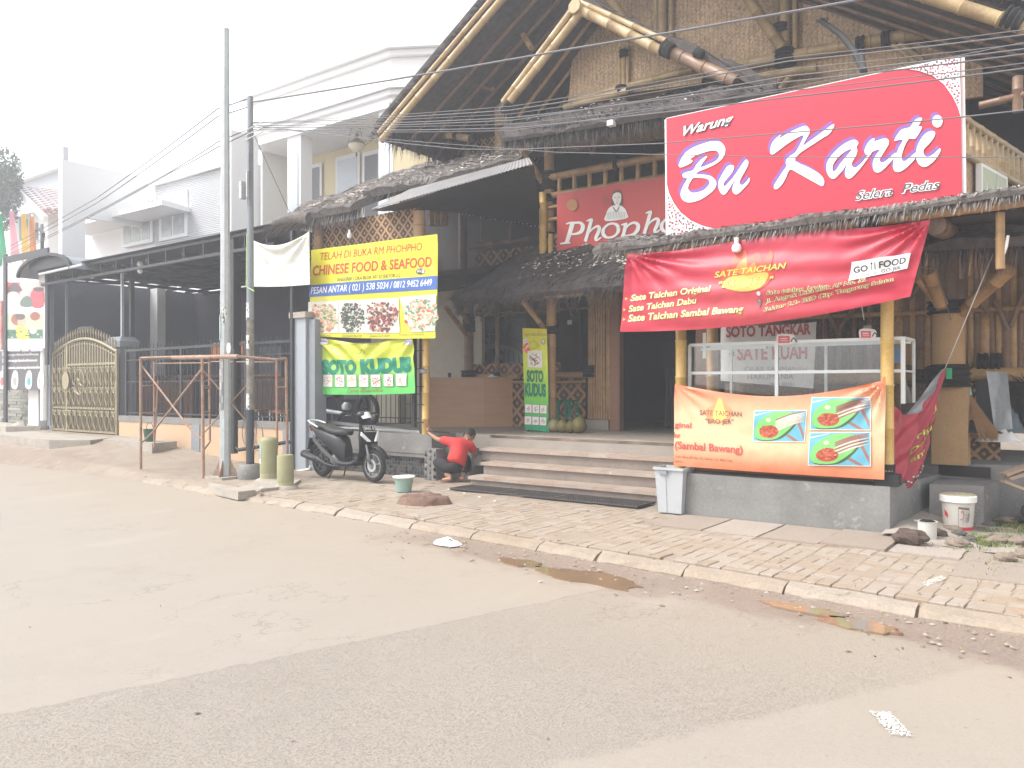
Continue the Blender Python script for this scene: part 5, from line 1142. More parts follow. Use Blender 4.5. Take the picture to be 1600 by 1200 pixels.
# ---- red sagging banner of the stall
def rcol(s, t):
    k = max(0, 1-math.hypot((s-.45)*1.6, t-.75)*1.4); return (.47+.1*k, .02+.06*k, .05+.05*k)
yt = lambda s: (984+s*(1455-984), 398+s*(343-398)+3*math.sin(s*9))
yb = lambda s: (972+s*(1424-972), 519-3*s+ (-22*s-30*s*s) + 7*math.sin(s*3.14)+0)
GL, OL = (.70, .66, .22), (.06, .05, .02)
def d_red(pr):
    for (t, x0, y0, x1, y1, h) in (('Sate Taichan Original', 989, 471, 1117, 457, 10), ('Sate Taichan Dabu', 986, 488, 1094, 475, 10), ('Sate Taichan Sambal Bawang', 985, 503, 1168, 489, 11)):
        pr.text(t, x0-.4, y0+.4, x1+.4, y1+.4, h, (.3, .2, .03), .06, .2); pr.text(t, x0, y0, x1, y1, h, (.78, .75, .42), .02, .2)
        pr.poly([(x0-8, y0-6), (x0-4, y0-3.5), (x0-8, y0-1)], (.75, .55, .05))
    fl = (.62, .14, .03)
    pr.fill([smooth_loop([(1144, 452), (1132, 430), (1142, 415), (1152, 425), (1150, 405), (1168, 392), (1175, 404), (1190, 396), (1199, 412), (1208, 392), (1214, 405), (1210, 425), (1216, 430), (1203, 450), (1180, 457)])], (.58, .07, .03))
    pr.fill([smooth_loop([(1138, 450), (1145, 436), (1170, 432), (1200, 428), (1208, 432), (1196, 452), (1168, 458)])], (.72, .42, .08)); pr.fill([smooth_loop([(1157, 425), (1163, 412), (1172, 404), (1176, 420), (1186, 412), (1188, 428), (1172, 433)])], (.66, .22, .04))
    for bo, c in ((.05, (.3, .12, .03)), (.015, (.75, .62, .1))): pr.text('SATE TAICHAN', 1123, 436, 1233, 422, 9.5, c, bo, .3)
    for bo, c in ((.05, (.3, .12, .03)), (.015, (.75, .62, .1))): pr.text('"BRO JER "', 1129, 452.5, 1214, 444, 10.5, c, bo, .2)
    for t, x0, y0, x1, y1 in (('Sate taichan_brojer', 1205, 463, 1300, 452), ('Jl. Angrek Loka Blok AF No. 52', 1202, 476, 1358, 441), ('Sektor 2.2- BSD City, Tangerang Selatan', 1200, 489, 1400, 440)):
        pr.text(t, x0, y0, x1, y1, 6.3, (.78, .7, .35), .06, .2); pr.text(t, x0, y0, x1, y1, 6.3, (.07, .035, .02), .008, .2)
    pr.ell(1194, 472, 4, 4.5, (.2, .12, .12), 12); pr.poly([(1190.5, 474), (1197.5, 474), (1194, 484)], (.2, .12, .12)); pr.ell(1194, 471.5, 1.6, 1.8, (.55, .2, .2), 8); pr.ell(1194, 461, 3, 3.4, (.7, .6, .6), 10)
    pr.quad4([(1336, 412), (1426, 397), (1420, 421), (1331, 441)], (.8, .8, .8), 5, 2)
    pr.text('GO', 1338, 429, 1360, 425, 9.5, (.03, .03, .03), .03); pr.text('FOOD', 1377, 421, 1418, 412.5, 10, (.03, .03, .03), .03, .05); pr.stroke([(1366, 413), (1365, 424)], .9, (.03, .03, .03)); pr.stroke([(1371, 412), (1371, 423)], 1.2, (.03, .03, .03)); pr.ell(1366, 414, 1.6, 2.2, (.03, .03, .03), 6)
    pr.text('POWERED BY', 1340, 437, 1376, 429.5, 4.2, (.1, .1, .1), 0); pr.text('GO-JEK', 1380, 428, 1411, 421.5, 5.4, (.04, .04, .04), .015)
def f_red(s, t):
    base = .05+.10*math.sin(math.pi*min(1, s*1.02))*math.sin(math.pi*t*.8)
    sw = math.sin((t-.25*(1-(2*s-1)**2)-(.9*(s-.35)**2))*22)*.011*sstep(0, .25, s)*sstep(1.05, .8, s)
    return base+sw+rays([(0, 0, 1.2), (1, .0, 1)], s, t, .034, 17, .75, 2.2)+.006*nz(s*14, t*8)
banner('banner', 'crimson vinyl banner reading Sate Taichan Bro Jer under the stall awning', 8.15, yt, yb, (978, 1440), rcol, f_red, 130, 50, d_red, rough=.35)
# ---- orange banner round the stall counter
def ocol(s, t):
    k = max(0, 1-abs(t-.5)*1.75); k = sstep(0, .8, k); a = (.68, .18, .08); b_ = (.76, .50, .30); e = sstep(.08, 0, s)*.5
    return tuple(x*(1-k)+y*k for x, y in zip(a, b_))
def d_or(pr):
    pr.fill([smooth_loop([(1110, 655), (1108, 640), (1118, 632), (1124, 622), (1132, 620), (1140, 632), (1148, 640), (1144, 655), (1128, 660)])], (.70, .30, .13)); pr.fill([smooth_loop([(1118, 652), (1122, 636), (1129, 622), (1136, 638), (1140, 652), (1128, 657)])], (.76, .62, .16))
    br = (.25, .09, .07); pr.text('SATE TAICHAN', 1097, 648, 1164, 650.5, 8, br, .015); pr.text('"BRO JER"', 1106, 661, 1151, 662, 7.5, br, .015)
    pk = (.52, .10, .08); pr.text('ginal', 1057, 667, 1084, 668.5, 8.5, pk, .025); pr.text('bur', 1056, 683, 1066, 684, 8.5, pk, .025); pr.text('(Sambal Bawang)', 1057, 700, 1166, 707, 11.5, pk, .03)
    pr.text('Loka Blok AF No. 52. Sektor 2.2- BSD City,', 1058, 714, 1150, 721, 3.8, br, 0); pr.text('Selatan', 1057, 721, 1070, 722, 3.4, br, 0)
    for c in (((1185, 642), (1265, 641), (1261, 689), (1182, 688)), ((1273, 621.5), (1362, 621), (1362, 671), (1271, 670)), ((1271, 676), (1362, 675.5), (1362, 727), (1268, 725))):
        pr.quad4([(c[0][0]-1, c[0][1]-1), (c[1][0]+1, c[1][1]-1), (c[2][0]+1, c[2][1]+1), (c[3][0]-1, c[3][1]+1)], (.78, .74, .7), 6, 3)
        g = pr.quad4(c, (.14, .42, .55), 6, 3); W = c[1][0]-c[0][0]; H = c[3][1]-c[0][1]
        pr.poly([g(.78, .2), g(.84, .2), g(.99, .75), g(.99, .95)], (.33, .16, .14)); pr.poly([g(.62, .8), g(.68, .76), g(.9, .99), g(.8, .99)], (.33, .16, .14)); pr.poly([g(.0, .12), g(.3, .02), g(.34, .02), g(.0, .17)], (.6, .6, .6))
        pr.fill([[g(*q_) for q_ in smooth_loop([(.02, .7), (.1, .35), (.35, .08), (.7, .04), (.86, .2), (.8, .5), (.6, .85), (.4, .98), (.1, .97)])]], (.06, .12, .05))
        pr.fill([[g(*q_) for q_ in smooth_loop([(.02, .66), (.1, .33), (.35, .06), (.68, .03), (.82, .2), (.76, .48), (.56, .8), (.38, .95), (.08, .93)])]], (.20, .55, .16))
        pr.ell(*g(.3, .69), W*.19, H*.21, (.45, .09, .05), 16); ly = pr.k; pr.k += 3
        for i in range(8):
            y = .04+i*.06; pr.stroke([g(.42, .3+i*.055), g(.7, .12+i*.05), g(.98, -.0+i*.045+.02)], [W*.02, W*.03, W*.008], random.choice(((.6, .55, .45), (.3, .14, .12), (.65, .6, .5), (.22, .1, .08))), 3, layer=ly+(i % 2))
        for i in range(70):
            a, q_ = rnd(0, 6.28), rnd(0, 1)**.6; x, y = g(.3+.17*q_*math.cos(a), .68+.2*q_*math.sin(a)); pr.ell(x, y, W*rnd(.015, .04), H*rnd(.02, .045), random.choice(((.42, .06, .03), (.52, .12, .06), (.3, .04, .02), (.55, .2, .12))), 5, layer=ly+2)
        pr.ell(*g(.28, .3), W*.05, H*.07, (.55, .62, .42), 10)
yt2 = lambda s: (1057+s*(1385-1057), 600+s*(-6)+22*math.sin(math.pi*s)**1+(-6 if s > .98 else 0))
yb2 = lambda s: (1055+s*(1383-1055), 727+s*24-s*s*2)
banner('banner', 'orange vinyl banner with three pictures of skewers, tied across the stall posts', 8.33, yt2, yb2, (1056, 1384), ocol, lambda s, t: .04+.07*math.sin(math.pi*s)*(.4+.6*math.sin(math.pi*t))+rays([(0, 0, .8), (1, 0, 1.2)], s, t, .03, 13, .55, 2.2)+.012*math.sin((t*9+(s-.5)**2*8))*math.sin(math.pi*s)+.004*nz(s*12, t*7), 100, 40, d_or, rough=.4)
# dark red side flap of the stall, grey back showing
sfx = [(ur+.0, 8.45, 1.33), (ur+.0, 8.45, .62)]
e0, e1 = P(1475, 572, 9.5), P(1418, 752, 8.4)
def side_pt(s, t):
    a = Vector((ur+.03, 8.44, 1.34)); b_ = Vector(P(1477, 575, 9.5)); c_ = Vector(P(1440, 738, 9.2)); d_ = Vector((ur+.05, 8.44, .60))
    top = a.lerp(b_, s)+Vector((0, 0, -1.15*s*(1-s)*(1.0-.25*s))); bot = d_.lerp(c_, s)+Vector((0, 0, -.12*math.sin(math.pi*s)))
    p = top.lerp(bot, t); w = .035*math.sin(s*16+t*5)*math.sin(math.pi*min(1, s*1.1))+.02*math.sin((s+t)*19)
    return tuple(p+Vector((.9, -.4, 0))*w)
fl_ = thing('banner', 'dark red banner flap hanging at the right side of the stall, wrinkled and shiny', 'banner', (ur+.2, 8.9, .55))
m = MB(); m.grid(side_pt, 40, 30, lambda s, t: (.36, .02, .04)); m.build('cloth', printmat('banner vinyl', .42), fl_)
pr = Print(lambda x, y, l: tuple(Vector(side_pt(x, y))+Vector((.8, -.6, 0))*(l+.006)))
for t, y in (('Original', .40), ('Dabu', .53), ('Sambal', .66)):
    for bo, c in ((.04, (.25, .2, .03)), (.01, (.7, .62, .1))): pr.text(t, .45, y+.03, .97, y-.02, .065, c, bo, 0)
for i in range(60): pr.ell(rnd(.35, .95), rnd(.86, .97), .015, .012, random.choice(((.04, .04, .04), (.6, .55, .5))), 5)
pr.build(fl_)
def side2(s, t):
    a, b_ = Vector(side_pt(.35+.65*s, 0)), Vector(P(1477, 575, 9.5)); k = Vector(side_pt(.35, 0)).lerp(b_, s)+Vector((-.06, .12, -.02)); p = a.lerp(k, t)
    return tuple(p+Vector((0, .03, 0))*math.sin(s*9+t*4))
m = MB(); m.grid(side2, 20, 8); m.build('folded_back', mat('grey banner back', (.5, .5, .52), rough=.4, var=.1), fl_)
MB().tube([P(1477, 575, 9.45), P(1554, 392, 9.2)], .006, 5).build('tie_cord', M['white'], fl_)
MB().box(P(1478, 592, 9.6), add(P(1487, 575, 9.6), (0, .03, 0))).build('green_bag', mat('green plastic', (.02, .4, .18), rough=.5, var=.1), fl_)
# white banner inside the stall
def d_in(pr):
    c = (.42, .04, .05); pr.text('SOTO TANGKAR', 1136, 527, 1268, 522, 17, c, .035); pr.text('& ', 1141, 556, 1150, 556, 13, (.1, .08, .08), .01); pr.text('SATE KUAH', 1154, 562, 1262, 560, 21, c, .03)
    pr.text('CILAR SARIMANAH', 1165, 581, 1262, 580, 8, (.35, .3, .3), 0); pr.text('HARUMANIA', 1170, 593, 1240, 592, 8, (.3, .25, .25), 0); pr.text('7822 80131', 1203, 604, 1240, 603, 6, (.3, .22, .2), 0)
banner('banner', 'white banner reading Soto Tangkar and Sate, hanging inside the stall behind the glass', 10.2, quadcurve((1127, 508), (1277, 503), 3), quadcurve((1127, 595), (1272, 607)), (1127, 1276), lambda s, t: (.6, .58, .55), lambda s, t: .02+.02*math.sin(s*7)+.01*nz(s*6, t*6), 24, 14, d_in)
# ---- standing banner
def scol(s, t):
    if t < .3: a, b_, k = (.68, .6, .03), (.6, .66, .04), t/.3
    elif t < .7: a, b_, k = (.6, .66, .04), (.14, .55, .06), (t-.3)/.4
    else: a, b_, k = (.14, .55, .06), (.0, .28, .13), (t-.7)/.3
    return tuple(x*(1-k)+y*k for x, y in zip(a, b_))
SX = 10.95
def d_st(pr):
    g = (.0, .16, .09); q = lambda x, y: (815+x/6.867, 505+y/6.867)
    pr.text('Legit Ada Artinya', *q(28, 135), *q(262, 138), 5.5, (.28, .2, .02), 0, .4)
    pr.ell(*q(52, 192), 4.2, 3.8, (.75, .7, .75), 14); pr.ell(*q(52, 192), 4.2, .5, (.4, .2, .3), 6); pr.ell(*q(238, 200), 3, 4.4, (.06, .07, .1), 12); pr.ell(*q(238, 200), 2.2, 3.4, (.75, .75, .78), 12); pr.stroke([q(228, 190), q(240, 200), q(232, 212), q(248, 214)], .7, (.06, .07, .1))
    pr.stroke([q(95, 215), q(130, 200), q(145, 180), q(165, 215), q(190, 240), q(130, 275), q(110, 260)], .7, (.35, .3, .02)); pr.stroke([q(138, 165), q(142, 205)], .5, (.35, .3, .02)); pr.stroke([q(160, 240), q(205, 235), q(180, 270)], .5, (.35, .3, .02))
    pr.fill([smooth_loop([q(*p) for p in ((15, 270), (35, 240), (60, 210), (80, 215), (98, 225), (85, 255), (105, 285), (95, 310), (60, 325), (45, 300), (18, 310))])], (.7, .12, .03)); pr.text('100', *q(32, 305), *q(92, 245), 5.2, WH, .01, 0)
    pr.dish([q(72, 298), q(228, 292), q(228, 480), q(72, 470)], (.7, .66, .6), (.75, .75, .75), [(.35, .05, .03), (.5, .25, .1), (.5, .12, .04), (.15, .2, .05), (.6, .5, .4), (.2, .03, .03)], 90, 1.15)
    pr.text('SOTO', *q(62, 622), *q(238, 628), 17.5, g, .055); pr.text('KUDUS', *q(38, 772), *q(266, 782), 19, g, .055); pr.text('Lina Enandra', *q(55, 822), *q(255, 838), 4.6, (.45, .5, .1), 0, .5)
    for j, y in enumerate((868, 995)):
        for i in range(3):
            x = 42+i*82; c = [q(x, y+j*2+i*5), q(x+72, y+4+i*5), q(x+72, y+92+i*5), q(x, y+90+i*4)]; c0 = [(c[0][0]-.4, c[0][1]-.4), (c[1][0]+.4, c[1][1]-.4), (c[2][0]+.4, c[2][1]+.4), (c[3][0]-.4, c[3][1]+.4)]
            pr.quad4(c0, (.08, .04, .04), 1, 1); pr.dish(c, (.72, .7, .66), None, random.choice(([(.4, .04, .04), (.5, .2, .1)], [(.6, .35, .08), (.5, .3, .05)], [(.2, .12, .12), (.35, .1, .08)])), 30, 1)
sb = banner('banner', 'tall standing banner reading Soto Kudus on the terrace beside the steps', SX, quadcurve((817, 512.5), (855, 514)), quadcurve((820.5, 671), (858, 675)), (818, 857), scol, lambda s, t: .01+.006*math.sin(t*6+s*2), 10, 30, d_st)
for a, b_ in (((816, 510), (840, 650)), ((856, 512), (838, 650)), ((822, 680), (840, 640)), ((859, 682), (838, 640))): MB().tube([P(*a, SX-.0), P(*b_, SX+.22)], .007, 6).build('stand_rod', M['black'], sb)
for x, y in ((821, 674), (858, 678)): p = P(x, y, SX); MB().tube([p, (p[0], p[1]-.02, FZ+.004)], .008, 6).build('stand_foot', M['white'], sb)
# ================================================================ carport house (grey) on the left
WVL = 9.25
cp = thing('carport', 'dark carport with corrugated roof on steel trusses behind an iron fence', 'carport', (-17, 11, .1))
M['dgrey'] = mat('charcoal wall', (.11, .112, .14), rough=.85, var=.12, scale=1, bump=.05)
MB().box((-21.8, 13.6, .2), (-11.4, 13.7, 4.3)).build('back_wall', M['dgrey'], cp); MB().box((-21.9, 9.5, .2), (-21.8, 13.7, 4.3)).build('side_wall', M['dgrey'], cp)
MB().box((-22, 9.4, .15), (-11.3, 13.7, .32)).build('carport_floor', M['conc'], cp)
CZ = 4.3; ca, cb = U(64, 9.0), -11.9
for v, z in ((9.0, CZ), (9.02, CZ-.28)): MB().bar((ca, v, z), (cb, v, z+.04), .05, .06).build('truss_chord', M['black'], cp)
for i in range(14):
    u = ca+.3+i*(cb-ca-.5)/13; MB().bar((u, 9.01, CZ-.26), (u, 9.01, CZ), .03).build('truss_strut', M['black'], cp)
for k in range(8): v = 9.5+k*.55; MB().bar((ca+.1, v, CZ-.06-.01*k), (cb, v, CZ-.02), .045, .06).build('purlin', M['black'], cp)
for k in range(7): u = ca+.8+k*1.35; MB().bar((u, 9.0, CZ-.13), (u, 13.5, CZ-.13), .05, .07).build('rafter', M['black'], cp); MB().bar((u, 9.0, CZ-.25), (u+.3, 10.4, CZ-.2), .035).build('rafter_brace', M['black'], cp)
m = corr((ca-.05, 8.9, CZ+.06), (cb, 8.9, CZ+.1), (cb, 13.7, CZ+.1), (ca-.05, 13.7, CZ+.06), 120, .012); m.build('roof_sheet', mat('grey roof sheet', (.10, .10, .12), rough=.6, var=.2, metal=.1), cp)
for x, v, w_, mt, zt in ((410/4, 9.4, .05, 'greyp', CZ), (757/4, 9.45, .055, 'steel', CZ), (812/4, 9.9, .09, 'black', CZ), (1425/4+6, 9.0, .1, 'black', CZ), (1480/4, 9.3, .07, 'black', CZ)):
    MB().box((U(x, v)-w_/2, v, .25), (U(x, v)+w_/2, v+w_, zt)).build('post', M[mt], cp)
MB().tube([P(142, 445, 12.6), P(142, 600, 12.6)], .12, 16).build('column', M['greyp'], cp); MB().box((U(118, 12.5), 12.4, Z(130, 447, 12.4)), (U(153, 12.4), 12.8, Z(130, 436, 12.4))).build('column_head', M['greyp'], cp)
MB().tube([P(72, 515, 9.6), P(145, 513, 10.6)], .06, 8).build('cross_pipe', M['steel'], cp)
# arched gate canopy
m = MB(); ar = []
for i in range(13):
    t = math.pi*i/12; ar.append((U(95, 9.0)-1.35*math.cos(t)*1.0, 4.18+.42*math.sin(t)))
for i in range(12): m.quad((ar[i][0], 8.6, ar[i][1]), (ar[i+1][0], 8.6, ar[i+1][1]), (ar[i+1][0], 9.9, ar[i+1][1]), (ar[i][0], 9.9, ar[i][1]))
m.build('arched_canopy', M['greyp'], cp)
m = MB(); m.prism(ar[3:10]+[(ar[9][0], 4.3), (ar[3][0], 4.3)], 8.7, 8.73, 'v'); m.build('canopy_fan', M['black'], cp)
m = MB()
for i in range(12): m.bar((ar[i][0], 8.6, ar[i][1]), (ar[i+1][0], 8.6, ar[i+1][1]), .07)
m.build('canopy_rim', M['black'], cp)
MB().bar((U(62, 8.6), 8.6, 4.16), (U(130, 8.6), 8.6, 4.2), .06, .05).build('canopy_rim', M['steel'], cp)
lb = MB(); lb.lathe([(.0, 0), (.05, .03), (.06, .07), (.035, .12), (.03, .16), (.07, .2), (.05, .27)], P(219, 428, 9.3), 12); lb.build('lamp', M['white'], cp)
# ---- low wall with pillars and iron fence
lw = thing('boundary_wall', 'peach low wall with grey pillars and black iron fence on top', 'wall', (-16, WVL, .1))
peach = mat('peach render', (.60, .40, .24), rough=.9, var=.22, scale=2.5, bump=.15, col2=(.50, .36, .25), wear=((.36, .34, .31), .6, 2.5))
wl, wr = U(186, WVL), U(470, WVL)
for a, b_ in ((wl, U(300, WVL)), (U(313, WVL), U(443, WVL))): MB().box((a, WVL, .0), (b_, WVL+.18, .80)).build('wall_panel', peach, lw)
MB().box((wl, WVL-.015, .74), (wr-.15, WVL+.2, .865)).build('wall_coping', M['conc'], lw)
for x0, x1 in ((300, 313), (443, 455)): MB().box((U(x0, WVL), WVL-.02, .0), (U(x1, WVL), WVL+.2, .74)).build('wall_pier', M['greyp'], lw)
gp = thing('gate_pillar', 'grey concrete gate pillar with flared cap right of the bronze gate', 'pillar', (U(178, 9.4), 9.5, .3))
m = MB(); a, b_ = U(169, 9.4), U(188, 9.4); m.box((a, 9.4, .2), (b_, 9.75, 2.42)); m.build('shaft', M['greyp'], gp)
m = MB(); m.box((a-.06, 9.34, 2.42), (b_+.1, 9.81, 2.55)); n = len(m.v); m.v += [(a-.06, 9.34, 2.55), (b_+.1, 9.34, 2.55), (b_+.1, 9.81, 2.55), (a-.06, 9.81, 2.55), (a+.02, 9.42, 2.66), (b_-.0, 9.42, 2.66), (b_-.0, 9.73, 2.66), (a+.02, 9.73, 2.66)]
for i in range(4): m.face((n+i, n+(i+1) % 4, n+4+(i+1) % 4, n+4+i))
m.face((n+4, n+5, n+6, n+7)); m.build('cap', M['greyp'], gp)
g2 = copy_tree(gp); g2.location = Lw(U(84, 9.5), 9.6, .3); g2['label'] = 'grey concrete gate pillar with flared cap behind the white downpipe'
FT = 2.32
for z, r in ((FT, .028), (FT-.22, .012), (1.62, .012), (.93, .015)): MB().bar((wl+.1, WVL+.1, z), (wr-.25, WVL+.1, z+.02), r*2).build('fence_rail', M['black'], lw)
for i in range(5): u = wl+.15+i*2.2; MB().bar((u, WVL+.1, .86), (u, WVL+.1, FT+.04), .06).build('fence_post', M['black'], lw)
for i in range(66):
    u = wl+.25+i*.145
    if u > wr-.3: break
    MB().tube([(u, WVL+.1, .93), (u, WVL+.1, FT+.10), (u, WVL+.1, FT+.16)], [.009, .009, .001], 5, smooth=False).build('fence_bar', M['black'], lw)
pk = thing('pot', 'small dark green bucket standing at the foot of the peach wall', 'bucket', P(234, 693, 8.75))
p = P(234, 694, 8.7); m = MB(); m.lathe([(.085, 0), (.125, .27), (.13, .28), (.115, .28), (.08, .03)], (p[0], p[1], gz(p[0], p[1])+.1), 16); m.build('bucket_body', mat('green plastic bucket', (.03, .11, .07), rough=.5, var=.3), pk)
m = MB(); q0 = (p[0], p[1], gz(p[0], p[1])+.38)
m.tube([add(q0, (.13*math.cos(t), 0, .13*math.sin(t))) for t in [math.pi*i/10 for i in range(11)]], .006, 5); m.build('handle', M['black'], pk)
a = P(165, 712, 8.6); stp = thing('wall_step', 'worn concrete step in front of the peach wall beside the gate', 'step', (a[0], 8.7, .2))
MB().prism([(U(165, 8.55), 8.5), (U(240, 8.45), 8.42), (U(262, 8.9), 9.1), (U(190, 9.2), 9.15)], .05, .40).build('step_block', M['concd'], stp)
# things inside the carport: brown table sides, stools, orange board, dark partition bars
for k_ in range(5): MB().box((-20.2+k_*1.7, 13.5, 1.2), (-19.2+k_*1.7, 13.59, 2.6)).build('wall_panel', M['greyp'] if k_ in (1, 3) else M['dgrey'], cp)
tb = thing('table', 'long brown wooden counter inside the carport behind the iron fence', 'table', (-17, 11.5, .32))
MB().box((U(205, 11.5), 11.5, .35), (U(300, 11.5), 11.55, 1.75)).build('front_panel', M['wood'], tb); MB().box((U(205, 11.5), 11.4, 1.75), (U(445, 11.5), 12.1, 1.8)).build('table_top', M['wood'], tb); MB().box((U(330, 11.5), 11.5, .9), (U(445, 11.5), 11.55, 1.75)).build('front_panel', mat('dark wood', (.1, .055, .045), rough=.6, var=.3), tb)
ob = MB().box(P(330, 555, 11), add(P(383, 533, 11), (0, .04, 0))); tag(ob.build('notice_board', mat('orange board', (.6, .22, .07), rough=.6, var=.15)), 'plain orange board behind the iron fence by the steel pole', 'board')
ch = thing('stool', 'dark tubular metal stool inside the carport', 'stool', (-15.5, 10.6, .32), 'metal stools inside the carport')
MB().box((-15.7, 10.4, .98), (-15.3, 10.8, 1.02)).build('seat', M['wood'], ch)
for a, b_ in ((-15.68, 10.42), (-15.32, 10.42), (-15.32, 10.78), (-15.68, 10.78)): MB().tube([(a, b_, .33), (a, b_, .98)], .014, 6).build('leg', M['steel'], ch)
MB().tube([(-15.68, 10.42, .6), (-15.32, 10.78, .6)], .01, 5).build('brace', M['steel'], ch)
for k, (u, v) in enumerate(((-14.6, 10.7), (-13.6, 10.5), (-12.8, 10.8))): c = copy_tree(ch); c.location = Lw(u, v, .32)
# ---- bronze gate
gt = thing('gate', 'bronze painted wrought iron gate with arched top and spear points', 'gate', (U(130, 9.25), 9.25, .4))
gm = mat('bronze gate paint', (.38, .32, .19), rough=.45, var=.25, scale=6, metal=.2, bump=.1, wear=((.2, .15, .09), .62, 5))
g0, g1 = U(81, 9.25), U(181, 9.25); gb, gs = .42, 2.36; V9 = 9.25; GW = g1-g0
arch = lambda s: gs-.05+.34*math.sin(math.pi*s)
def gs_(s): return g0+GW*s
for u in (g0, g1-.03): MB().box((u, V9, gb), (u+.06, V9+.05, gs)).build('stile', gm, gt)
MB().box((g0+GW*.24, V9-.01, gb), (g0+GW*.24+.06, V9+.05, arch(.24))).build('stile', gm, gt)
for z in (gb+.02, .98, 2.02): MB().box((g0 if z < 2 else g0+GW*.26, V9, z), (g1, V9+.04, z+.05)).build('rail', gm, gt)
for off, th_ in ((0, .07), (-.12, .03)):
    m = MB(); m.tube([(gs_(i/20), V9+.02, arch(i/20)+off) for i in range(21)], th_/2, 6); m.build('arch_rail', gm, gt)
m = MB(); m.quad((g0+.03, V9+.06, gb), (g1, V9+.06, gb), (g1, V9+.06, gs-.1), (g0+.03, V9+.06, gs-.1)); m.prism([(gs_(i/12), arch(i/12)-.05) for i in range(13)]+[(g1, gs-.4), (g0, gs-.4)], V9+.064, V9+.07, 'v'); m.build('backing_sheet', mat('dull bronze sheet', (.13, .10, .055), rough=.6, var=.3, metal=.2), gt)
for i in range(25):
    s = (i+.5)/25; u = gs_(s); top = arch(s)
    MB().tube([(u, V9, gb+.05), (u, V9, top-.06)], .010, 5).build('bar', gm, gt)
    if i % 1 == 0:
        m = MB(); m.tube([(u, V9+.02, top), (u, V9+.02, top+.13), (u, V9+.02, top+.17), (u, V9+.02, top+.29)], [.012, .012, .026, .001], 6); m.build('spear', gm, gt)
for i in range(12):
    s = (i+.5)/12; u = gs_(s); w_ = GW/26
    for z0_, z1_ in ((.50, .95), (1.08, 1.5), (1.55, 1.98)):
        m = MB()
        for sg in (-1, 1):
            pts = [(u+sg*w_*math.sin(math.pi*t)*(1 if z0_ < 1 else .9)*(1-t*.2), V9-.012, z0_+(z1_-z0_)*t) for t in [k/9 for k in range(10)]]; m.tube(pts, .011, 4, cap=False)
            m.tube([(u+sg*w_*(.5+.4*math.cos(t)), V9-.012, z1_-.07+.06*math.sin(t)) for t in [k*.7 for k in range(8)]], .009, 4, cap=False)
        m.build('scroll', gm, gt)
m = MB(); m.lathe([(0, 0), (.17, 0), (.2, .02), (.2, .03)], (0, 0, 0), 20)
for k, p in enumerate(m.v): m.v[k] = (g0+GW*.26+.03+p[0]*.85, V9-.03-p[2], 1.66+p[1]*1.1)
m.build('medallion', gm, gt)
m = MB(); c_ = (g0+GW*.47, 1.62)
m.tube([(c_[0]+.24*math.cos(t), V9-.02, c_[1]+.3*math.sin(t)) for t in [k*6.2832/20 for k in range(21)]], .016, 5, cap=False)
for a in range(6): t0 = a*1.047; m.tube([(c_[0]+r*math.cos(t0+r*3)*.8, V9-.02, c_[1]+r*math.sin(t0+r*3)) for r in (.02, .08, .14, .2)], .012, 4)
m.build('rosette', gm, gt)
# ---- signboard and printed panels at the far left
bl = thing('billboard', 'framed two part photo billboard of a nursery with white bands at the left edge', 'billboard', (-22, 9.4, .4))
BVs = 9.05
def pbox(x0, y0, x1, y1, v, th_=.05): a, b_ = P(x0, y1, v), P(x1, y0, v); return MB().box((a[0], v, a[2]), (b_[0], v+th_, b_[2]))
pbox(8, 403, 70, 548, BVs+.02, .04).build('board', M['white'], bl)
for x0, y0, x1, y1 in ((5, 397, 74, 402), (5, 397, 9, 660), (70, 397, 74, 570), (5, 548, 72, 552)): pbox(x0, y0, x1, y1, BVs-.02, .05).build('frame', M['black'], bl)
pr = Print(lambda x, y, l: add(P(x, y, BVs+.018), (0, -l, 0)))
pr.rect(11, 441, 68, 479, (.5, .42, .4)); pr.rect(11, 441, 31, 470, (.55, .05, .06)); pr.fill([smooth_loop([(12, 450), (22, 441), (30, 446), (34, 455), (12, 456)])], (.07, .04, .04)); pr.fill([smooth_loop([(12, 460), (24, 456), (34, 466), (28, 478), (12, 479)])], (.7, .66, .62)); pr.fill([smooth_loop([(48, 458), (58, 450), (68, 452), (68, 479), (50, 479)])], (.55, .05, .07)); pr.ell(60, 452, 9, 3.5, (.05, .03, .03), 10); pr.fill([smooth_loop([(32, 470), (42, 462), (50, 468), (50, 479), (34, 479)])], (.1, .13, .1))
pr.rect(11, 490, 67, 529, (.45, .5, .35)); pr.rect(11, 515, 67, 529, (.06, .16, .09)); pr.ell(27, 499, 9.5, 9.5, (.28, .08, .04), 16); pr.ell(55, 494, 8, 7, (.28, .07, .03), 14); pr.ell(34, 504, 6.5, 7.5, (.62, .38, .25), 14); pr.fill([smooth_loop([(26, 513), (33, 510), (42, 514), (46, 528), (28, 529)])], (.75, .62, .05)); pr.ell(32, 495, 8, 5, (.1, .05, .04), 12); pr.ell(52, 517, 6, 5, (.5, .55, .5), 10)
for i in range(14): pr.ell(rnd(12, 66), rnd(518, 528), 2, 1.3, random.choice(((.12, .28, .12), (.5, .55, .5), (.04, .1, .06))), 6)
pr.rect(37, 409, 44, 414, (.55, .2, .08)); pr.rect(37, 415, 41, 421, (.2, .2, .35)); pr.build(bl)
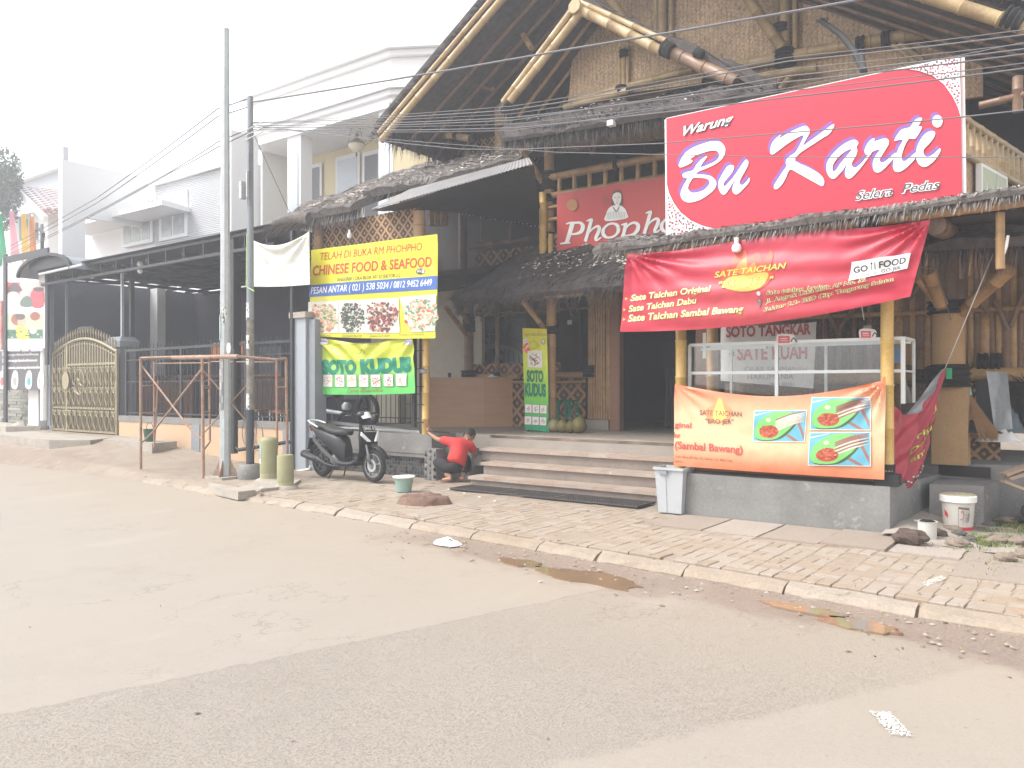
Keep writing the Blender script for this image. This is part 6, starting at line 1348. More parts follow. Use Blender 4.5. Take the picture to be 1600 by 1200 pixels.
bn = banner('banner', 'charcoal banner with white web address lines and small shoe like pictures, at the far left', 9.1, quadcurve((-14, 549), (67, 549)), quadcurve((-14, 610), (67, 609)), (-12, 67), lambda s, t: (.10, .09, .10), lambda s, t: .01*math.sin(s*6), 12, 6,
   lambda pr: [pr.text('ourgardenschoolhouse', 12, 556, 60, 555, 4.2, WH, .03), pr.text('www.ourgardenschoolhouse.com', 10, 565.5, 58, 564.5, 4.4, WH, .03), pr.text('facebook.com/ourgardenschoolhouse', 10, 576.5, 67, 575.5, 4.4, WH, .03)]+[pr.rect(5, y, 9, y+7, WH) for y in (550, 560, 571)]+[f for k, x in enumerate((4, 24, 45, 64)) for f in (pr.fill([smooth_loop([(x-5, 605), (x-5, 590), (x-1, 579), (x+4, 582), (x+5, 598), (x+2, 608)])], (.7, .7, .7)), pr.ell(x, 596, 3, 7, ((.5, .1, .1), (.35, .35, .32), (.1, .4, .42), (.5, .3, .3))[k], 8))])
stw = thing('stone_wall', 'low wall faced with thin grey stacked stone at the far left', 'wall', (-23, 9.6, .4))
stm = mat('stacked slate', (.33, .33, .28), rough=.9, var=.3, island=.25, bump=.4, bscale=50)
for j in range(12):
    u = -25.4+rnd(0, .2); row = MB()
    while u < U(44, 9.7): w_ = rnd(.2, .6); row.box((u, 9.7+rnd(-.02, .01), .45+j*.082), (u+w_-.01, 9.9, .45+j*.082+.076)); u += w_
    row.build('stone_course', stm, stw)['kind'] = 'stuff'
pbox(44, 605, 60, 665, 9.35, .3).build('pier', M['white'], stw); pbox(60, 600, 74, 662, 9.75, .05).build('recess', mat('blue grey door', (.16, .2, .27), rough=.6, var=.1), stw)
dp = MB(); dp.tube([P(69, 520, 9.15), P(69, 657, 9.15)], .08, 12); tag(dp.build('downpipe', M['white']), 'thick white plastic downpipe left of the bronze gate', 'pipe')
bpst = pbox(73, 430, 78, 665, 9.2, .1); tag(bpst.build('post', M['greyp']), 'slim grey steel post between billboard and gate', 'post')
rk = pebble((U(33, 9.0), 9.0, .5), .2, None, None, (1.6, .8, .6)); tag(rk.build('kerb_block', M['concd']), 'loose block of stone on the far left pavement', 'stone')
# flags
fgs = 'coloured feather flags behind the billboard'
for k, (x, col, nm, w_, yb) in enumerate(((3, (.02, .32, .14), 'green', 11, 400), (20, (.65, .30, .36), 'pink', 14, 396), (39, (.75, .5, .1), 'yellow', 11, 396), (52, (.72, .30, .08), 'orange', 10, 397))):
    f_ = thing('flag', nm+' feather flag leaning behind the billboard', 'flag', P(x, 560, 10.2), fgs)
    top = (x-2, 330+abs(k-1)*4); m = MB()
    def fp(s, t): xx = (x-2)*(1-t)+(x-w_/2+s*w_)*t if True else 0; p_ = P(xx, top[1]+(yb-top[1]+18*(1-s))*t, 10.2); return (p_[0], p_[1]+.06*math.sin(s*7+k), p_[2])
    m.grid(fp, 8, 8); m.build('flag_cloth', mat('flag '+nm, col, rough=.7, var=.15), f_); MB().tube([P(x-2, top[1]-3, 10.25), P(x-w_/2-1, 560, 10.25)], .02, 6).build('flag_pole', M['white'], f_)
pbox(-12, 435, 4, 640, 9.3, .05); tag(pbox(-25, 470, 2, 548, 9.3, .05).build('poster_board', mat('red poster', (.5, .05, .05), rough=.5, var=.3, scale=3, col2=(.6, .4, .35))), 'red poster board cut by the left edge of the view', 'board')
# ================================================================ houses behind
wh = thing('house', 'white modern two storey house with flat roofs and ribbed cladding above the carport', 'house', (-22, 14, .2))
WM = mat('bright white render', (.80, .80, .80), rough=.8, var=.03, scale=1, bump=.02)
def ubox(u0, v0, z0_, u1, v1, z1_): return MB().box((u0, v0, z0_), (u1, v1, z1_))
HV = 12.2
ux_ = lambda x: U(x, HV)
uw = U(97, 9.9); ubox(uw-.2, 9.9, .2, uw, 10.5, Z(97, 249, 9.9)).build('wall', WM, wh); ubox(uw-.2, 10.5, 6.05, uw, 12.25, Z(97, 249, 9.9)).build('wall', WM, wh); ubox(ux_(130), HV+.05, .2, ux_(243), HV+.3, 6.6).build('wall', WM, wh)
ubox(ux_(243), HV, 4.5, ux_(356), 13.2, Z(243, 277, HV)).build('wall', WM, wh)
ubox(ux_(356), HV-.2, 4.5, ux_(372), 12.8, Z(356, 235, HV)+.4).build('wall', WM, wh)
zr0, zr1 = Z(300, 372, HV), Z(300, 272, HV)-.1
for i in range(34): z = zr0+i*(zr1-zr0)/34; ubox(ux_(244), HV-.05, z, ux_(352), HV-.005, z+(zr1-zr0)/34*.72).build('cladding_strip', mat('cladding', (.55, .56, .58), rough=.6, var=.05), wh)
ubox(ux_(243), HV-.15, zr1+.02, ux_(358), HV+.02, Z(243, 277, HV)+.05).build('fascia', WM, wh)
m = MB(); zc = Z(300, 303, HV-.6); m.prism([(ux_(150), HV-1.0), (ux_(308), HV-1.0), (ux_(300), HV), (ux_(140), HV)], zc-.25, zc-.12); m.build('sun_canopy', WM, wh)
for x0, x1, y0, y1, n in ((253, 297, 308, 378, 2), (194, 243, 333, 388, 3)):
    w = ubox(ux_(x0), HV-.09, Z(x0, y1, HV), ux_(x1), HV-.03, Z(x0, y0, HV)-.0).build('window', mat('window surround', (.75, .76, .77), rough=.5, var=.02), wh); a, b_ = ux_(x0)+.1, ux_(x1)-.1; st_ = (b_-a)/n
    for i in range(n): ubox(a+i*st_+.04, HV-.1, Z(x0, y1, HV)+.1, a+(i+1)*st_-.04, HV-.085, Z(x0, y0, HV)-.12).build('pane', mat('pale curtain glass', (.33, .37, .38), rough=.2, var=.6, scale=5, col2=(.55, .58, .58)), w)
gh = thing('house', 'pale grey flat roofed building far behind the white house', 'house', (-36, 26, .2))
ubox(-100, 30, 0, U(99, 30), 30.4, Z(60, 243, 30)).build('wall', mat('grey blue render', (.42, .45, .5), rough=.8, var=.05), gh); ubox(-100, 29.5, Z(60, 278, 30), U(99.5, 30), 29.98, Z(60, 267, 30)).build('ledge', WM, gh)
rh = thing('house', 'white house with red tiled gable roof at the far left', 'house', (-34, 16, .2))
V2 = 16
def q2(x, y, v=V2): return P(x, y, v)
pbox(5, 325, 75, 520, V2, 6).build('wall', WM, rh)
A_, B_, C_, D_ = P(26, 295, V2-.4), P(72, 340, V2-.4), P(128, 330, V2+8), P(96, 297, V2+8)
rt = mat('red roof tile', (.30, .11, .085), rough=.7, var=.25, island=.15)
a0, b0, c0, d0 = Vector(P(28, 292, V2-.3)), Vector(P(73, 338, V2-.3)), Vector(P(112, 336, V2-.3))+Vector((0, .05, 0)), Vector(P(100, 294, V2-.3))
d0 = a0+Vector((1.6, 6, .2)); c0 = b0+Vector((2.5, 6, .2))
rows, cols = 14, 22; nrm = (b0-a0).cross(d0-a0).normalized(); nrm = nrm if nrm.z > 0 else -nrm
for j in range(rows):
    m = MB()
    for i in range(cols):
        f_ = lambda s, t: a0.lerp(b0, s).lerp(d0.lerp(c0, s), t)
        s0, s1, t0, t1 = j/rows, (j+1.15)/rows, i/cols, (i+1)/cols
        p1, p2, p3, p4 = f_(s0, t0)+nrm*.02, f_(s1, t0)+nrm*.09, f_(s1, t1)+nrm*.09, f_(s0, t1)+nrm*.02; mid1, mid2 = (p1+p4)/2+nrm*.06, (p2+p3)/2+nrm*.06
        n = len(m.v); m.v += [tuple(x) for x in (p1, p2, mid2, mid1, p4, p3)]; m.face((n, n+1, n+2, n+3)); m.face((n+3, n+2, n+5, n+4))
    m.build('tile_row', rt, rh)['kind'] = 'stuff'
MB().bar(tuple(a0-Vector((0, .05, .1))), tuple(b0-Vector((0, .05, .1))), .2, .25).build('barge_board', WM, rh)
for x in (30, 38, 46, 55, 63): pbox(x, 340+(x-30)*.3, x+3.5, 375, V2-.04, .05).build('window_slot', mat('dark slot', (.12, .12, .13), rough=.4, var=.1), rh)
m = MB(); m.tube([P(66, 362, 11), P(66, 400, 11)], .05, 6); m.tube([P(66, 380, 11), P(68, 365, 11), P(62, 358, 11), P(50, 362, 11)], .05, 6); tag(m.build('bracket', M['black']), 'curved black iron bracket above the billboard frame', 'bracket')
# cream house with cornices, balcony lamp and pillars
chs = thing('house', 'cream two storey house with stepped cornice, pillars and hanging balcony lamp', 'house', (-16, 16, .2))
CV = 14.5
cx_ = lambda x: U(x, CV)
CM = mat('cream wall', (.76, .64, .40), rough=.85, var=.04, scale=1, bump=.03)
bay = Vector((cx_(612), CV, 0)); bd = Vector((.86, .50, 0)).normalized()
zc0 = Z(612, 168, CV)
ubox(cx_(396), CV+1.6, .2, cx_(640), 26, zc0+.3).build('wall', CM, chs)
ubox(cx_(396), CV-.1, zc0-.02, cx_(612), CV+1.8, zc0+.12).build('soffit', WM, chs)
def cornice(z0_, z1_, out):
    m = MB(); p0 = (cx_(392)-out, CV-out); p1 = (bay.x+out*.4, CV-out); p2 = (bay.x+bd.x*7+out, CV+bd.y*7-out*.7)
    m.prism([p0, p1, p2, (p2[0], 27), (p0[0], 27)], z0_, z1_); return m
zt_ = Z(600, 75, CV)
for z0_, z1_, o_ in ((zc0+.12, zc0+.28, .0), (zc0+.285, zc0+.42, .12), (zc0+.425, zc0+.60, .22), (zc0+.605, zc0+1.25, .02), (zc0+1.255, zc0+1.4, .15), (zc0+1.405, zt_, .28)): cornice(z0_, z1_, o_).build('cornice', WM, chs)
ubox(cx_(372)-1.5, CV+.4, .2, cx_(392), 16, Z(395, 165, CV)-.6).build('wall', WM, chs)
for x0, x1, v in ((451, 468, CV), (594, 611, CV)):
    ubox(U(x0, v)-.05, v, 3.3, U(x1, v)+.05, v+.4, zc0).build('column', WM, chs); ubox(U(x0, v)+.05, v-.03, 3.4, U(x1, v)-.05, v-.002, zc0-.5).build('column_panel', mat('pale grey paint', (.56, .6, .66), rough=.7, var=.03), chs)
m = MB(); p0, p1 = bay, bay+bd*7; m.prism([(p0.x, p0.y), (p1.x, p1.y), (p1.x-.2, p1.y+.4), (p0.x-.2, p0.y+.4)], .2, zc0); m.build('bay_wall', CM, chs)
for x0, x1, y0, y1, dc in ((486, 501, 262, 400, (.2, .2, .22)), (528, 560, 250, 400, (.6, .65, .7)), (570, 592, 243, 400, (.16, .16, .17)), (445, 452, 270, 400, (.5, .5, .45))):
    vv_ = CV+1.55; d_ = ubox(U(x0, vv_)-.08, vv_-.03, 3.5, U(x1, vv_)+.08, vv_, Z(x0, y0, vv_)+.08).build('door', WM, chs); ubox(U(x0, vv_)+.04, vv_-.05, 3.5, U(x1, vv_)-.02, vv_-.032, Z(x0, y0, vv_)-.05).build('door_leaf', mat('door leaf %d' % x0, dc, rough=.4, var=.1), d_)
for i in range(4): p = bay+bd*(1.2+i*.85); MB().prism([(p.x-.02, p.y-.05), (p.x+.5, p.y+.24), (p.x+.48, p.y+.28), (p.x-.04, p.y-.01)], 5.0, 7.2).build('shutter', WM, chs)
ubox(cx_(396), CV+.3, 3.3, cx_(612), CV+1.6, 3.5).build('balcony_floor', M['greyp'], chs)
ubox(cx_(540)-.2, CV+.05, 3.5, cx_(553), CV+.35, 4.4).build('balcony_post', M['greyp'], chs)
hl = thing('hanging_lamp', 'ornate hanging lantern under the balcony ceiling of the cream house', 'lamp', P(557, 240, CV+.6))
lc = P(557, 226, CV+.6); bz2 = mat('old bronze', (.16, .13, .1), rough=.5, var=.2)
MB().lathe([(0, -.22), (.1, -.19), (.2, -.08), (.23, .0)], lc, 16).build('glass_bowl', M['plaster'], hl); MB().lathe([(.25, 0), (.22, .06), (.1, .12), (.04, .22), (.03, .3)], lc, 16).build('lamp_body', bz2, hl)
for a in (0, 2.09, 4.19): MB().tube([add(lc, (.23*math.cos(a), .23*math.sin(a), .03)), add(lc, (.12*math.cos(a), .12*math.sin(a), .5)), add(lc, (.02, 0, .95))], .013, 5).build('chain', bz2, hl)
MB().tube([add(lc, (0, 0, .9)), add(lc, (0, 0, 1.4))], .012, 5).build('rod', bz2, hl); MB().lathe([(.02, 1.3), (.06, 1.38), (.1, 1.43)], lc, 12).build('ceiling_rose', bz2, hl); MB().lathe([(0, -.36), (.03, -.3), (.02, -.2)], lc, 8).build('finial', bz2, hl)
ho = thing('house', 'grey building side wall seen beside the bamboo wing behind the square pillar', 'house', (-14, 15, .2))
# square grey pillar between carport and restaurant, with pipe
sp = thing('pillar', 'square grey pillar between carport and bamboo restaurant', 'pillar', (U(470, 9.0), 9.0, .1))
a, b_ = P(457, 742, 8.9), P(475, 742, 8.9); MB().box((a[0], 8.9, 0), (b_[0]+.04, 9.2, Z(465, 495, 8.9))).build('shaft', mat('blue grey paint', (.36, .39, .43), rough=.6, var=.08), sp); MB().box((a[0]-.05, 8.86, Z(465, 497, 8.9)), (b_[0]+.08, 9.26, Z(465, 488, 8.9))).build('cap', M['concd'], sp)
MB().box((b_[0]+.05, 8.95, 0), (b_[0]+.22, 9.2, Z(465, 500, 8.9))).build('dark_side', M['greyp'], sp)
MB().box((U(453, 8.85), 8.85, 0), (U(456.5, 8.85), 8.93, 4.2)).build('steel_post', M['black'], sp)
pp = MB(); pp.tube([P(486, 560, 9.0), P(486, 725, 9.0), P(483, 733, 8.9), P(458, 738, 8.8)], .022, 8); tag(pp.build('drain_pipe', M['white']), 'thin white pipe running down beside the square grey pillar', 'pipe')
ho2 = MB().box((-14.5, 13.9, .2), (-9.5, 14.2, 3.4)); o = ho2.build('wall', mat('beige inner wall', (.40, .37, .30), rough=.9, var=.1)); o.parent = ho; o.location = Vector(o['_o'])-Vector(ho['_o']); o.rotation_euler = (0, 0, 0)
# tree at the far left
tr = thing('tree', 'small leafy tree behind the flags at the far left', 'tree', P(-6, 560, 15))
tc = P(2, 290, 15); tb_ = P(-8, 560, 15)
MB().tube([tb_, P(-6, 450, 15), P(-2, 370, 15), P(0, 300, 15)], [.16, .13, .1, .05], 8).build('trunk', mat('bark', (.16, .12, .09), rough=.95, var=.3), tr)
for i in range(7): a = rnd(-1.2, 1.2); MB().tube([P(-2, 370-i*8, 15), add(P(-2, 350-i*10, 15), (a*.9, rnd(-.8, .8), .6))], [.05, .015], 6).build('limb', MATS['bark'], tr)
m = MB()
for i in range(5200):
    cl = random.choice(((0, 0, .9, .8), (-.6, .2, .1, .9), (.3, 0, -.6, .75), (-.2, 0, -1.3, .7), (.25, .1, .3, .7), (-1.2, 0, -.6, .9)))
    d = Vector((random.gauss(0, 1), random.gauss(0, 1), random.gauss(0, 1))).normalized()*cl[3]*rnd(.3, 1)**.5
    c = Vector(tc)+Vector((cl[0], cl[1], cl[2]))+d; s = rnd(.05, .11); a, b_ = Vector((rnd(-1, 1), rnd(-1, 1), rnd(-1, 1))).normalized()*s, Vector((rnd(-1, 1), rnd(-1, 1), rnd(-1, 1))).normalized()*s*.6
    col = random.choice(((.06, .10, .05), (.09, .14, .07), (.05, .08, .05), (.12, .17, .09)))
    m.quad(tuple(c-a), tuple(c+b_), tuple(c+a), tuple(c-b_), col=col)
m.build('crown', printmat('leaves', .7), tr)
# ================================================================ street furniture and loose things
# steel lamp pole
sp_ = thing('street_pole', 'tall octagonal grey steel pole with peeling posters and splayed foot', 'pole', G(352, 747, .1))
pc = G(352, 745, .1)
MB().tube([(pc[0], pc[1], .1), (pc[0], pc[1], 1.5), (pc[0], pc[1], 7.1)], [.088, .08, .06], 8, smooth=False).build('shaft', M['steel'], sp_)
for a in range(4):
    t = a*math.pi/2+.5; c, s = math.cos(t), math.sin(t); m = MB(); q = [(.075, 0), (.2, 0), (.2, .04), (.09, .26), (.075, .26)]
    n = len(q)
    for w_ in (-.006, .006):
        for r, z in q: m.v.append((pc[0]+r*c-w_*s, pc[1]+r*s+w_*c, .1+z))
    m.face(range(n)); m.face(range(n, 2*n)[::-1])
    for i in range(n): m.face((i, (i+1) % n, n+(i+1) % n, n+i))
    m.build('gusset', M['rust'], sp_)
MB().box((pc[0]-.24, pc[1]-.22, .03), (pc[0]+.24, pc[1]+.22, .115)).build('foot_plate', M['concd'], sp_)
def wrap_sticker(c, r, z0_, z1_, a0, a1, cols, par, name='poster'):
    m = MB(); N_ = 6; ny = 8
    for j in range(ny):
        for i in range(N_):
            t0, t1 = a0+(a1-a0)*i/N_, a0+(a1-a0)*(i+1)/N_; za, zb = z0_+(z1_-z0_)*j/ny, z0_+(z1_-z0_)*(j+1)/ny
            m.quad(*[(c[0]+r*math.cos(t), c[1]+r*math.sin(t), z) for t, z in ((t0, za), (t1, za), (t1, zb), (t0, zb))], col=random.choice(cols))
    m.build(name, printmat('poster paper', .85), par)
wcol = [(.62, .64, .62), (.62, .64, .62), (.7, .71, .7), (.12, .12, .12), (.5, .52, .5)]
fr = -math.pi/2-.3
zp = lambda y: Z(352, y, pc[1])
wrap_sticker(pc, .088, zp(640), zp(555), fr-1.2, fr+.9, [(.28, .28, .28), (.36, .36, .35), (.5, .5, .5), (.2, .2, .2)], sp_); wrap_sticker(pc, .0895, zp(555), zp(532), fr-1.6, fr-.5, wcol, sp_); wrap_sticker(pc, .086, zp(532), zp(492), fr-1.2, fr+.3, [(.45, .6, .58), (.4, .56, .55), (.3, .42, .42)], sp_); wrap_sticker(pc, .086, zp(487), zp(462), fr-1.6, fr-.6, wcol, sp_); wrap_sticker(pc, .086, zp(505), zp(480), fr+.6, fr+1.5, wcol, sp_)
m = MB(); m.lathe([(0, 0), (.052, 0), (.055, .012), (0, .012)], (0, 0, 0), 18); q = P(358, 544, pc[1]-.11)
for k, p in enumerate(m.v): m.v[k] = (q[0]+p[0]*.95, q[1]-p[2], q[2]+p[1]*1.55)
m.build('round_plate', mat('pale plate', (.6, .62, .6), rough=.5, var=.05), sp_)
# black utility pole
up = thing('utility_pole', 'narrow black utility pole carrying bundles of cables, on a round concrete foot', 'pole', G(391, 742, .15))
bc = G(391, 741, .15); BX, BY = bc[0], bc[1]; zb_ = lambda y: Z(391, y, BY)
MB().tube([(BX, BY, .1), (BX, BY, zb_(640))], .061, 14).build('shaft_base', mat('blue black paint', (.05, .055, .065), rough=.6, var=.3), up)
MB().tube([(BX, BY, zb_(640)), (BX, BY, zb_(590)), (BX, BY, zb_(500))], [.06, .06, .056], 14).build('shaft_middle', mat('weathered pole paint', (.33, .30, .26), rough=.8, var=.4, scale=7, col2=(.12, .11, .1)), up)
MB().tube([(BX, BY, zb_(500)), (BX, BY, zb_(200)), (BX, BY, zb_(151))], [.056, .046, .044], 14).build('shaft_top', M['greyp'], up)
for y0, y1 in ((545, 524), (640, 615), (500, 473), (570, 556)): wrap_sticker((BX, BY), .062, zb_(y0), zb_(y1), fr-1.3, fr+1.0, wcol, up)
MB().lathe([(.19, 0), (.2, .1), (.16, .22), (.15, .23)], (BX, BY, .08), 16).build('concrete_foot', M['conc'], up)
MB().box((BX-.09, BY-.14, zb_(312)), (BX-.03, BY-.05, zb_(285))).build('junction_box', M['steel'], up); MB().box((BX+.03, BY-.1, zb_(310)), (BX+.06, BY-.05, zb_(270))).build('junction_box', M['steel'], up)
for z in (zb_(213), zb_(205), zb_(220)): MB().bar((BX-.12, BY-.05, z), (BX+.45, BY-.1, z+.03), .012).build('bracket', M['steel'], up)
for a in range(7):
    t = a*.9; MB().tube([(BX+.05, BY-.06, zb_(200)-.1*a), (BX+.1+.04*math.sin(t), BY-.06, zb_(225)-.1*a), (BX+.06, BY-.05, zb_(250)-.12*a)], .006, 5).build('cable_loop', M['cable'], up)
for k in range(8):
    r = .09+.03*rnd(0, 1); cx, cz = BX-.15+.3*rnd(0, 1), .75+rnd(-.15, .1); MB().tube([(cx+r*math.cos(t)*1.0, BY-.03+.02*k, cz+r*2.1*math.sin(t)) for t in [i*6.28/14*.8+k for i in range(15)]], .005, 4, cap=False).build('cable_loop', M['rust'] if k % 2 else M['cable'], up)
MB().tube([P(367, 545, BY+.3), P(367, 698, BY+.3), P(373, 703, BY+.3), P(455, 690, BY+.9)], .03, 8).build('conduit', M['black'], up)
MB().tube([P(386, 365, BY-.05), P(385, 448, BY-.05), P(397, 455, BY-.05)], .01, 6).build('green_cord', mat('lime cord', (.4, .62, .2), rough=.6, var=.1), up)
# concrete slab and rubble around the pole feet
m = MB(); m.prism([G(x, y, .1)[:2] for x, y in ((325, 757), (372, 765), (432, 742), (470, 752), (455, 762), (372, 772), (340, 765))][:7], .02, .13); o = m.build('broken_slab', M['concd']); tag(o, 'broken flat concrete slab at the foot of the poles', 'slab')
for i, (x, y, s) in enumerate(((398, 760, .05), (412, 764, .06), (425, 757, .04), (388, 765, .035), (405, 768, .045))):
    p = G(x, y, .12); tag(pebble(p, s, None, None, (1.3, 1, .6)).build('rubble_stone', M['concd']), 'small broken lump of concrete in front of the green marker posts', 'stone', 'lumps of concrete by the marker posts')
# marker posts
mk = mat('olive green paint', (.31, .30, .16), rough=.65, var=.2, scale=5, bump=.1, wear=((.42, .38, .26), .6, 4))
def marker(x, y, r, h, label, dome):
    p = G(x, y, .1); t = thing('marker_post', label, 'bollard', p)
    MB().lathe([(r, 0), (r, .18*h)], p, 20).build('lower_band', mat('pale olive', (.40, .38, .22), rough=.8, var=.2), t)
    prof = [(r*1.02, .18*h), (r*1.02, .88*h), (r*.93, .95*h), (r*.7, .985*h), (0, h)] if dome else [(r*1.02, .18*h), (r*1.02, .96*h), (r*.92, h), (0, h)]
    MB().lathe(prof, p, 20).build('body', mk, t); m = MB(); m.lathe([(r*1.7, 0), (r*1.5, .05), (r*1.15, .07)], add(p, (0, 0, -.03)), 12); m.build('mortar_foot', M['concd'], t); return t, p
t, p = marker(420, 751, .128, .66, 'taller domed olive green marker post with a blue sticker', True)
def cy(p, r, x, y, l): return (p[0]+(r+l)*math.cos(x), p[1]+(r+l)*math.sin(x), y)
f0 = -math.pi/2-.28
pr = Print(lambda x, y, l: cy(p, .132, f0+x, p[2]+y, l))
for i in range(5): pr.poly([(-.62+i*.16, .55-.22+.0), (-.46+i*.16, .33), (-.46+i*.16, .56), (-.62+i*.16, .56)], (.28, .52, .62), 1)
for i in range(5): pr.poly([(-.62+i*.16, .26), (-.46+i*.16, .26), (-.46+i*.16, .33), (-.62+i*.16, .33)], (.62, .68, .7), 1)
pr.text('GAS', -.5, .47, -.1, .47, -.03, (.5, .15, .05), .02); pr.ell(-.3, .52, .1, .018, (.05, .12, .35), 10)
for i in range(4): pr.ell(-.4+i*.13, .36+.03*(i % 2), .05, .02, (.06, .07, .08), 7)
for i in range(12): pr.ell(rnd(-.6, .1), rnd(.27, .5), .03, .006, random.choice(((.7, .75, .78), (.2, .4, .55))), 5)
pr.build(t, 'sticker')
marker(446, 762, .112, .46, 'shorter flat topped olive marker post nearer the kerb', False)
# scaffold
sc = thing('scaffolding', 'rusty tubular scaffold frames with crossed braces in front of the peach wall', 'scaffolding', (-12.2, 7.5, .1))
def T(a, b_, r=.02, n='tube'): return MB().tube([a, b_], r, 8).build(n, M['rust'], sc)
f1 = [P(220, 733, 7.25), P(220, 559, 7.25)]; f1r = [P(241, 700, 7.9), P(241, 563, 7.9)]
f2 = [P(318, 747, 7.2), P(316, 556, 7.2)]; f2r = [P(328, 690, 7.8), P(327, 563, 7.8)]
f3 = [P(449, 712, 7.9), P(447, 560, 7.9)]; f3r = [P(433, 700, 7.7), P(432, 562, 7.7)]
for a, b_ in (f1, f2): T(a, b_, .024, 'upright')
T(*f1r, .018, 'upright'); T(f2r[0], f2r[1], .018, 'upright'); T(*f3, .022, 'upright'); T(*f3r, .018, 'upright')
T(P(328, 690, 7.8), P(318, 703, 7.25), .018, 'upright'); T(P(247, 594, 7.95), P(241, 693, 7.9), .018, 'loose_rod')
T(f1[1], f2[1], .016, 'ledger'); T(P(270, 559, 7.2), P(372, 557, 7.2), .034, 'ledger'); T(P(372, 557, 7.2), P(432, 562, 7.7), .022, 'ledger'); T(f3[1], f3r[1], .02, 'ledger'); T(f1[1], f1r[1], .018, 'ledger'); T(f2[1], f2r[1], .018, 'ledger')
T(P(240, 568, 7.9), P(330, 567, 7.9), .01, 'rail'); T(P(330, 565, 7.9), P(432, 566, 7.9), .01, 'rail')
for y in (603, 645): T(P(222, y, 7.3), P(242, y-1, 7.9), .011, 'rung')
for y in (603, 606, 643): T(P(318, y, 7.3), P(329, y+1, 7.8), .011, 'rung')
for y in (605, 646): T(P(434, y, 7.7), P(447, y, 7.9), .011, 'rung')
T(P(222, 572, 7.3), P(300, 674, 7.2), .015, 'brace'); T(P(300, 674, 7.2), P(317, 687, 7.2), .015, 'brace'); T(P(315, 577, 7.2), P(238, 676, 7.6), .015, 'brace'); T(P(238, 676, 7.6), P(222, 691, 7.3), .015, 'brace')
T(P(318, 579, 7.25), P(397, 672, 7.7), .012, 'brace'); T(P(396, 590, 7.7), P(320, 675, 7.3), .012, 'brace')
# green plastic bucket, tree stump, drain grates
gb_ = thing('bucket', 'pale green plastic bucket standing on the paving by the man', 'bucket', G(631, 769, .1)); p = G(631, 768, .098)
bm_ = mat('pale green plastic', (.26, .38, .32), rough=.45, var=.12)
MB().lathe([(.098, 0), (.13, .2), (.125, .2), (.095, .02), (0, .02)], p, 24).build('body', bm_, gb_); MB().lathe([(.128, .185), (.148, .19), (.15, .205), (.128, .21)], p, 24).build('rim', M['white'], gb_); MB().tube([add(p, (.14*math.cos(t), .02+.14*math.sin(t), .2+.01*math.sin(t))) for t in [math.pi*i/10 for i in range(11)]], .004, 5).build('handle', M['steel'], gb_)
sx, sy, sz = G(662, 784, .1); stt = thing('tree_stump', 'low sawn reddish brown tree stump among the paving bricks', 'stump', (sx, sy, .08))
m = MB(); N_ = 36; prof = ((1.16, -.02), (1.06, .035), (1.0, .075), (.9, .088), (.45, .092), (.0, .085))
for r, z in prof:
    for k in range(N_): t = 2*math.pi*k/N_; q = 1+.22*nz(math.cos(t)*1.6, math.sin(t)*1.6, 2)+.14*nz(math.cos(t)*5, math.sin(t)*5)+.06*nz(math.cos(t)*14, math.sin(t)*14); m.v.append((sx+.30*q*r*math.cos(t), sy+.25*q*r*math.sin(t), .085+z+.03*nz(r*4*math.cos(t), r*4*math.sin(t))))
for i in range(5):
    for k in range(N_): m.face((i*N_+k, i*N_+(k+1) % N_, (i+1)*N_+(k+1) % N_, (i+1)*N_+k), None, True)
m.build('stump_wood', mat('red brown stump', (.24, .15, .115), rough=.95, var=.45, scale=9, bump=.9, bscale=40, col2=(.15, .085, .06)), stt)
gr_ = 'steel drain grates at the foot of the steps'
gmat = mat('dark grate steel', (.11, .10, .095), rough=.6, var=.3, metal=.2)
for k, (u0, u1) in enumerate(((-7.2, -6.38), (-6.36, -5.54), (-5.52, -4.35))):
    g_ = thing('drain_grate', ('leftmost drain grate, nearest the man', 'middle drain grate at the foot of the steps', 'longest drain grate, nearest the grey bin')[k], 'grate', ((u0+u1)/2, 8.55, .1), gr_)
    v0, v1 = 8.36, 8.84; n = int((u1-u0)/.035)
    for i in range(n): u = u0+.02+(u1-u0-.04)*i/(n-1); MB().bar((u, v0, .106), (u, v1, .106), .008, .018).build('bar', gmat, g_)
    for i in range(9): v = v0+.01+i*(v1-v0-.02)/8; MB().bar((u0, v, .108), (u1, v, .108), .007 if 0 < i < 8 else .02, .014).build('cross_bar', gmat, g_)
    for u in (u0, u1): MB().bar((u, v0, .107), (u, v1, .107), .02, .022).build('frame', gmat, g_)
MB().box((-7.25, 8.34, .03), (-4.3, 8.86, .085)).build('drain_pit', mat('dark drain', (.035, .03, .028), rough=.9, var=.2), None)['kind'] = 'structure'
for i in range(4): p = G(700+i*24, 765+i*6, .12); tag(MB().quad((p[0]-.02, p[1], p[2]), (p[0]+.02, p[1]-.008, p[2]+.006), (p[0]+.025, p[1]+.02, p[2]+.002), (p[0]-.01, p[1]+.025, p[2]+.008)).build('paper_scrap', M['white']), 'tiny white paper scrap on the drain grates', 'paper', 'white paper scraps on the drain grates')
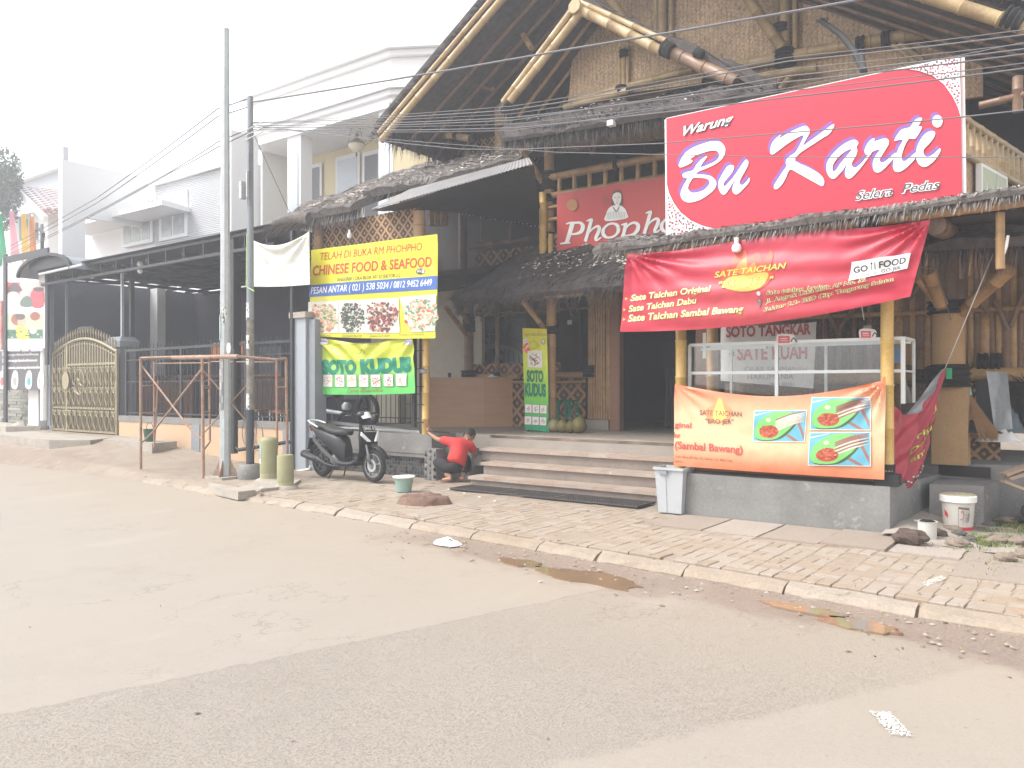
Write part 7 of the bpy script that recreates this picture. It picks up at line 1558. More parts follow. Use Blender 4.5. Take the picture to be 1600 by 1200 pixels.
# grey waste bin
bn_ = thing('waste_bin', 'tall square grey plastic waste bin at the corner of the stall plinth', 'bin', G(1054, 806, .1))
p = G(1053, 800, .098); gb2 = mat('grey plastic', (.43, .45, .47), rough=.4, var=.06)
def ring(h, s, z): return [(p[0]+s*x-.0, p[1]+s*y*.8, p[2]+z) for x, y in ((-1, -1), (-.25, -1.0), (-.22, -.93), (.22, -.93), (.25, -1), (1, -1), (1.02, -.3), (.95, -.25), (.95, .25), (1.02, .3), (1, 1), (-1, 1), (-1.02, .3), (-.95, .25), (-.95, -.25), (-1.02, -.3))]
m = MB(); R_ = [ring(0, .135, 0), ring(0, .138, .01), ring(0, .172, .5), ring(0, .165, .5), ring(0, .13, .02)]
for r in R_: m.v += r
n = 16
for i in range(4):
    for k in range(n): m.face((i*n+k, i*n+(k+1) % n, (i+1)*n+(k+1) % n, (i+1)*n+k))
m.face(range(n)[::-1]); m.face(range(4*n, 5*n)); m.build('body', gb2, bn_)
m = MB()
for a, b_ in (((-1, -1), (1, -1)), ((1, -1), (1, 1)), ((1, 1), (-1, 1)), ((-1, 1), (-1, -1))): m.bar((p[0]+a[0]*.178, p[1]+a[1]*.145, p[2]+.495), (p[0]+b_[0]*.178, p[1]+b_[1]*.145, p[2]+.495), .022, .028)
m.build('rim', gb2, bn_); MB().box((p[0]-.11, p[1]-.152, p[2]+.43), (p[0]-.02, p[1]-.135, p[2]+.475)).build('handle', M['greyp'], bn_)
# coconuts tied in a bunch and green stool
cg = mat('young coconut', (.15, .17, .045), rough=.5, var=.35, scale=3, bump=.15, col2=(.24, .15, .06), island=.35, wear=((.22, .15, .07), .6, 5))
for k, (x, y, r, lab) in enumerate(((866, 668, .105, 'leftmost yellowish coconut of the bunch by the steps'), (879, 670, .1, 'coconut second from the left, in front of the bunch'), (892, 668, .095, 'small coconut between its neighbours on the terrace edge'), (905, 665, .125, 'largest green coconut at the right end of the bunch'))):
    p = P(x, y, 11.0); t = thing('coconut', lab, 'coconut', (p[0], 11.0, FZ), 'coconuts on the terrace edge'); m = MB(); m.lathe([(r*math.sin(math.pi*i/10)*(1+.06*math.sin(math.pi*i/10*2)), -r*1.08*math.cos(math.pi*i/10)) for i in range(11)], (p[0], 11.0, FZ+r*1.06), 14); m.build('husk', cg, t)
    MB().tube([(p[0], 11.0, FZ+r*2.05), (p[0]+.03, 11.0, FZ+r*2.3), (p[0]+rnd(-.1, .1), 10.97, FZ+r*2.6)], [.02, .014, .008], 6).build('stalk', MATS['bark'], t)
gst = thing('stool', 'green plastic stool on the terrace behind the coconuts', 'stool', P(881, 660, 11.7)); gq = P(881, 626, 11.7); gpm = mat('emerald plastic', (.0, .22, .14), rough=.4, var=.1)
for dx in (-.12, .12):
    for dy in (0, .26): MB().bar((gq[0]+dx*1.15, 11.7+dy, FZ), (gq[0]+dx*.9, 11.7+dy*.9, gq[2]-.04), .06, .02).build('leg', gpm, gst)
MB().tube([(gq[0]-.115, 11.69, gq[2]-.1), (gq[0]-.09, 11.69, gq[2]-.02), (gq[0], 11.69, gq[2]+.01), (gq[0]+.09, 11.69, gq[2]-.02), (gq[0]+.115, 11.69, gq[2]-.1)], .035, 8).build('apron', gpm, gst); MB().box((gq[0]-.13, 11.68, gq[2]-.02), (gq[0]+.13, 11.98, gq[2]+.012)).build('seat', gpm, gst)
# counter box in the left wing
ct = thing('counter', 'brown laminate counter box standing on the terrace behind the man', 'counter', (-9.7, 11.7, FZ))
q = [G(664, 667.5, FZ)[:2], G(756, 667, FZ)[:2], (U(801, 12.12), 12.12)]; back = (q[0][0]+q[2][0]-q[1][0], q[0][1]+q[2][1]-q[1][1])
lam = mat('brown laminate', (.58, .33, .18), rough=.3, var=.12, scale=2, stretch=(1, 1, 6), bump=.03, col2=(.50, .27, .14), wear=((.6, .42, .28), .7, 2))
MB().prism(q+[back], FZ, FZ+.9).build('cabinet', lam, ct); MB().prism([(q[0][0]-.02, q[0][1]-.02), (q[1][0], q[1][1]-.025), (q[2][0]+.02, q[2][1]), (back[0], back[1]+.02)], FZ+.903, FZ+.925).build('counter_top', lam, ct)
for x in (697, 719): p = P(x, 590, 11.5); tag(MB().lathe([(.03, 0), (.035, .08), (.02, .09)], (p[0], 11.6, FZ+.926), 10).build('cup', M['black']), 'small dark cup standing on the brown counter', 'cup', 'dark cups on the counter')
p = P(773, 589, 12.0); m = MB(); m.grid(lambda s, t: (p[0]-.12+s*.24, 11.9+t*.15, FZ+.93+.06*math.sin(math.pi*s)*math.sin(math.pi*t)*(1+.6*nz(s*8, t*8))), 10, 8); tag(m.build('plastic_bag', M['white']), 'crumpled white bag lying on the brown counter', 'bag')
p = P(690, 673, 9.6); tag(MB().bar((p[0]-.25, 9.7, FZ+.02), (p[0]+.15, 9.62, FZ+.02), .03, .02).build('crowbar', mat('dark red steel', (.16, .05, .04), rough=.5, var=.3)), 'short dark red bar lying on the terrace edge', 'tool')
# parked motorcycle behind the grille
mo = thing('motorcycle', 'dark motorcycle parked behind the wire grille under the green banner', 'motorcycle', (-11.6, 11, FZ))
o = P(548, 645, 10.4); X0 = o[0]
for du in (-.55, .45):
    m = MB(); m.tube([(X0+du+.27*math.cos(t), 10.4, FZ+.3+.27*math.sin(t)) for t in [i*6.2832/20 for i in range(21)]], .045, 8, cap=False); m.build('wheel', M['rubber'], mo)
MB().tube([(X0-.5, 10.4, FZ+.55), (X0-.1, 10.4, FZ+.75), (X0+.25, 10.4, FZ+.85), (X0+.45, 10.4, FZ+.35)], [.06, .12, .07, .04], 8).build('frame', M['black'], mo); MB().tube([(X0-.55, 10.4, FZ+.8), (X0-.1, 10.4, FZ+.78)], [.09, .1], 8).build('seat', M['rubber'], mo); MB().tube([(X0+.2, 10.1, FZ+1.0), (X0+.28, 10.4, FZ+.95), (X0+.2, 10.7, FZ+1.0)], .018, 6).build('handlebar', M['steel'], mo)
MB().lathe([(.0, 0), (.09, .02), (.1, .1), (.05, .16)], (X0-.0, 10.3, FZ+.3), 12).build('engine', M['steel'], mo); MB().tube([(X0, 10.2, FZ+.25), (X0-.6, 10.2, FZ+.3)], .04, 8).build('exhaust', M['steel'], mo)
fen = thing('fence', 'black upright bar fence behind the motorcycle under the left wing', 'fence', (-11.8, 12, FZ))
for i in range(20): u = U(560, 12)+i*.14; MB().tube([(u, 12, FZ), (u, 12, FZ+.75)], .009, 5).build('fence_bar', M['black'], fen)
for z in (.1, .6): MB().bar((U(560, 12), 12, FZ+z), (U(560, 12)+2.7, 12, FZ+z), .02).build('fence_rail', M['black'], fen)
tag(MB().box(P(592, 660, 12.4), add(P(622, 617, 12.4), (0, .3, 0))).build('box', M['plaster']), 'cream box standing behind the black bar fence', 'box')
# ================================================================ right hand side: second plinth, broom, sheet, pots, rubble, grass
rb = thing('side_plinth', 'grey concrete side plinth with dark opening right of the stall', 'plinth', (-1.1, 10.4, .1))
MB().prism([(-1.42, 9.2), (-.95, 9.35), (-.55, 12.6), (-1.42, 12.6)], 0, .50).build('lower_block', M['conc'], rb)
MB().prism([(-3.0, 9.92), (-1.15, 10.0), (-.45, 10.1), (-.2, 12.6), (-3.0, 12.6)], .0, .66).build('upper_block', M['conc'], rb)
MB().box((-1.45, 9.985, .52), (-.95, 9.995, .635)).build('dark_opening', M['dk'], rb)
bt = thing('broom', 'long stick broom with turquoise binding leaning against the woven wall', 'broom', P(1535, 690, 9.9))
hp = [Vector(P(1492, 565, 10.1)), Vector(P(1512, 612, 10.0)), Vector(P(1545, 682, 9.8))]
MB().tube([hp[0], hp[1]], .016, 8).build('handle', M['wood'], bt); MB().tube([hp[1]+Vector((-.005, 0, .04)), hp[1]+Vector((.01, 0, -.04))], .035, 10).build('binding', mat('turquoise tape', (.1, .5, .5), rough=.5, var=.1), bt)
f = MB()
for i in range(260):
    a = hp[1]+Vector((rnd(-.02, .02), rnd(-.02, .02), -.02)); b_ = hp[2]+Vector((rnd(-.085, .085), rnd(-.06, .06), rnd(-.05, .06))); s = Vector((.003, 0, 0)); n = len(f.v); f.v += [tuple(a-s), tuple(a+s), tuple(b_+s), tuple(b_-s)]; f.face((n, n+1, n+2, n+3))
f.build('bristles', mat('palm rib bristle', (.30, .17, .08), rough=.9, var=.2), bt)['kind'] = 'stuff'
shd = thing('zinc_sheet', 'dented grey metal sheet leaning upright beside the broom', 'sheet', P(1560, 670, 9.9))
m = MB(); c = [Vector(P(1541, 580, 10.2)), Vector(P(1574, 582, 10.2)), Vector(P(1583, 670, 9.9)), Vector(P(1553, 672, 9.9))]
m.grid(lambda s, t: tuple(c[0].lerp(c[1], s).lerp(c[3].lerp(c[2], s), t)+Vector((0, .04*math.sin(s*3+t*2)+.02*nz(s*4, t*6), 0))), 10, 16); n = len(m.v); m.grid(lambda s, t: tuple(c[0].lerp(c[1], s).lerp(c[3].lerp(c[2], s), t)+Vector((0, .006+.04*math.sin(s*3+t*2)+.02*nz(s*4, t*6), 0))), 10, 16); m.build('sheet', mat('grey zinc', (.40, .42, .44), rough=.6, var=.25, scale=3, wear=((.25, .24, .23), .58, 3)), shd)
tag(MB().prism([(p[0], p[2]) for p in (P(1524, 595, 10.4), P(1550, 590, 10.4), P(1556, 676, 10.4), P(1528, 672, 10.4))], 10.4, 10.43, 'v').build('board', M['black']), 'dark upright board behind the zinc sheet', 'board')
def rag(name, c_, rx, ry, h, mt, label, cat):
    m = MB(); m.grid(lambda s, t: (c_[0]+rx*(s-.5)*2, c_[1]+ry*(t-.5)*2, c_[2]+h*math.sin(math.pi*s)*math.sin(math.pi*t)*(1+.9*nz(s*7+c_[0], t*7))), 14, 10); tag(m.build(name, mt), label, cat)
rag('sack', P(1560, 690, 10.2), .22, .12, .14, M['white'], 'crumpled white sack at the foot of the zinc sheet', 'sack'); rag('bag', P(1575, 676, 10.3), .16, .1, .26, mat('blue grey bag', (.12, .16, .18), rough=.6, var=.2), 'blue grey plastic bag slumped by the white sack', 'bag'); rag('rag', P(1500, 675, 9.95), .4, .12, .12, M['black'], 'black sheet draped over the side plinth by the broom', 'sheet')
for k, (x, y) in enumerate(((1478, 665), (1503, 662))): tag(MB().box(P(x-14, y+10, 10.1), add(P(x+10, y-10, 10.1), (0, .3, 0))).build('carton', MATS['cardboard wrapped pillar']), ('brown carton behind the black sheet', 'brown carton nearest the broom')[k], 'box')
p = P(1515, 655, 10.05); tag(MB().tube([p, add(p, (.02, -.12, .0))], .05, 12).build('bamboo_stump', M['bam']), 'short cut bamboo end beside the broom', 'bamboo')
# big paint bucket
pb = thing('paint_bucket', 'large dirty white paint bucket with red bands and a clamped lid', 'bucket', G(1497, 832, .1)); p = G(1497, 829, .098); bw_ = mat('dirty white plastic', (.58, .55, .50), rough=.55, var=.15, scale=5, wear=((.30, .24, .18), .6, 5))
S_ = .94
MB().lathe([(.128*S_, 0), (.134*S_, .02), (.155*S_, .31), (.155*S_, .33)], p, 32).build('body', bw_, pb); MB().lathe([(.157*S_, .285), (.172*S_, .29), (.172*S_, .345), (.163*S_, .35)], p, 32).build('rim', M['white'], pb)
MB().lathe([(.163*S_, .345), (.155*S_, .36), (.04*S_, .364), (.034*S_, .352), (0, .352)], p, 32).build('lid', mat('dusty lid', (.46, .42, .29), rough=.8, var=.4, scale=9), pb)
pr = Print(lambda x, y, l: ((p[0]+(.1345*S_+(y/.31)*.021*S_+l+.001)*math.cos(-math.pi/2+.5+x)), (p[1]+(.1345*S_+(y/.31)*.021*S_+l+.001)*math.sin(-math.pi/2+.5+x)), p[2]+y))
for i in range(28): pr.poly([(-1.9+i*.13, .02), (-1.77+i*.13, .02), (-1.77+i*.13, .052), (-1.9+i*.13, .052)], (.55, .03, .05), 1)
for i in range(3): pr.poly([(-1.35+i*.1, .16-i*.01), (-1.25+i*.1, .15-i*.01), (-1.25+i*.1, .20-i*.012), (-1.35+i*.1, .215-i*.01)], (.6, .05, .07), 1)
for a, b_ in (((-.35, .06), (-.35, .24)), ((-.35, .24), (.35, .23)), ((.35, .23), (.35, .1))): pr.stroke([a, b_], .006 if a[1] == b_[1] else .02, (.15, .12, .1), 3, 2)
for i in range(40): pr.ell(-.1+rnd(-.2, .5), .17+rnd(-.07, .05), rnd(.01, .05), rnd(.003, .012), random.choice(((.2, .17, .14), (.4, .36, .3), (.5, .1, .1), (.12, .1, .09))), 6, rnd(0, 3), layer=3)
pr.build(pb, 'worn_label')
sm = thing('paint_tin', 'small paint splashed white tin with dark rags in it, beside the large bucket', 'tin', G(1449, 842, .1)); p = G(1449, 842, .098)
MB().lathe([(.078, 0), (.082, .16), (.088, .165), (.076, .165), (.07, .02)], p, 22).build('body', bw_, sm)
for i in range(5): pebble(add(p, (rnd(-.04, .04), rnd(-.03, .03), .16)), .028, None, None, (1.3, 1, .6)).build('rag', M['wrap'], sm)
MB().tube([add(p, (-.085, -.02, .15)), add(p, (-.1, -.03, .17))], .006, 5).build('handle', M['steel'], sm)
def rock(c_, s, flat, mt, label, seed, name='rock', group=None, sub=None):
    m = MB(); nu_, nv_ = 18, 10
    for j in range(nv_+1):
        ph = math.pi*j/nv_
        for i in range(nu_):
            t = 2*math.pi*i/nu_; d = Vector((math.sin(ph)*math.cos(t), math.sin(ph)*math.sin(t), math.cos(ph))); r = s*(1+.32*nz(d.x*1.6+seed, d.y*1.6, d.z*1.6)+.12*nz(d.x*5+seed, d.y*5, d.z*5))
            m.v.append((c_[0]+d.x*r*flat[0], c_[1]+d.y*r*flat[1], c_[2]+d.z*r*flat[2]+s*flat[2]*.75))
    for j in range(nv_):
        for i in range(nu_): m.face((j*nu_+i, j*nu_+(i+1) % nu_, (j+1)*nu_+(i+1) % nu_, (j+1)*nu_+i), None, False)
    o = m.build(name, mt, sub)
    if sub is None: tag(o, label, 'rock', group)
    return o
rock(G(1423, 849, .1), .105, (1.35, .9, .75), mat('dark brown rock', (.13, .09, .075), rough=.95, var=.4, scale=12, bump=.9, bscale=50), 'dark brown rock lying by the corner of the stall plinth', 2)
rock(G(1468, 838, .1), .06, (1.2, .9, .7), MATS['dark brown rock'], 'small brown rock between the tin and the paint bucket', 9)
# earth ramp and broken brick under the plinth corner
m = MB(); c0_ = (-1.35, 8.7)
m.grid(lambda s, t: (-1.66+s*1.1, 8.1+t*1.9-s*.3, .09+.13*math.exp(-((s-.1)*3)**2)*(.3+t)+.03*nz(s*4, t*5)), 20, 24); struct(m.build('earth', M['concd']))
# rubble, planks, stones
for i in range(22):
    x, y = rnd(1480, 1640), rnd(790, 880)
    p = G(x, y, .09); rock(p, rnd(.03, .075), (1.3, 1, .6), M['stone'] if i % 3 else MATS['dark mortar'], 'small flat stone on the earth around the grass patch', i*3.7, 'stone', 'stones around the grass patch')
for i in range(26):
    p = (rnd(-.55, .1), rnd(9.2, 10.6), .12+rnd(0, .12)); rock(p, rnd(.05, .12), (1.3, 1, .7), (M['stone'], M['rust'], MATS['dark brown rock'])[i % 3], 'broken chunk in the rubble heap at the right edge', i*1.7, 'rubble', 'chunks of the rubble heap at the right edge')
for k, (a, b_) in enumerate((((1568, 742), (1620, 722)), ((1574, 748), (1630, 730)), ((1567, 752), (1640, 780)))):
    p0, p1 = P(*a, 9.3), P(*b_, 9.5); tag(MB().bar(p0, p1, .11, .03).build('plank', mat('weathered plank', (.36, .27, .2), rough=.85, var=.3)), ('upper weathered plank on the rubble heap', 'middle weathered plank on the rubble heap', 'lowest weathered plank sloping to the right')[k], 'plank')
# grass patches
m = MB(); rg = random.Random(4)
for i in range(15000):
    if i < 11000: x, y = rg.gauss(1565, 48), rg.gauss(806, 17)
    elif i < 12600: x, y = rg.gauss(1543, 16), rg.gauss(847, 4)
    else: x, y = rg.gauss(1590, 60), rg.gauss(835, 25)
    if y < 775 or x > 1760: continue
    p = G(x, y, .09)
    if p[0] < -1.2 and p[1] > 8.4: continue
    if nz(p[0]*5, p[1]*5) < -.12: continue
    h = rg.uniform(.015, .06); a = rg.uniform(0, 6.28); w_ = .0035; d = Vector((math.cos(a), math.sin(a), 0)); n = len(m.v); b0 = Vector((p[0], p[1], .075))
    sd = Vector((-d.y, d.x, 0))*w_; m.v += [tuple(b0-sd), tuple(b0+sd), tuple(b0+d*h*.35+Vector((0, 0, h*.7))+sd*.7), tuple(b0+d*h*.35+Vector((0, 0, h*.7))-sd*.7), tuple(b0+d*h*.9+Vector((0, 0, h)))]
    c = rg.choice(((.17, .22, .05), (.12, .18, .04), (.24, .27, .08), (.3, .26, .12), (.09, .14, .035)))
    m.face((n, n+1, n+2, n+3), c); m.face((n+3, n+2, n+4), c)
o = m.build('grass', printmat('leaves', .7)); o['kind'] = 'stuff'; tag(o, 'patches of short grass on the earth at the right', 'grass')
# spiky plant at the right edge
pl = thing('potted_plant', 'spiky leaved plant standing at the right edge behind the zinc sheet', 'plant', P(1602, 640, 10.6))
p = P(1590, 620, 10.4); MB().lathe([(.13, -.3), (.17, 0), (.15, 0), (.1, -.1)], (p[0]+.15, p[1], p[2]), 14).build('pot', M['black'], pl)
for i in range(44):
    a = rnd(0, 6.28); L_ = rnd(.25, .6); m = MB(); b0 = Vector((p[0]+.15, p[1], p[2]-.05)); d = Vector((math.cos(a), math.sin(a), 0)); sd = Vector((-d.y, d.x, 0))*.014
    pts = [b0+d*L_*t*.8+Vector((0, 0, L_*(1.4*t-.75*t*t))) for t in (0, .35, .7, 1)]
    for i_ in range(3): w0, w1 = (1-i_/3.2), (1-(i_+1)/3.2); m.quad(tuple(pts[i_]-sd*w0), tuple(pts[i_]+sd*w0), tuple(pts[i_+1]+sd*w1), tuple(pts[i_+1]-sd*w1), col=random.choice(((.03, .05, .03), (.05, .07, .04), (.08, .09, .06))))
    m.build('leaf', printmat('leaves', .7), pl)
bk = thing('hedge', 'dark foliage filling the gap beyond the side plinth', 'hedge', (.6, 13, .1)); m = MB()
for i in range(2600):
    c = Vector((rnd(-.4, 2.5), rnd(12.2, 13.2), rnd(.1, 1.5)**1)); s = rnd(.03, .08); a, b_ = Vector((rnd(-1, 1), rnd(-1, 1), rnd(-1, 1))).normalized()*s, Vector((rnd(-1, 1), rnd(-1, 1), rnd(-1, 1))).normalized()*s*.6; m.quad(tuple(c-a), tuple(c+b_), tuple(c+a), tuple(c-b_), col=random.choice(((.04, .07, .03), (.07, .1, .04), (.03, .045, .03))))
m.build('foliage', printmat('leaves', .7), bk)
# ================================================================ cables
def cable(name, pts, r, label, sag=0, cat='cable', group=None, m='cable'):
    q = []
    for i in range(len(pts)-1):
        a, b_ = Vector(pts[i]), Vector(pts[i+1]); L_ = (b_-a).length
        for k in range(10): t = k/10; q.append(a.lerp(b_, t)-Vector((0, 0, sag*L_*4*t*(1-t))))
    q.append(Vector(pts[-1])); o = MB().tube([tuple(x) for x in q], r, 6); tag(o.build(name, M[m]), label, cat, group)
BV_ = BY
cg1 = 'cables crossing the restaurant front'
tp_ = lambda y: (BX, BV_, zb_(y))
cable('cable', [tp_(160), P(900, 75, 7.2), P(1385, -8, 6.8), P(1800, -70, 6.5)], .011, 'thick pale cable crossing highest in front of the gables', .002, group=cg1)
ys = ((191, 158, 90, 52), (192, 164, 96, 60), (193, 170, 108, 74), (196, 176, 128, 90), (198, 186, 142, 104), (202, 192, 152, 112), (204, 196, 138, 70), (199, 180, 119, 82))
for k, (y0, y1, y2, y3) in enumerate(ys):
    cable('cable', [tp_(y0), P(800, y1+8, 7.2), P(1230, y2, 6.9), P(1620, y3-8, 6.6), P(2100, y3-70, 6.4)], .004+.002*(k % 2), 'dark cable of the bundle strung across the restaurant front', .004, group=cg1)
cable('cable', [tp_(195), P(640, 225, 7.3), P(720, 233, 7.2), P(790, 234, 7.2), P(1035, 224, 7), P(1380, 195, 6.6), P(1500, 183, 6.5), P(1620, 170, 6.4)], .005, 'kinked loose cable hanging lowest across the red sign', .0, group=cg1)
cable('cable', [tp_(198), P(660, 222, 7.3), P(870, 238, 7.1), P(1240, 246, 6.8), P(1620, 246, 6.5)], .004, 'thin straight cable passing below the words of the red sign', 0, group=cg1)
cg2 = 'cables running left from the black pole'
for k, (y0, xe, ye) in enumerate(((153, -60, 432), (166, -60, 436), (200, -60, 428), (206, -60, 434))):
    cable('cable', [tp_(y0), P(340, 168+k*14 if k < 2 else 222+(k-2)*8, 7.5), P(270, 262+k*2 if k > 1 else 235+k*9, 8.0), P(60, 370+k*3, 9.5), P(xe, ye, 10.5)] if k > 1 else [tp_(y0), P(340, 170+k*12, 7.5), P(150, 310+k*8, 8.6), P(xe, ye-10, 10.5)], .008, 'dark cable running down to the left edge', .004, group=cg2)
cable('cable', [tp_(198), P(453, 333, 8.9)], .006, 'thin stay wire from the black pole to the thatched wing', 0, group='stay wires')
m = MB(); 
cable('cable', [P(1415, 415, 8.6), P(1462, 420, 8.7), P(1486, 500, 9.6)], .005, 'thin wire dropping from the awning to the wrapped pillar', 0, group='stall wires')
# curved steel stay above the big sign
stay = thing('sign_bracket', 'bent dark steel stay holding the top of the big red sign', 'bracket', P(1350, 110, 8.5))
MB().tube([P(1283, 32, 10.6), P(1315, 55, 10.0), P(1335, 80, 9.2), P(1350, 112, 8.45)], .035, 8).build('stay', M['black'], stay); MB().bar(P(1276, 33, 10.6), P(1294, 29, 10.6), .03).build('hook', M['black'], stay); MB().tube([P(1350, 112, 8.45), P(1345, 85, 8.9)], .03, 8).build('stay', M['black'], stay)
# ================================================================ scooter (local metres: x forward, y left, z up)
s0 = G(512, 746, .1); s1 = G(577, 752, .1)
scx, scy = s0[0]*.5+s1[0]*.5-.03, s0[1]*.5+s1[1]*.5+.02
sct = thing('scooter', 'black step through scooter parked on the paving beside the grey pillar', 'scooter', at=(scx, scy, .098), rot=R(-3.0))
pb_ = mat('scratched black plastic', (.022, .023, .026), rough=.38, var=.3, scale=6, bump=.03, wear=((.10, .095, .09), .66, 5)); gy_ = mat('satin grey plastic', (.11, .115, .12), rough=.4, var=.2); al_ = mat('cast aluminium', (.35, .36, .37), rough=.4, var=.2, metal=.5); lens = mat('clear lens', (.72, .74, .74), rough=.12, var=.05, bump=0)
def loft(secs, mt, name, par=sct, n=16, ex=2.6):
    """secs: (x, z, tilt, half width y, half height) closed superellipse rings"""
    m = MB()
    for (x, z, tl, wy, hz) in secs:
        for k in range(n):
            t = 2*math.pi*k/n; c, s = math.cos(t), math.sin(t); y = wy*math.copysign(abs(c)**(2/ex), c); h = hz*math.copysign(abs(s)**(2/ex), s)
            m.v.append((x-h*math.sin(tl), y, z+h*math.cos(tl)))
    for i in range(len(secs)-1):
        for k in range(n): m.face((i*n+k, i*n+(k+1) % n, (i+1)*n+(k+1) % n, (i+1)*n+k), None, True)
    m.face(range(n)); m.face([(len(secs)-1)*n+k for k in range(n)][::-1]); return m.build(name, mt, par)
def wheel(x, r, w_, par):
    m = MB(); m.tube([(x+(r-w_*.5)*math.cos(t), 0, r+(r-w_*.5)*math.sin(t)) for t in [i*6.28319/32 for i in range(33)]], w_*.5, 10, cap=False); tyre = m.build('tyre', M['rubber'], par)
    m = MB()
    for s in (-1, 1): m.tube([(x+(r-w_*1.0)*math.cos(t), s*w_*.28, r+(r-w_*1.0)*math.sin(t)) for t in [i*6.28319/28 for i in range(29)]], .01, 6, cap=False)
    for k in range(5):
        a = k*1.2566+.3; c, s = math.cos(a), math.sin(a); m.bar((x+.03*c, 0, r+.03*s), (x+(r-w_)*c, 0, r+(r-w_)*s), .022, .028, up=(0, 1, 0))
    m.tube([(x, -.05, r), (x, .05, r)], .035, 12); rim = m.build('rim', al_ if x > 0 else gy_, par)
    return tyre
for nm, x, r, w_ in (('front_wheel', .60, .245, .075), ('rear_wheel', -.61, .245, .085)):
    t = D.objects.new(nm, None); COL.objects.link(t); t.parent = sct; t['_o'] = (0., 0., 0.); wheel(x, r, w_, t)
    if x > 0:
        m = MB()
        for a in range(20): t0, t1 = a*.31416, (a+1)*.31416; m.quad((x+.05*math.cos(t0), -.045, r+.05*math.sin(t0)), (x+.05*math.cos(t1), -.045, r+.05*math.sin(t1)), (x+.095*math.cos(t1), -.045, r+.095*math.sin(t1)), (x+.095*math.cos(t0), -.045, r+.095*math.sin(t0)))
        m.build('brake_disc', M['steel'], t)
# front fender, fork
m = MB(); arcs = [R(a) for a in range(20, 165, 12)]
m.grid(lambda s, t: (.60+(.285+.012*math.cos((t-.5)*3))*math.cos(arcs[0]+(arcs[-1]-arcs[0])*s), (t-.5)*.13*(.75+.25*math.sin(math.pi*s)), .245+(.275+.035*math.cos((t-.5)*2.6))*math.sin(arcs[0]+(arcs[-1]-arcs[0])*s)), 20, 8); m.build('front_fender', pb_, sct)
for y in (-.062, .062): MB().tube([(.60, y, .245), (.50, y, .55)], .018, 8).build('fork_leg', al_, sct)
MB().tube([(.60, -.07, .27), (.54, -.075, .40)], .02, 6).build('brake_caliper', gy_, sct)
# apron: front shield rising to the headlamp
loft([(.30, .27, -.9, .10, .05), (.40, .38, -.5, .14, .07), (.47, .48, -.35, .17, .085), (.48, .58, -.2, .185, .095), (.46, .68, 0, .18, .10), (.42, .78, .25, .13, .085), (.37, .87, .4, .085, .06), (.34, .93, .4, .06, .05)], pb_, 'front_apron')
loft([(.30, .95, 0, .05, .05), (.34, .985, 0, .12, .055), (.39, .995, 0, .13, .058), (.44, .985, 0, .10, .045), (.47, .97, 0, .05, .02)], pb_, 'handlebar_cowl')
m = MB(); m.grid(lambda s, t: (.515-.05*((s-.5)*2)**2-.06*t, (s-.5)*.21*(1-.3*abs(t-.4)), .95+.085*t-.02*((s-.5)*2)**2), 12, 6); m.build('headlamp', lens, sct)
for y in (-1, 1):
    MB().tube([(.34, y*.09, .98), (.30, y*.22, 1.01), (.27, y*.33, 1.0)], .013, 8).build('handlebar', M['black'], sct); MB().tube([(.285, y*.25, 1.005), (.265, y*.35, 1.0)], .02, 8).build('grip', M['rubber'], sct); MB().tube([(.33, y*.2, .99), (.33, y*.31, .985)], .006, 5).build('brake_lever', al_, sct)
    m = MB(); q = [(.575, y*.035, .60), (.50, y*.155, .745), (.505, y*.165, .69), (.56, y*.09, .60)]
    m.v += [(a-.01, b_, c) for a, b_, c in q]+[(a+.022, b_+y*.008, c) for a, b_, c in q]
    for i in range(4): m.face((i, (i+1) % 4, 4+(i+1) % 4, 4+i))
    m.face((4, 5, 6, 7)); m.build('indicator_lamp', lens, sct)
pl_ = MB(); pl_.quad((.515, -.115, .74), (.515, .115, .74), (.47, .115, .835), (.47, -.115, .835)); pl_.quad((.505, -.115, .74), (.505, .115, .74), (.46, .115, .835), (.46, -.115, .835)); pl_.build('number_plate', M['black'], sct)
pr = Print(lambda x, y, l: (.517-y*.45/1.0*1.0*.95-.0+l+.002, -x, .74+y)); pr.text('B 3848', -.09, .03, .09, .03, -.05, WH, .02)
for a, b_ in (((-.11, .005), (.11, .005)), ((-.11, .09), (.11, .09)), ((-.11, .005), (-.11, .09)), ((.11, .005), (.11, .09))): pr.stroke([a, b_], .006, WH, 1)
pr.build(sct, 'plate_lettering')
# floor, body under the seat, seat
loft([(.36, .33, 0, .10, .05), (.25, .26, 0, .15, .04), (.10, .245, 0, .165, .04), (-.05, .25, 0, .16, .05), (-.16, .30, 0, .14, .08)], pb_, 'floorboard')
loft([(.02, .40, 0, .08, .14), (-.06, .46, 0, .125, .20), (-.2, .53, 0, .15, .185), (-.36, .60, 0, .155, .13), (-.52, .66, 0, .14, .10), (-.68, .72, 0, .11, .07), (-.82, .77, 0, .07, .04), (-.88, .785, 0, .035, .015)], pb_, 'rear_body', n=20)
for y in (-1, 1):
    m = MB(); m.grid(lambda s, t: (-.02-.68*s, y*(.155+.02*math.sin(math.pi*s)-.03*s), .26+.36*s+.05*(t-.5)*(1+s)-.03*math.sin(math.pi*s)), 14, 2); m.build('side_panel', gy_, sct)
loft([(.06, .70, 0, .06, .03), (.0, .72, 0, .12, .05), (-.15, .715, 0, .145, .05), (-.32, .735, 0, .14, .055), (-.45, .785, 0, .13, .05), (-.6, .80, 0, .115, .042), (-.72, .80, 0, .09, .03), (-.78, .80, 0, .05, .01)], mat('black seat vinyl', (.025, .025, .025), rough=.55, var=.2), 'seat', n=20)
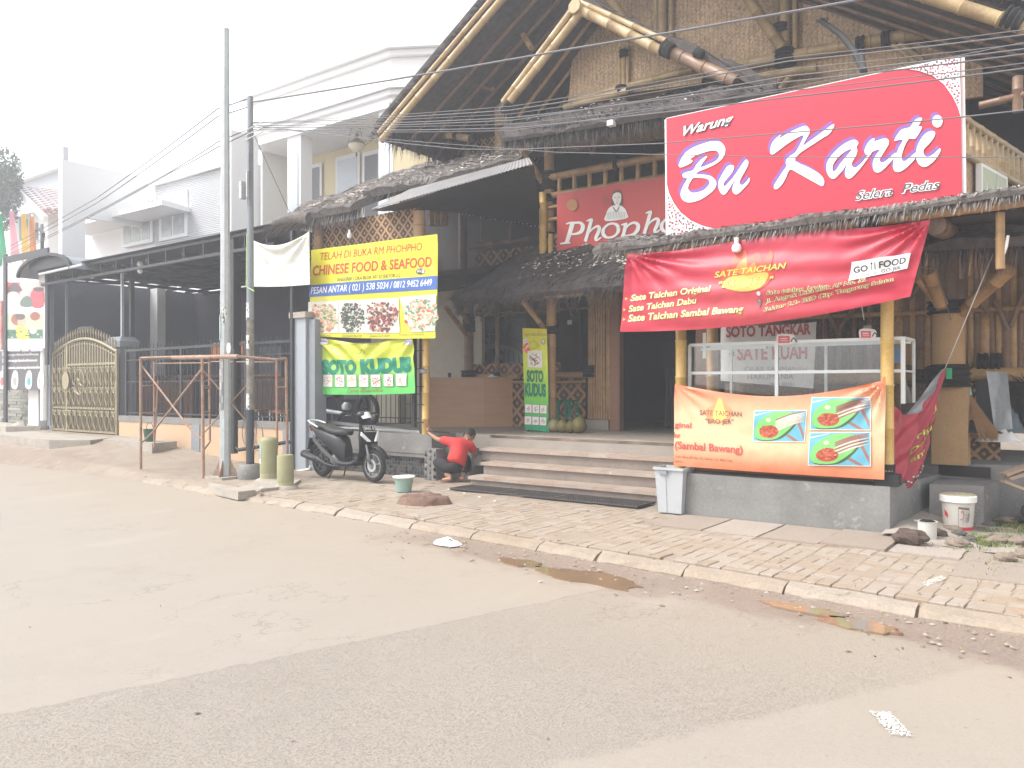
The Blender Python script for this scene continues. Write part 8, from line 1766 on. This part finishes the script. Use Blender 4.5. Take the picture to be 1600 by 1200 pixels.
MB().tube([(-.58, -.12, .78), (-.74, -.125, .84), (-.86, -.09, .87), (-.9, 0, .875), (-.86, .09, .87), (-.74, .125, .84), (-.58, .12, .78)], .016, 8).build('grab_rail', lens, sct)
m = MB(); m.grid(lambda s, t: (-.80-.06*t, (s-.5)*.16, .72+.08*t-.02*abs(s-.5)), 6, 3); m.build('tail_lamp', mat('red lens', (.5, .03, .03), rough=.2, var=.1), sct)
m = MB(); a0, a1 = R(60), R(178); m.grid(lambda s, t: (-.61+.30*math.cos(a0+(a1-a0)*s), (t-.5)*.12, .245+.30*math.sin(a0+(a1-a0)*s)), 14, 3); m.build('rear_fender', pb_, sct)
MB().bar((-.90, 0, .42), (-.84, 0, .60), .15, .012, up=(1, 0, 0)).build('mudflap', M['rubber'], sct)
MB().box((-.62, .06, .2), (-.12, .16, .34)).build('transmission_case', gy_, sct)
loft([(.02, .3, 0, .06, .05), (-.12, .3, 0, .10, .08), (-.25, .29, 0, .11, .09), (-.34, .28, 0, .07, .06)], al_, 'engine')
MB().tube([(.0, -.08, .22), (-.15, -.14, .2), (-.3, -.165, .22), (-.42, -.17, .26), (-.48, -.17, .275), (-.88, -.17, .36), (-.9, -.17, .365)], [.015, .016, .018, .03, .055, .058, .04], 14).build('exhaust', mat('sooty muffler', (.05, .05, .052), rough=.5, var=.3, metal=.3), sct)
MB().tube([(-.5, -.235, .30), (-.78, -.235, .36)], .018, 6).build('heat_shield', gy_, sct)
MB().tube([(-.61, .1, .27), (-.5, .12, .62)], .024, 8).build('shock_absorber', al_, sct)
for y in (-.1, .1): MB().tube([(-.15, y, .22), (-.28, y*1.5, .01)], .012, 6).build('stand_leg', M['black'], sct)
# ================================================================ the squatting man
def skin(name, chains, mt, par, sub=2):
    """chains: list of [(x,y,z,r), ...]; a chain that starts with an int joins an earlier vertex"""
    vs_, es, rs = [], [], []
    for ch in chains:
        prev = None
        for q in ch:
            if isinstance(q, int): prev = q; continue
            vs_.append(q[:3]); rs.append(q[3]); i = len(vs_)-1
            if prev is not None: es.append((prev, i))
            prev = i
    me = D.meshes.new(name); me.from_pydata(vs_, es, []); ob = D.objects.new(name, me); COL.objects.link(ob)
    md = ob.modifiers.new('s', 'SKIN'); md.use_smooth_shade = True; md.branch_smoothing = .6
    for i, r in enumerate(rs): me.skin_vertices[0].data[i].radius = (r, r) if not isinstance(r, tuple) else r
    me.skin_vertices[0].data[0].use_root = True
    sb_ = ob.modifiers.new('d', 'SUBSURF'); sb_.levels = sub; sb_.render_levels = sub
    dg = C.evaluated_depsgraph_get(); dg.update(); m2 = D.meshes.new_from_object(ob.evaluated_get(dg)); ob.modifiers.clear(); ob.data = m2; m2.materials.clear(); m2.materials.append(mt)
    for p in m2.polygons: p.use_smooth = True
    ob.parent = par; return ob
MY = 11.9; MX_ = (712-800)/1250*MY
mu, mv = CT*MX_+ST*MY, -ST*MX_+CT*MY
man = thing('person', 'man in red shirt and black trousers squatting barefoot, one arm stretched to the post', 'person', at=(mu, mv, .1), rot=-TH)
sk = mat('skin', (.36, .19, .12), rough=.55, var=.1, scale=8, bump=.02)
body = [[(-.02, .04, .17, .085), (.03, .085, .34, .09), (.06, .15, .48, .09), (.12, .21, .57, .06), (.16, .26, .60, .055)],   # 0..4 pelvis, belly, chest, neck base, neck
        [2, (-.12, .16, .575, .05), (-.25, .26, .60, .042), (-.30, .31, .605, .037), (-.40, .43, .66, .029), (-.435, .47, .68, .026)],      # 5..9 left arm
        [9, (-.455, .50, .695, .024), (-.47, .515, .715, .012)],
        [2, (.20, .23, .52, .048), (.27, .34, .40, .045), (.24, .46, .26, .033), (.2, .5, .16, .026)],                              # right arm
        [0, (-.10, .05, .18, .06), (-.27, .22, .26, .06), (-.29, .25, .265, .062), (-.14, .06, .10, .052), (-.06, -.01, .05, .036)],     # left leg
        [0, (.07, .07, .18, .06), (.1, .33, .30, .06), (.1, .36, .30, .06), (.1, .16, .12, .05), (.1, .09, .05, .036)]]
skin('body', body, sk, man)
def foot(x, y, yaw):
    c, s = math.cos(yaw), math.sin(yaw); f = lambda a, b_, z: (x+a*c-b_*s, y+a*s+b_*c, z)
    ch = [[f(0, 0, .045)+(.034,), f(.0, .08, .035)+(.033,), f(0, .14, .022)+(.03,), f(0, .17, .018)+(.02,)]]
    skin('foot', ch, sk, man)
    for k in range(5): a = -.032+.016*k; MB().tube([f(a, .165, .014), f(a*1.1, .205-abs(k-1)*.007, .011)], .0095, 6).build('toe', sk, man)
foot(-.05, -.06, 1.2); foot(.11, .0, .5)
# hand against the post: palm, four fingers and a thumb
hb = Vector((-.455, .50, .70)); fd = Vector((-.28, .35, .9)).normalized(); sd_ = Vector((.8, .55, -.1)).normalized(); nm_ = fd.cross(sd_).normalized()
skin('hand', [[tuple(hb)+(.027,), tuple(hb+fd*.045)+(.034,), tuple(hb+fd*.075)+(.03,)]], sk, man)
for k, (L_, w_) in enumerate(((.062, .0075), (.075, .008), (.07, .008), (.056, .0075))):
    b0 = hb+fd*.078+sd_*(-.027+.018*k); MB().tube([tuple(b0), tuple(b0+fd*L_*.45+nm_*.004), tuple(b0+fd*L_*.8-nm_*.004), tuple(b0+fd*L_-nm_*.012)], [w_*1.1, w_, w_*.9, w_*.5], 7).build('finger', sk, man)
b0 = hb+fd*.02+sd_*.03; MB().tube([tuple(b0), tuple(b0+fd*.03+sd_*.028), tuple(b0+fd*.058+sd_*.034)], [.012, .0105, .006], 7).build('thumb', sk, man)
hb2 = Vector((.2, .5, .15)); skin('hand', [[tuple(hb2)+(.026,), (.19, .52, .09, .033), (.18, .53, .06, .026)]], sk, man)
for k in range(4): MB().tube([(.165+.014*k, .53, .06), (.16+.014*k, .555, .02), (.158+.014*k, .56, .005)], [.008, .008, .005], 6).build('finger', sk, man)
# head turned down to the right: face, ears, hair
hc = Vector((.19, .285, .665))
mh = Matrix.Rotation(R(-35), 3, 'Z') @ Matrix.Rotation(R(-38), 3, 'X')
def headmesh():
    m = MB(); nu_, nv_ = 22, 16
    for j in range(nv_+1):
        ph = math.pi*j/nv_
        for i in range(nu_):
            t = 2*math.pi*i/nu_; d = Vector((math.sin(ph)*math.cos(t), math.sin(ph)*math.sin(t), math.cos(ph))); x, y, z = d.x*.078, d.y*.096, d.z*.112
            if z < 0: x *= 1-.28*(-z/.112); y = y*(1-.12*(-z/.112))+.008*(-z/.112)
            if d.y > .85 and abs(z) < .05: y += .012*(1-abs(z+.01)/.05)*max(0, 1-abs(x)/.02)
            if d.y > .6 and .005 < z < .03 and .015 < abs(x) < .05: y -= .006
            m.v.append(tuple(mh @ Vector((x, y, z))+hc))
    for j in range(nv_):
        for i in range(nu_): m.face((j*nu_+i, j*nu_+(i+1) % nu_, (j+1)*nu_+(i+1) % nu_, (j+1)*nu_+i), None, True)
    return m
headmesh().build('head', sk, man)
for s in (-1, 1):
    m = MB(); m.lathe([(0, -.006), (.018, -.005), (.022, .004), (.012, .008)], (0, 0, 0), 12)
    for k, p in enumerate(m.v): m.v[k] = tuple(mh @ Vector((s*(.076+p[2]*1.2), -.004+p[0]*.7, -.008+p[1]*1.4))+hc)
    m.build('ear', sk, man)
    m = MB(); m.lathe([(0, -.011), (.010, -.004), (.010, .004), (0, .011)], tuple(mh @ Vector((s*.03, .083, .014))+hc), 10); m.build('eye', M['white'], man)
MB().tube([tuple(mh @ Vector((x, .093, -.05))+hc) for x in (-.022, 0, .022)], .005, 6).build('mouth', mat('lips', (.30, .12, .09), rough=.5, var=.1), man)
m = MB()
for j in range(11):
    ph = 1.9*j/10
    for i in range(22):
        t = 2*math.pi*i/22; d = Vector((math.sin(ph)*math.cos(t), math.sin(ph)*math.sin(t), math.cos(ph))); front = max(0, d.y)
        ph2 = min(ph, 1.15) if front > .3 and ph > 1.15 else ph; d2 = Vector((math.sin(ph2)*math.cos(t), math.sin(ph2)*math.sin(t), math.cos(ph2))); r = 1.09+.035*nz(d2.x*9, d2.y*9, d2.z*9)
        m.v.append(tuple(mh @ Vector((d2.x*.078*r, d2.y*.096*r, d2.z*.112*r))+hc))
for j in range(10):
    for i in range(22): m.face((j*22+i, j*22+(i+1) % 22, (j+1)*22+(i+1) % 22, (j+1)*22+i), None, True)
m.build('hair', mat('black hair', (.012, .010, .010), rough=.6, var=.4, scale=40, bump=.5, bscale=120), man)
red = mat('red cotton', (.62, .045, .04), rough=.85, var=.14, scale=7, bump=.5, bscale=14)
skin('shirt', [[(-.015, .035, .235, .155), (.02, .075, .33, .158), (.05, .13, .45, .158), (.08, .17, .535, .13), (.12, .21, .60, .07)],
               [3, (-.09, .15, .575, .095), (-.19, .21, .598, .072), (-.245, .255, .602, .06)],
               [3, (.19, .22, .54, .09), (.235, .29, .46, .07), (.26, .33, .41, .058)]], red, man)
blk = mat('black cotton', (.025, .025, .028), rough=.9, var=.25, scale=8, bump=.5, bscale=16)
skin('trousers', [[(-.025, .015, .17, .175), (-.015, .035, .26, .165)],
                  [0, (-.12, .05, .19, .13), (-.27, .21, .27, .108), (-.30, .245, .255, .09), (-.19, .11, .13, .068), (-.12, .04, .085, .056)],
                  [0, (.09, .08, .19, .13), (.11, .32, .31, .11), (.11, .35, .29, .09), (.11, .2, .15, .068), (.11, .12, .09, .055)]], blk, man)
MB().tube([tuple(Vector((.10, .19, .605))+Vector((.06*math.cos(t), .055*math.sin(t)*.9, .028*math.sin(t+.6)))) for t in [i*.45 for i in range(15)]], .008, 6, cap=False).build('collar_line', mat('pale piping', (.6, .4, .36), rough=.8, var=.1), man)
# ================================================================ added scattering volume that stands in for veiling lens glare
hm = D.materials.new('lens glare veil'); hm.use_nodes = True; t = hm.node_tree; t.nodes.remove(t.nodes['Principled BSDF'])
pv = t.nodes.new('ShaderNodeVolumePrincipled'); pv.inputs['Density'].default_value = .008; pv.inputs['Color'].default_value = (.93, .95, 1, 1); pv.inputs['Anisotropy'].default_value = .3
t.links.new(pv.outputs[0], t.nodes['Material Output'].inputs['Volume'])
hz = MB().box((-70, -25, -1.1), (12, 45, 13)).build('glare_veil', hm); hz['kind'] = 'stuff'; hz['label'] = 'thin added veil over the street that stands in for lens glare'; hz['category'] = 'glare_veil'
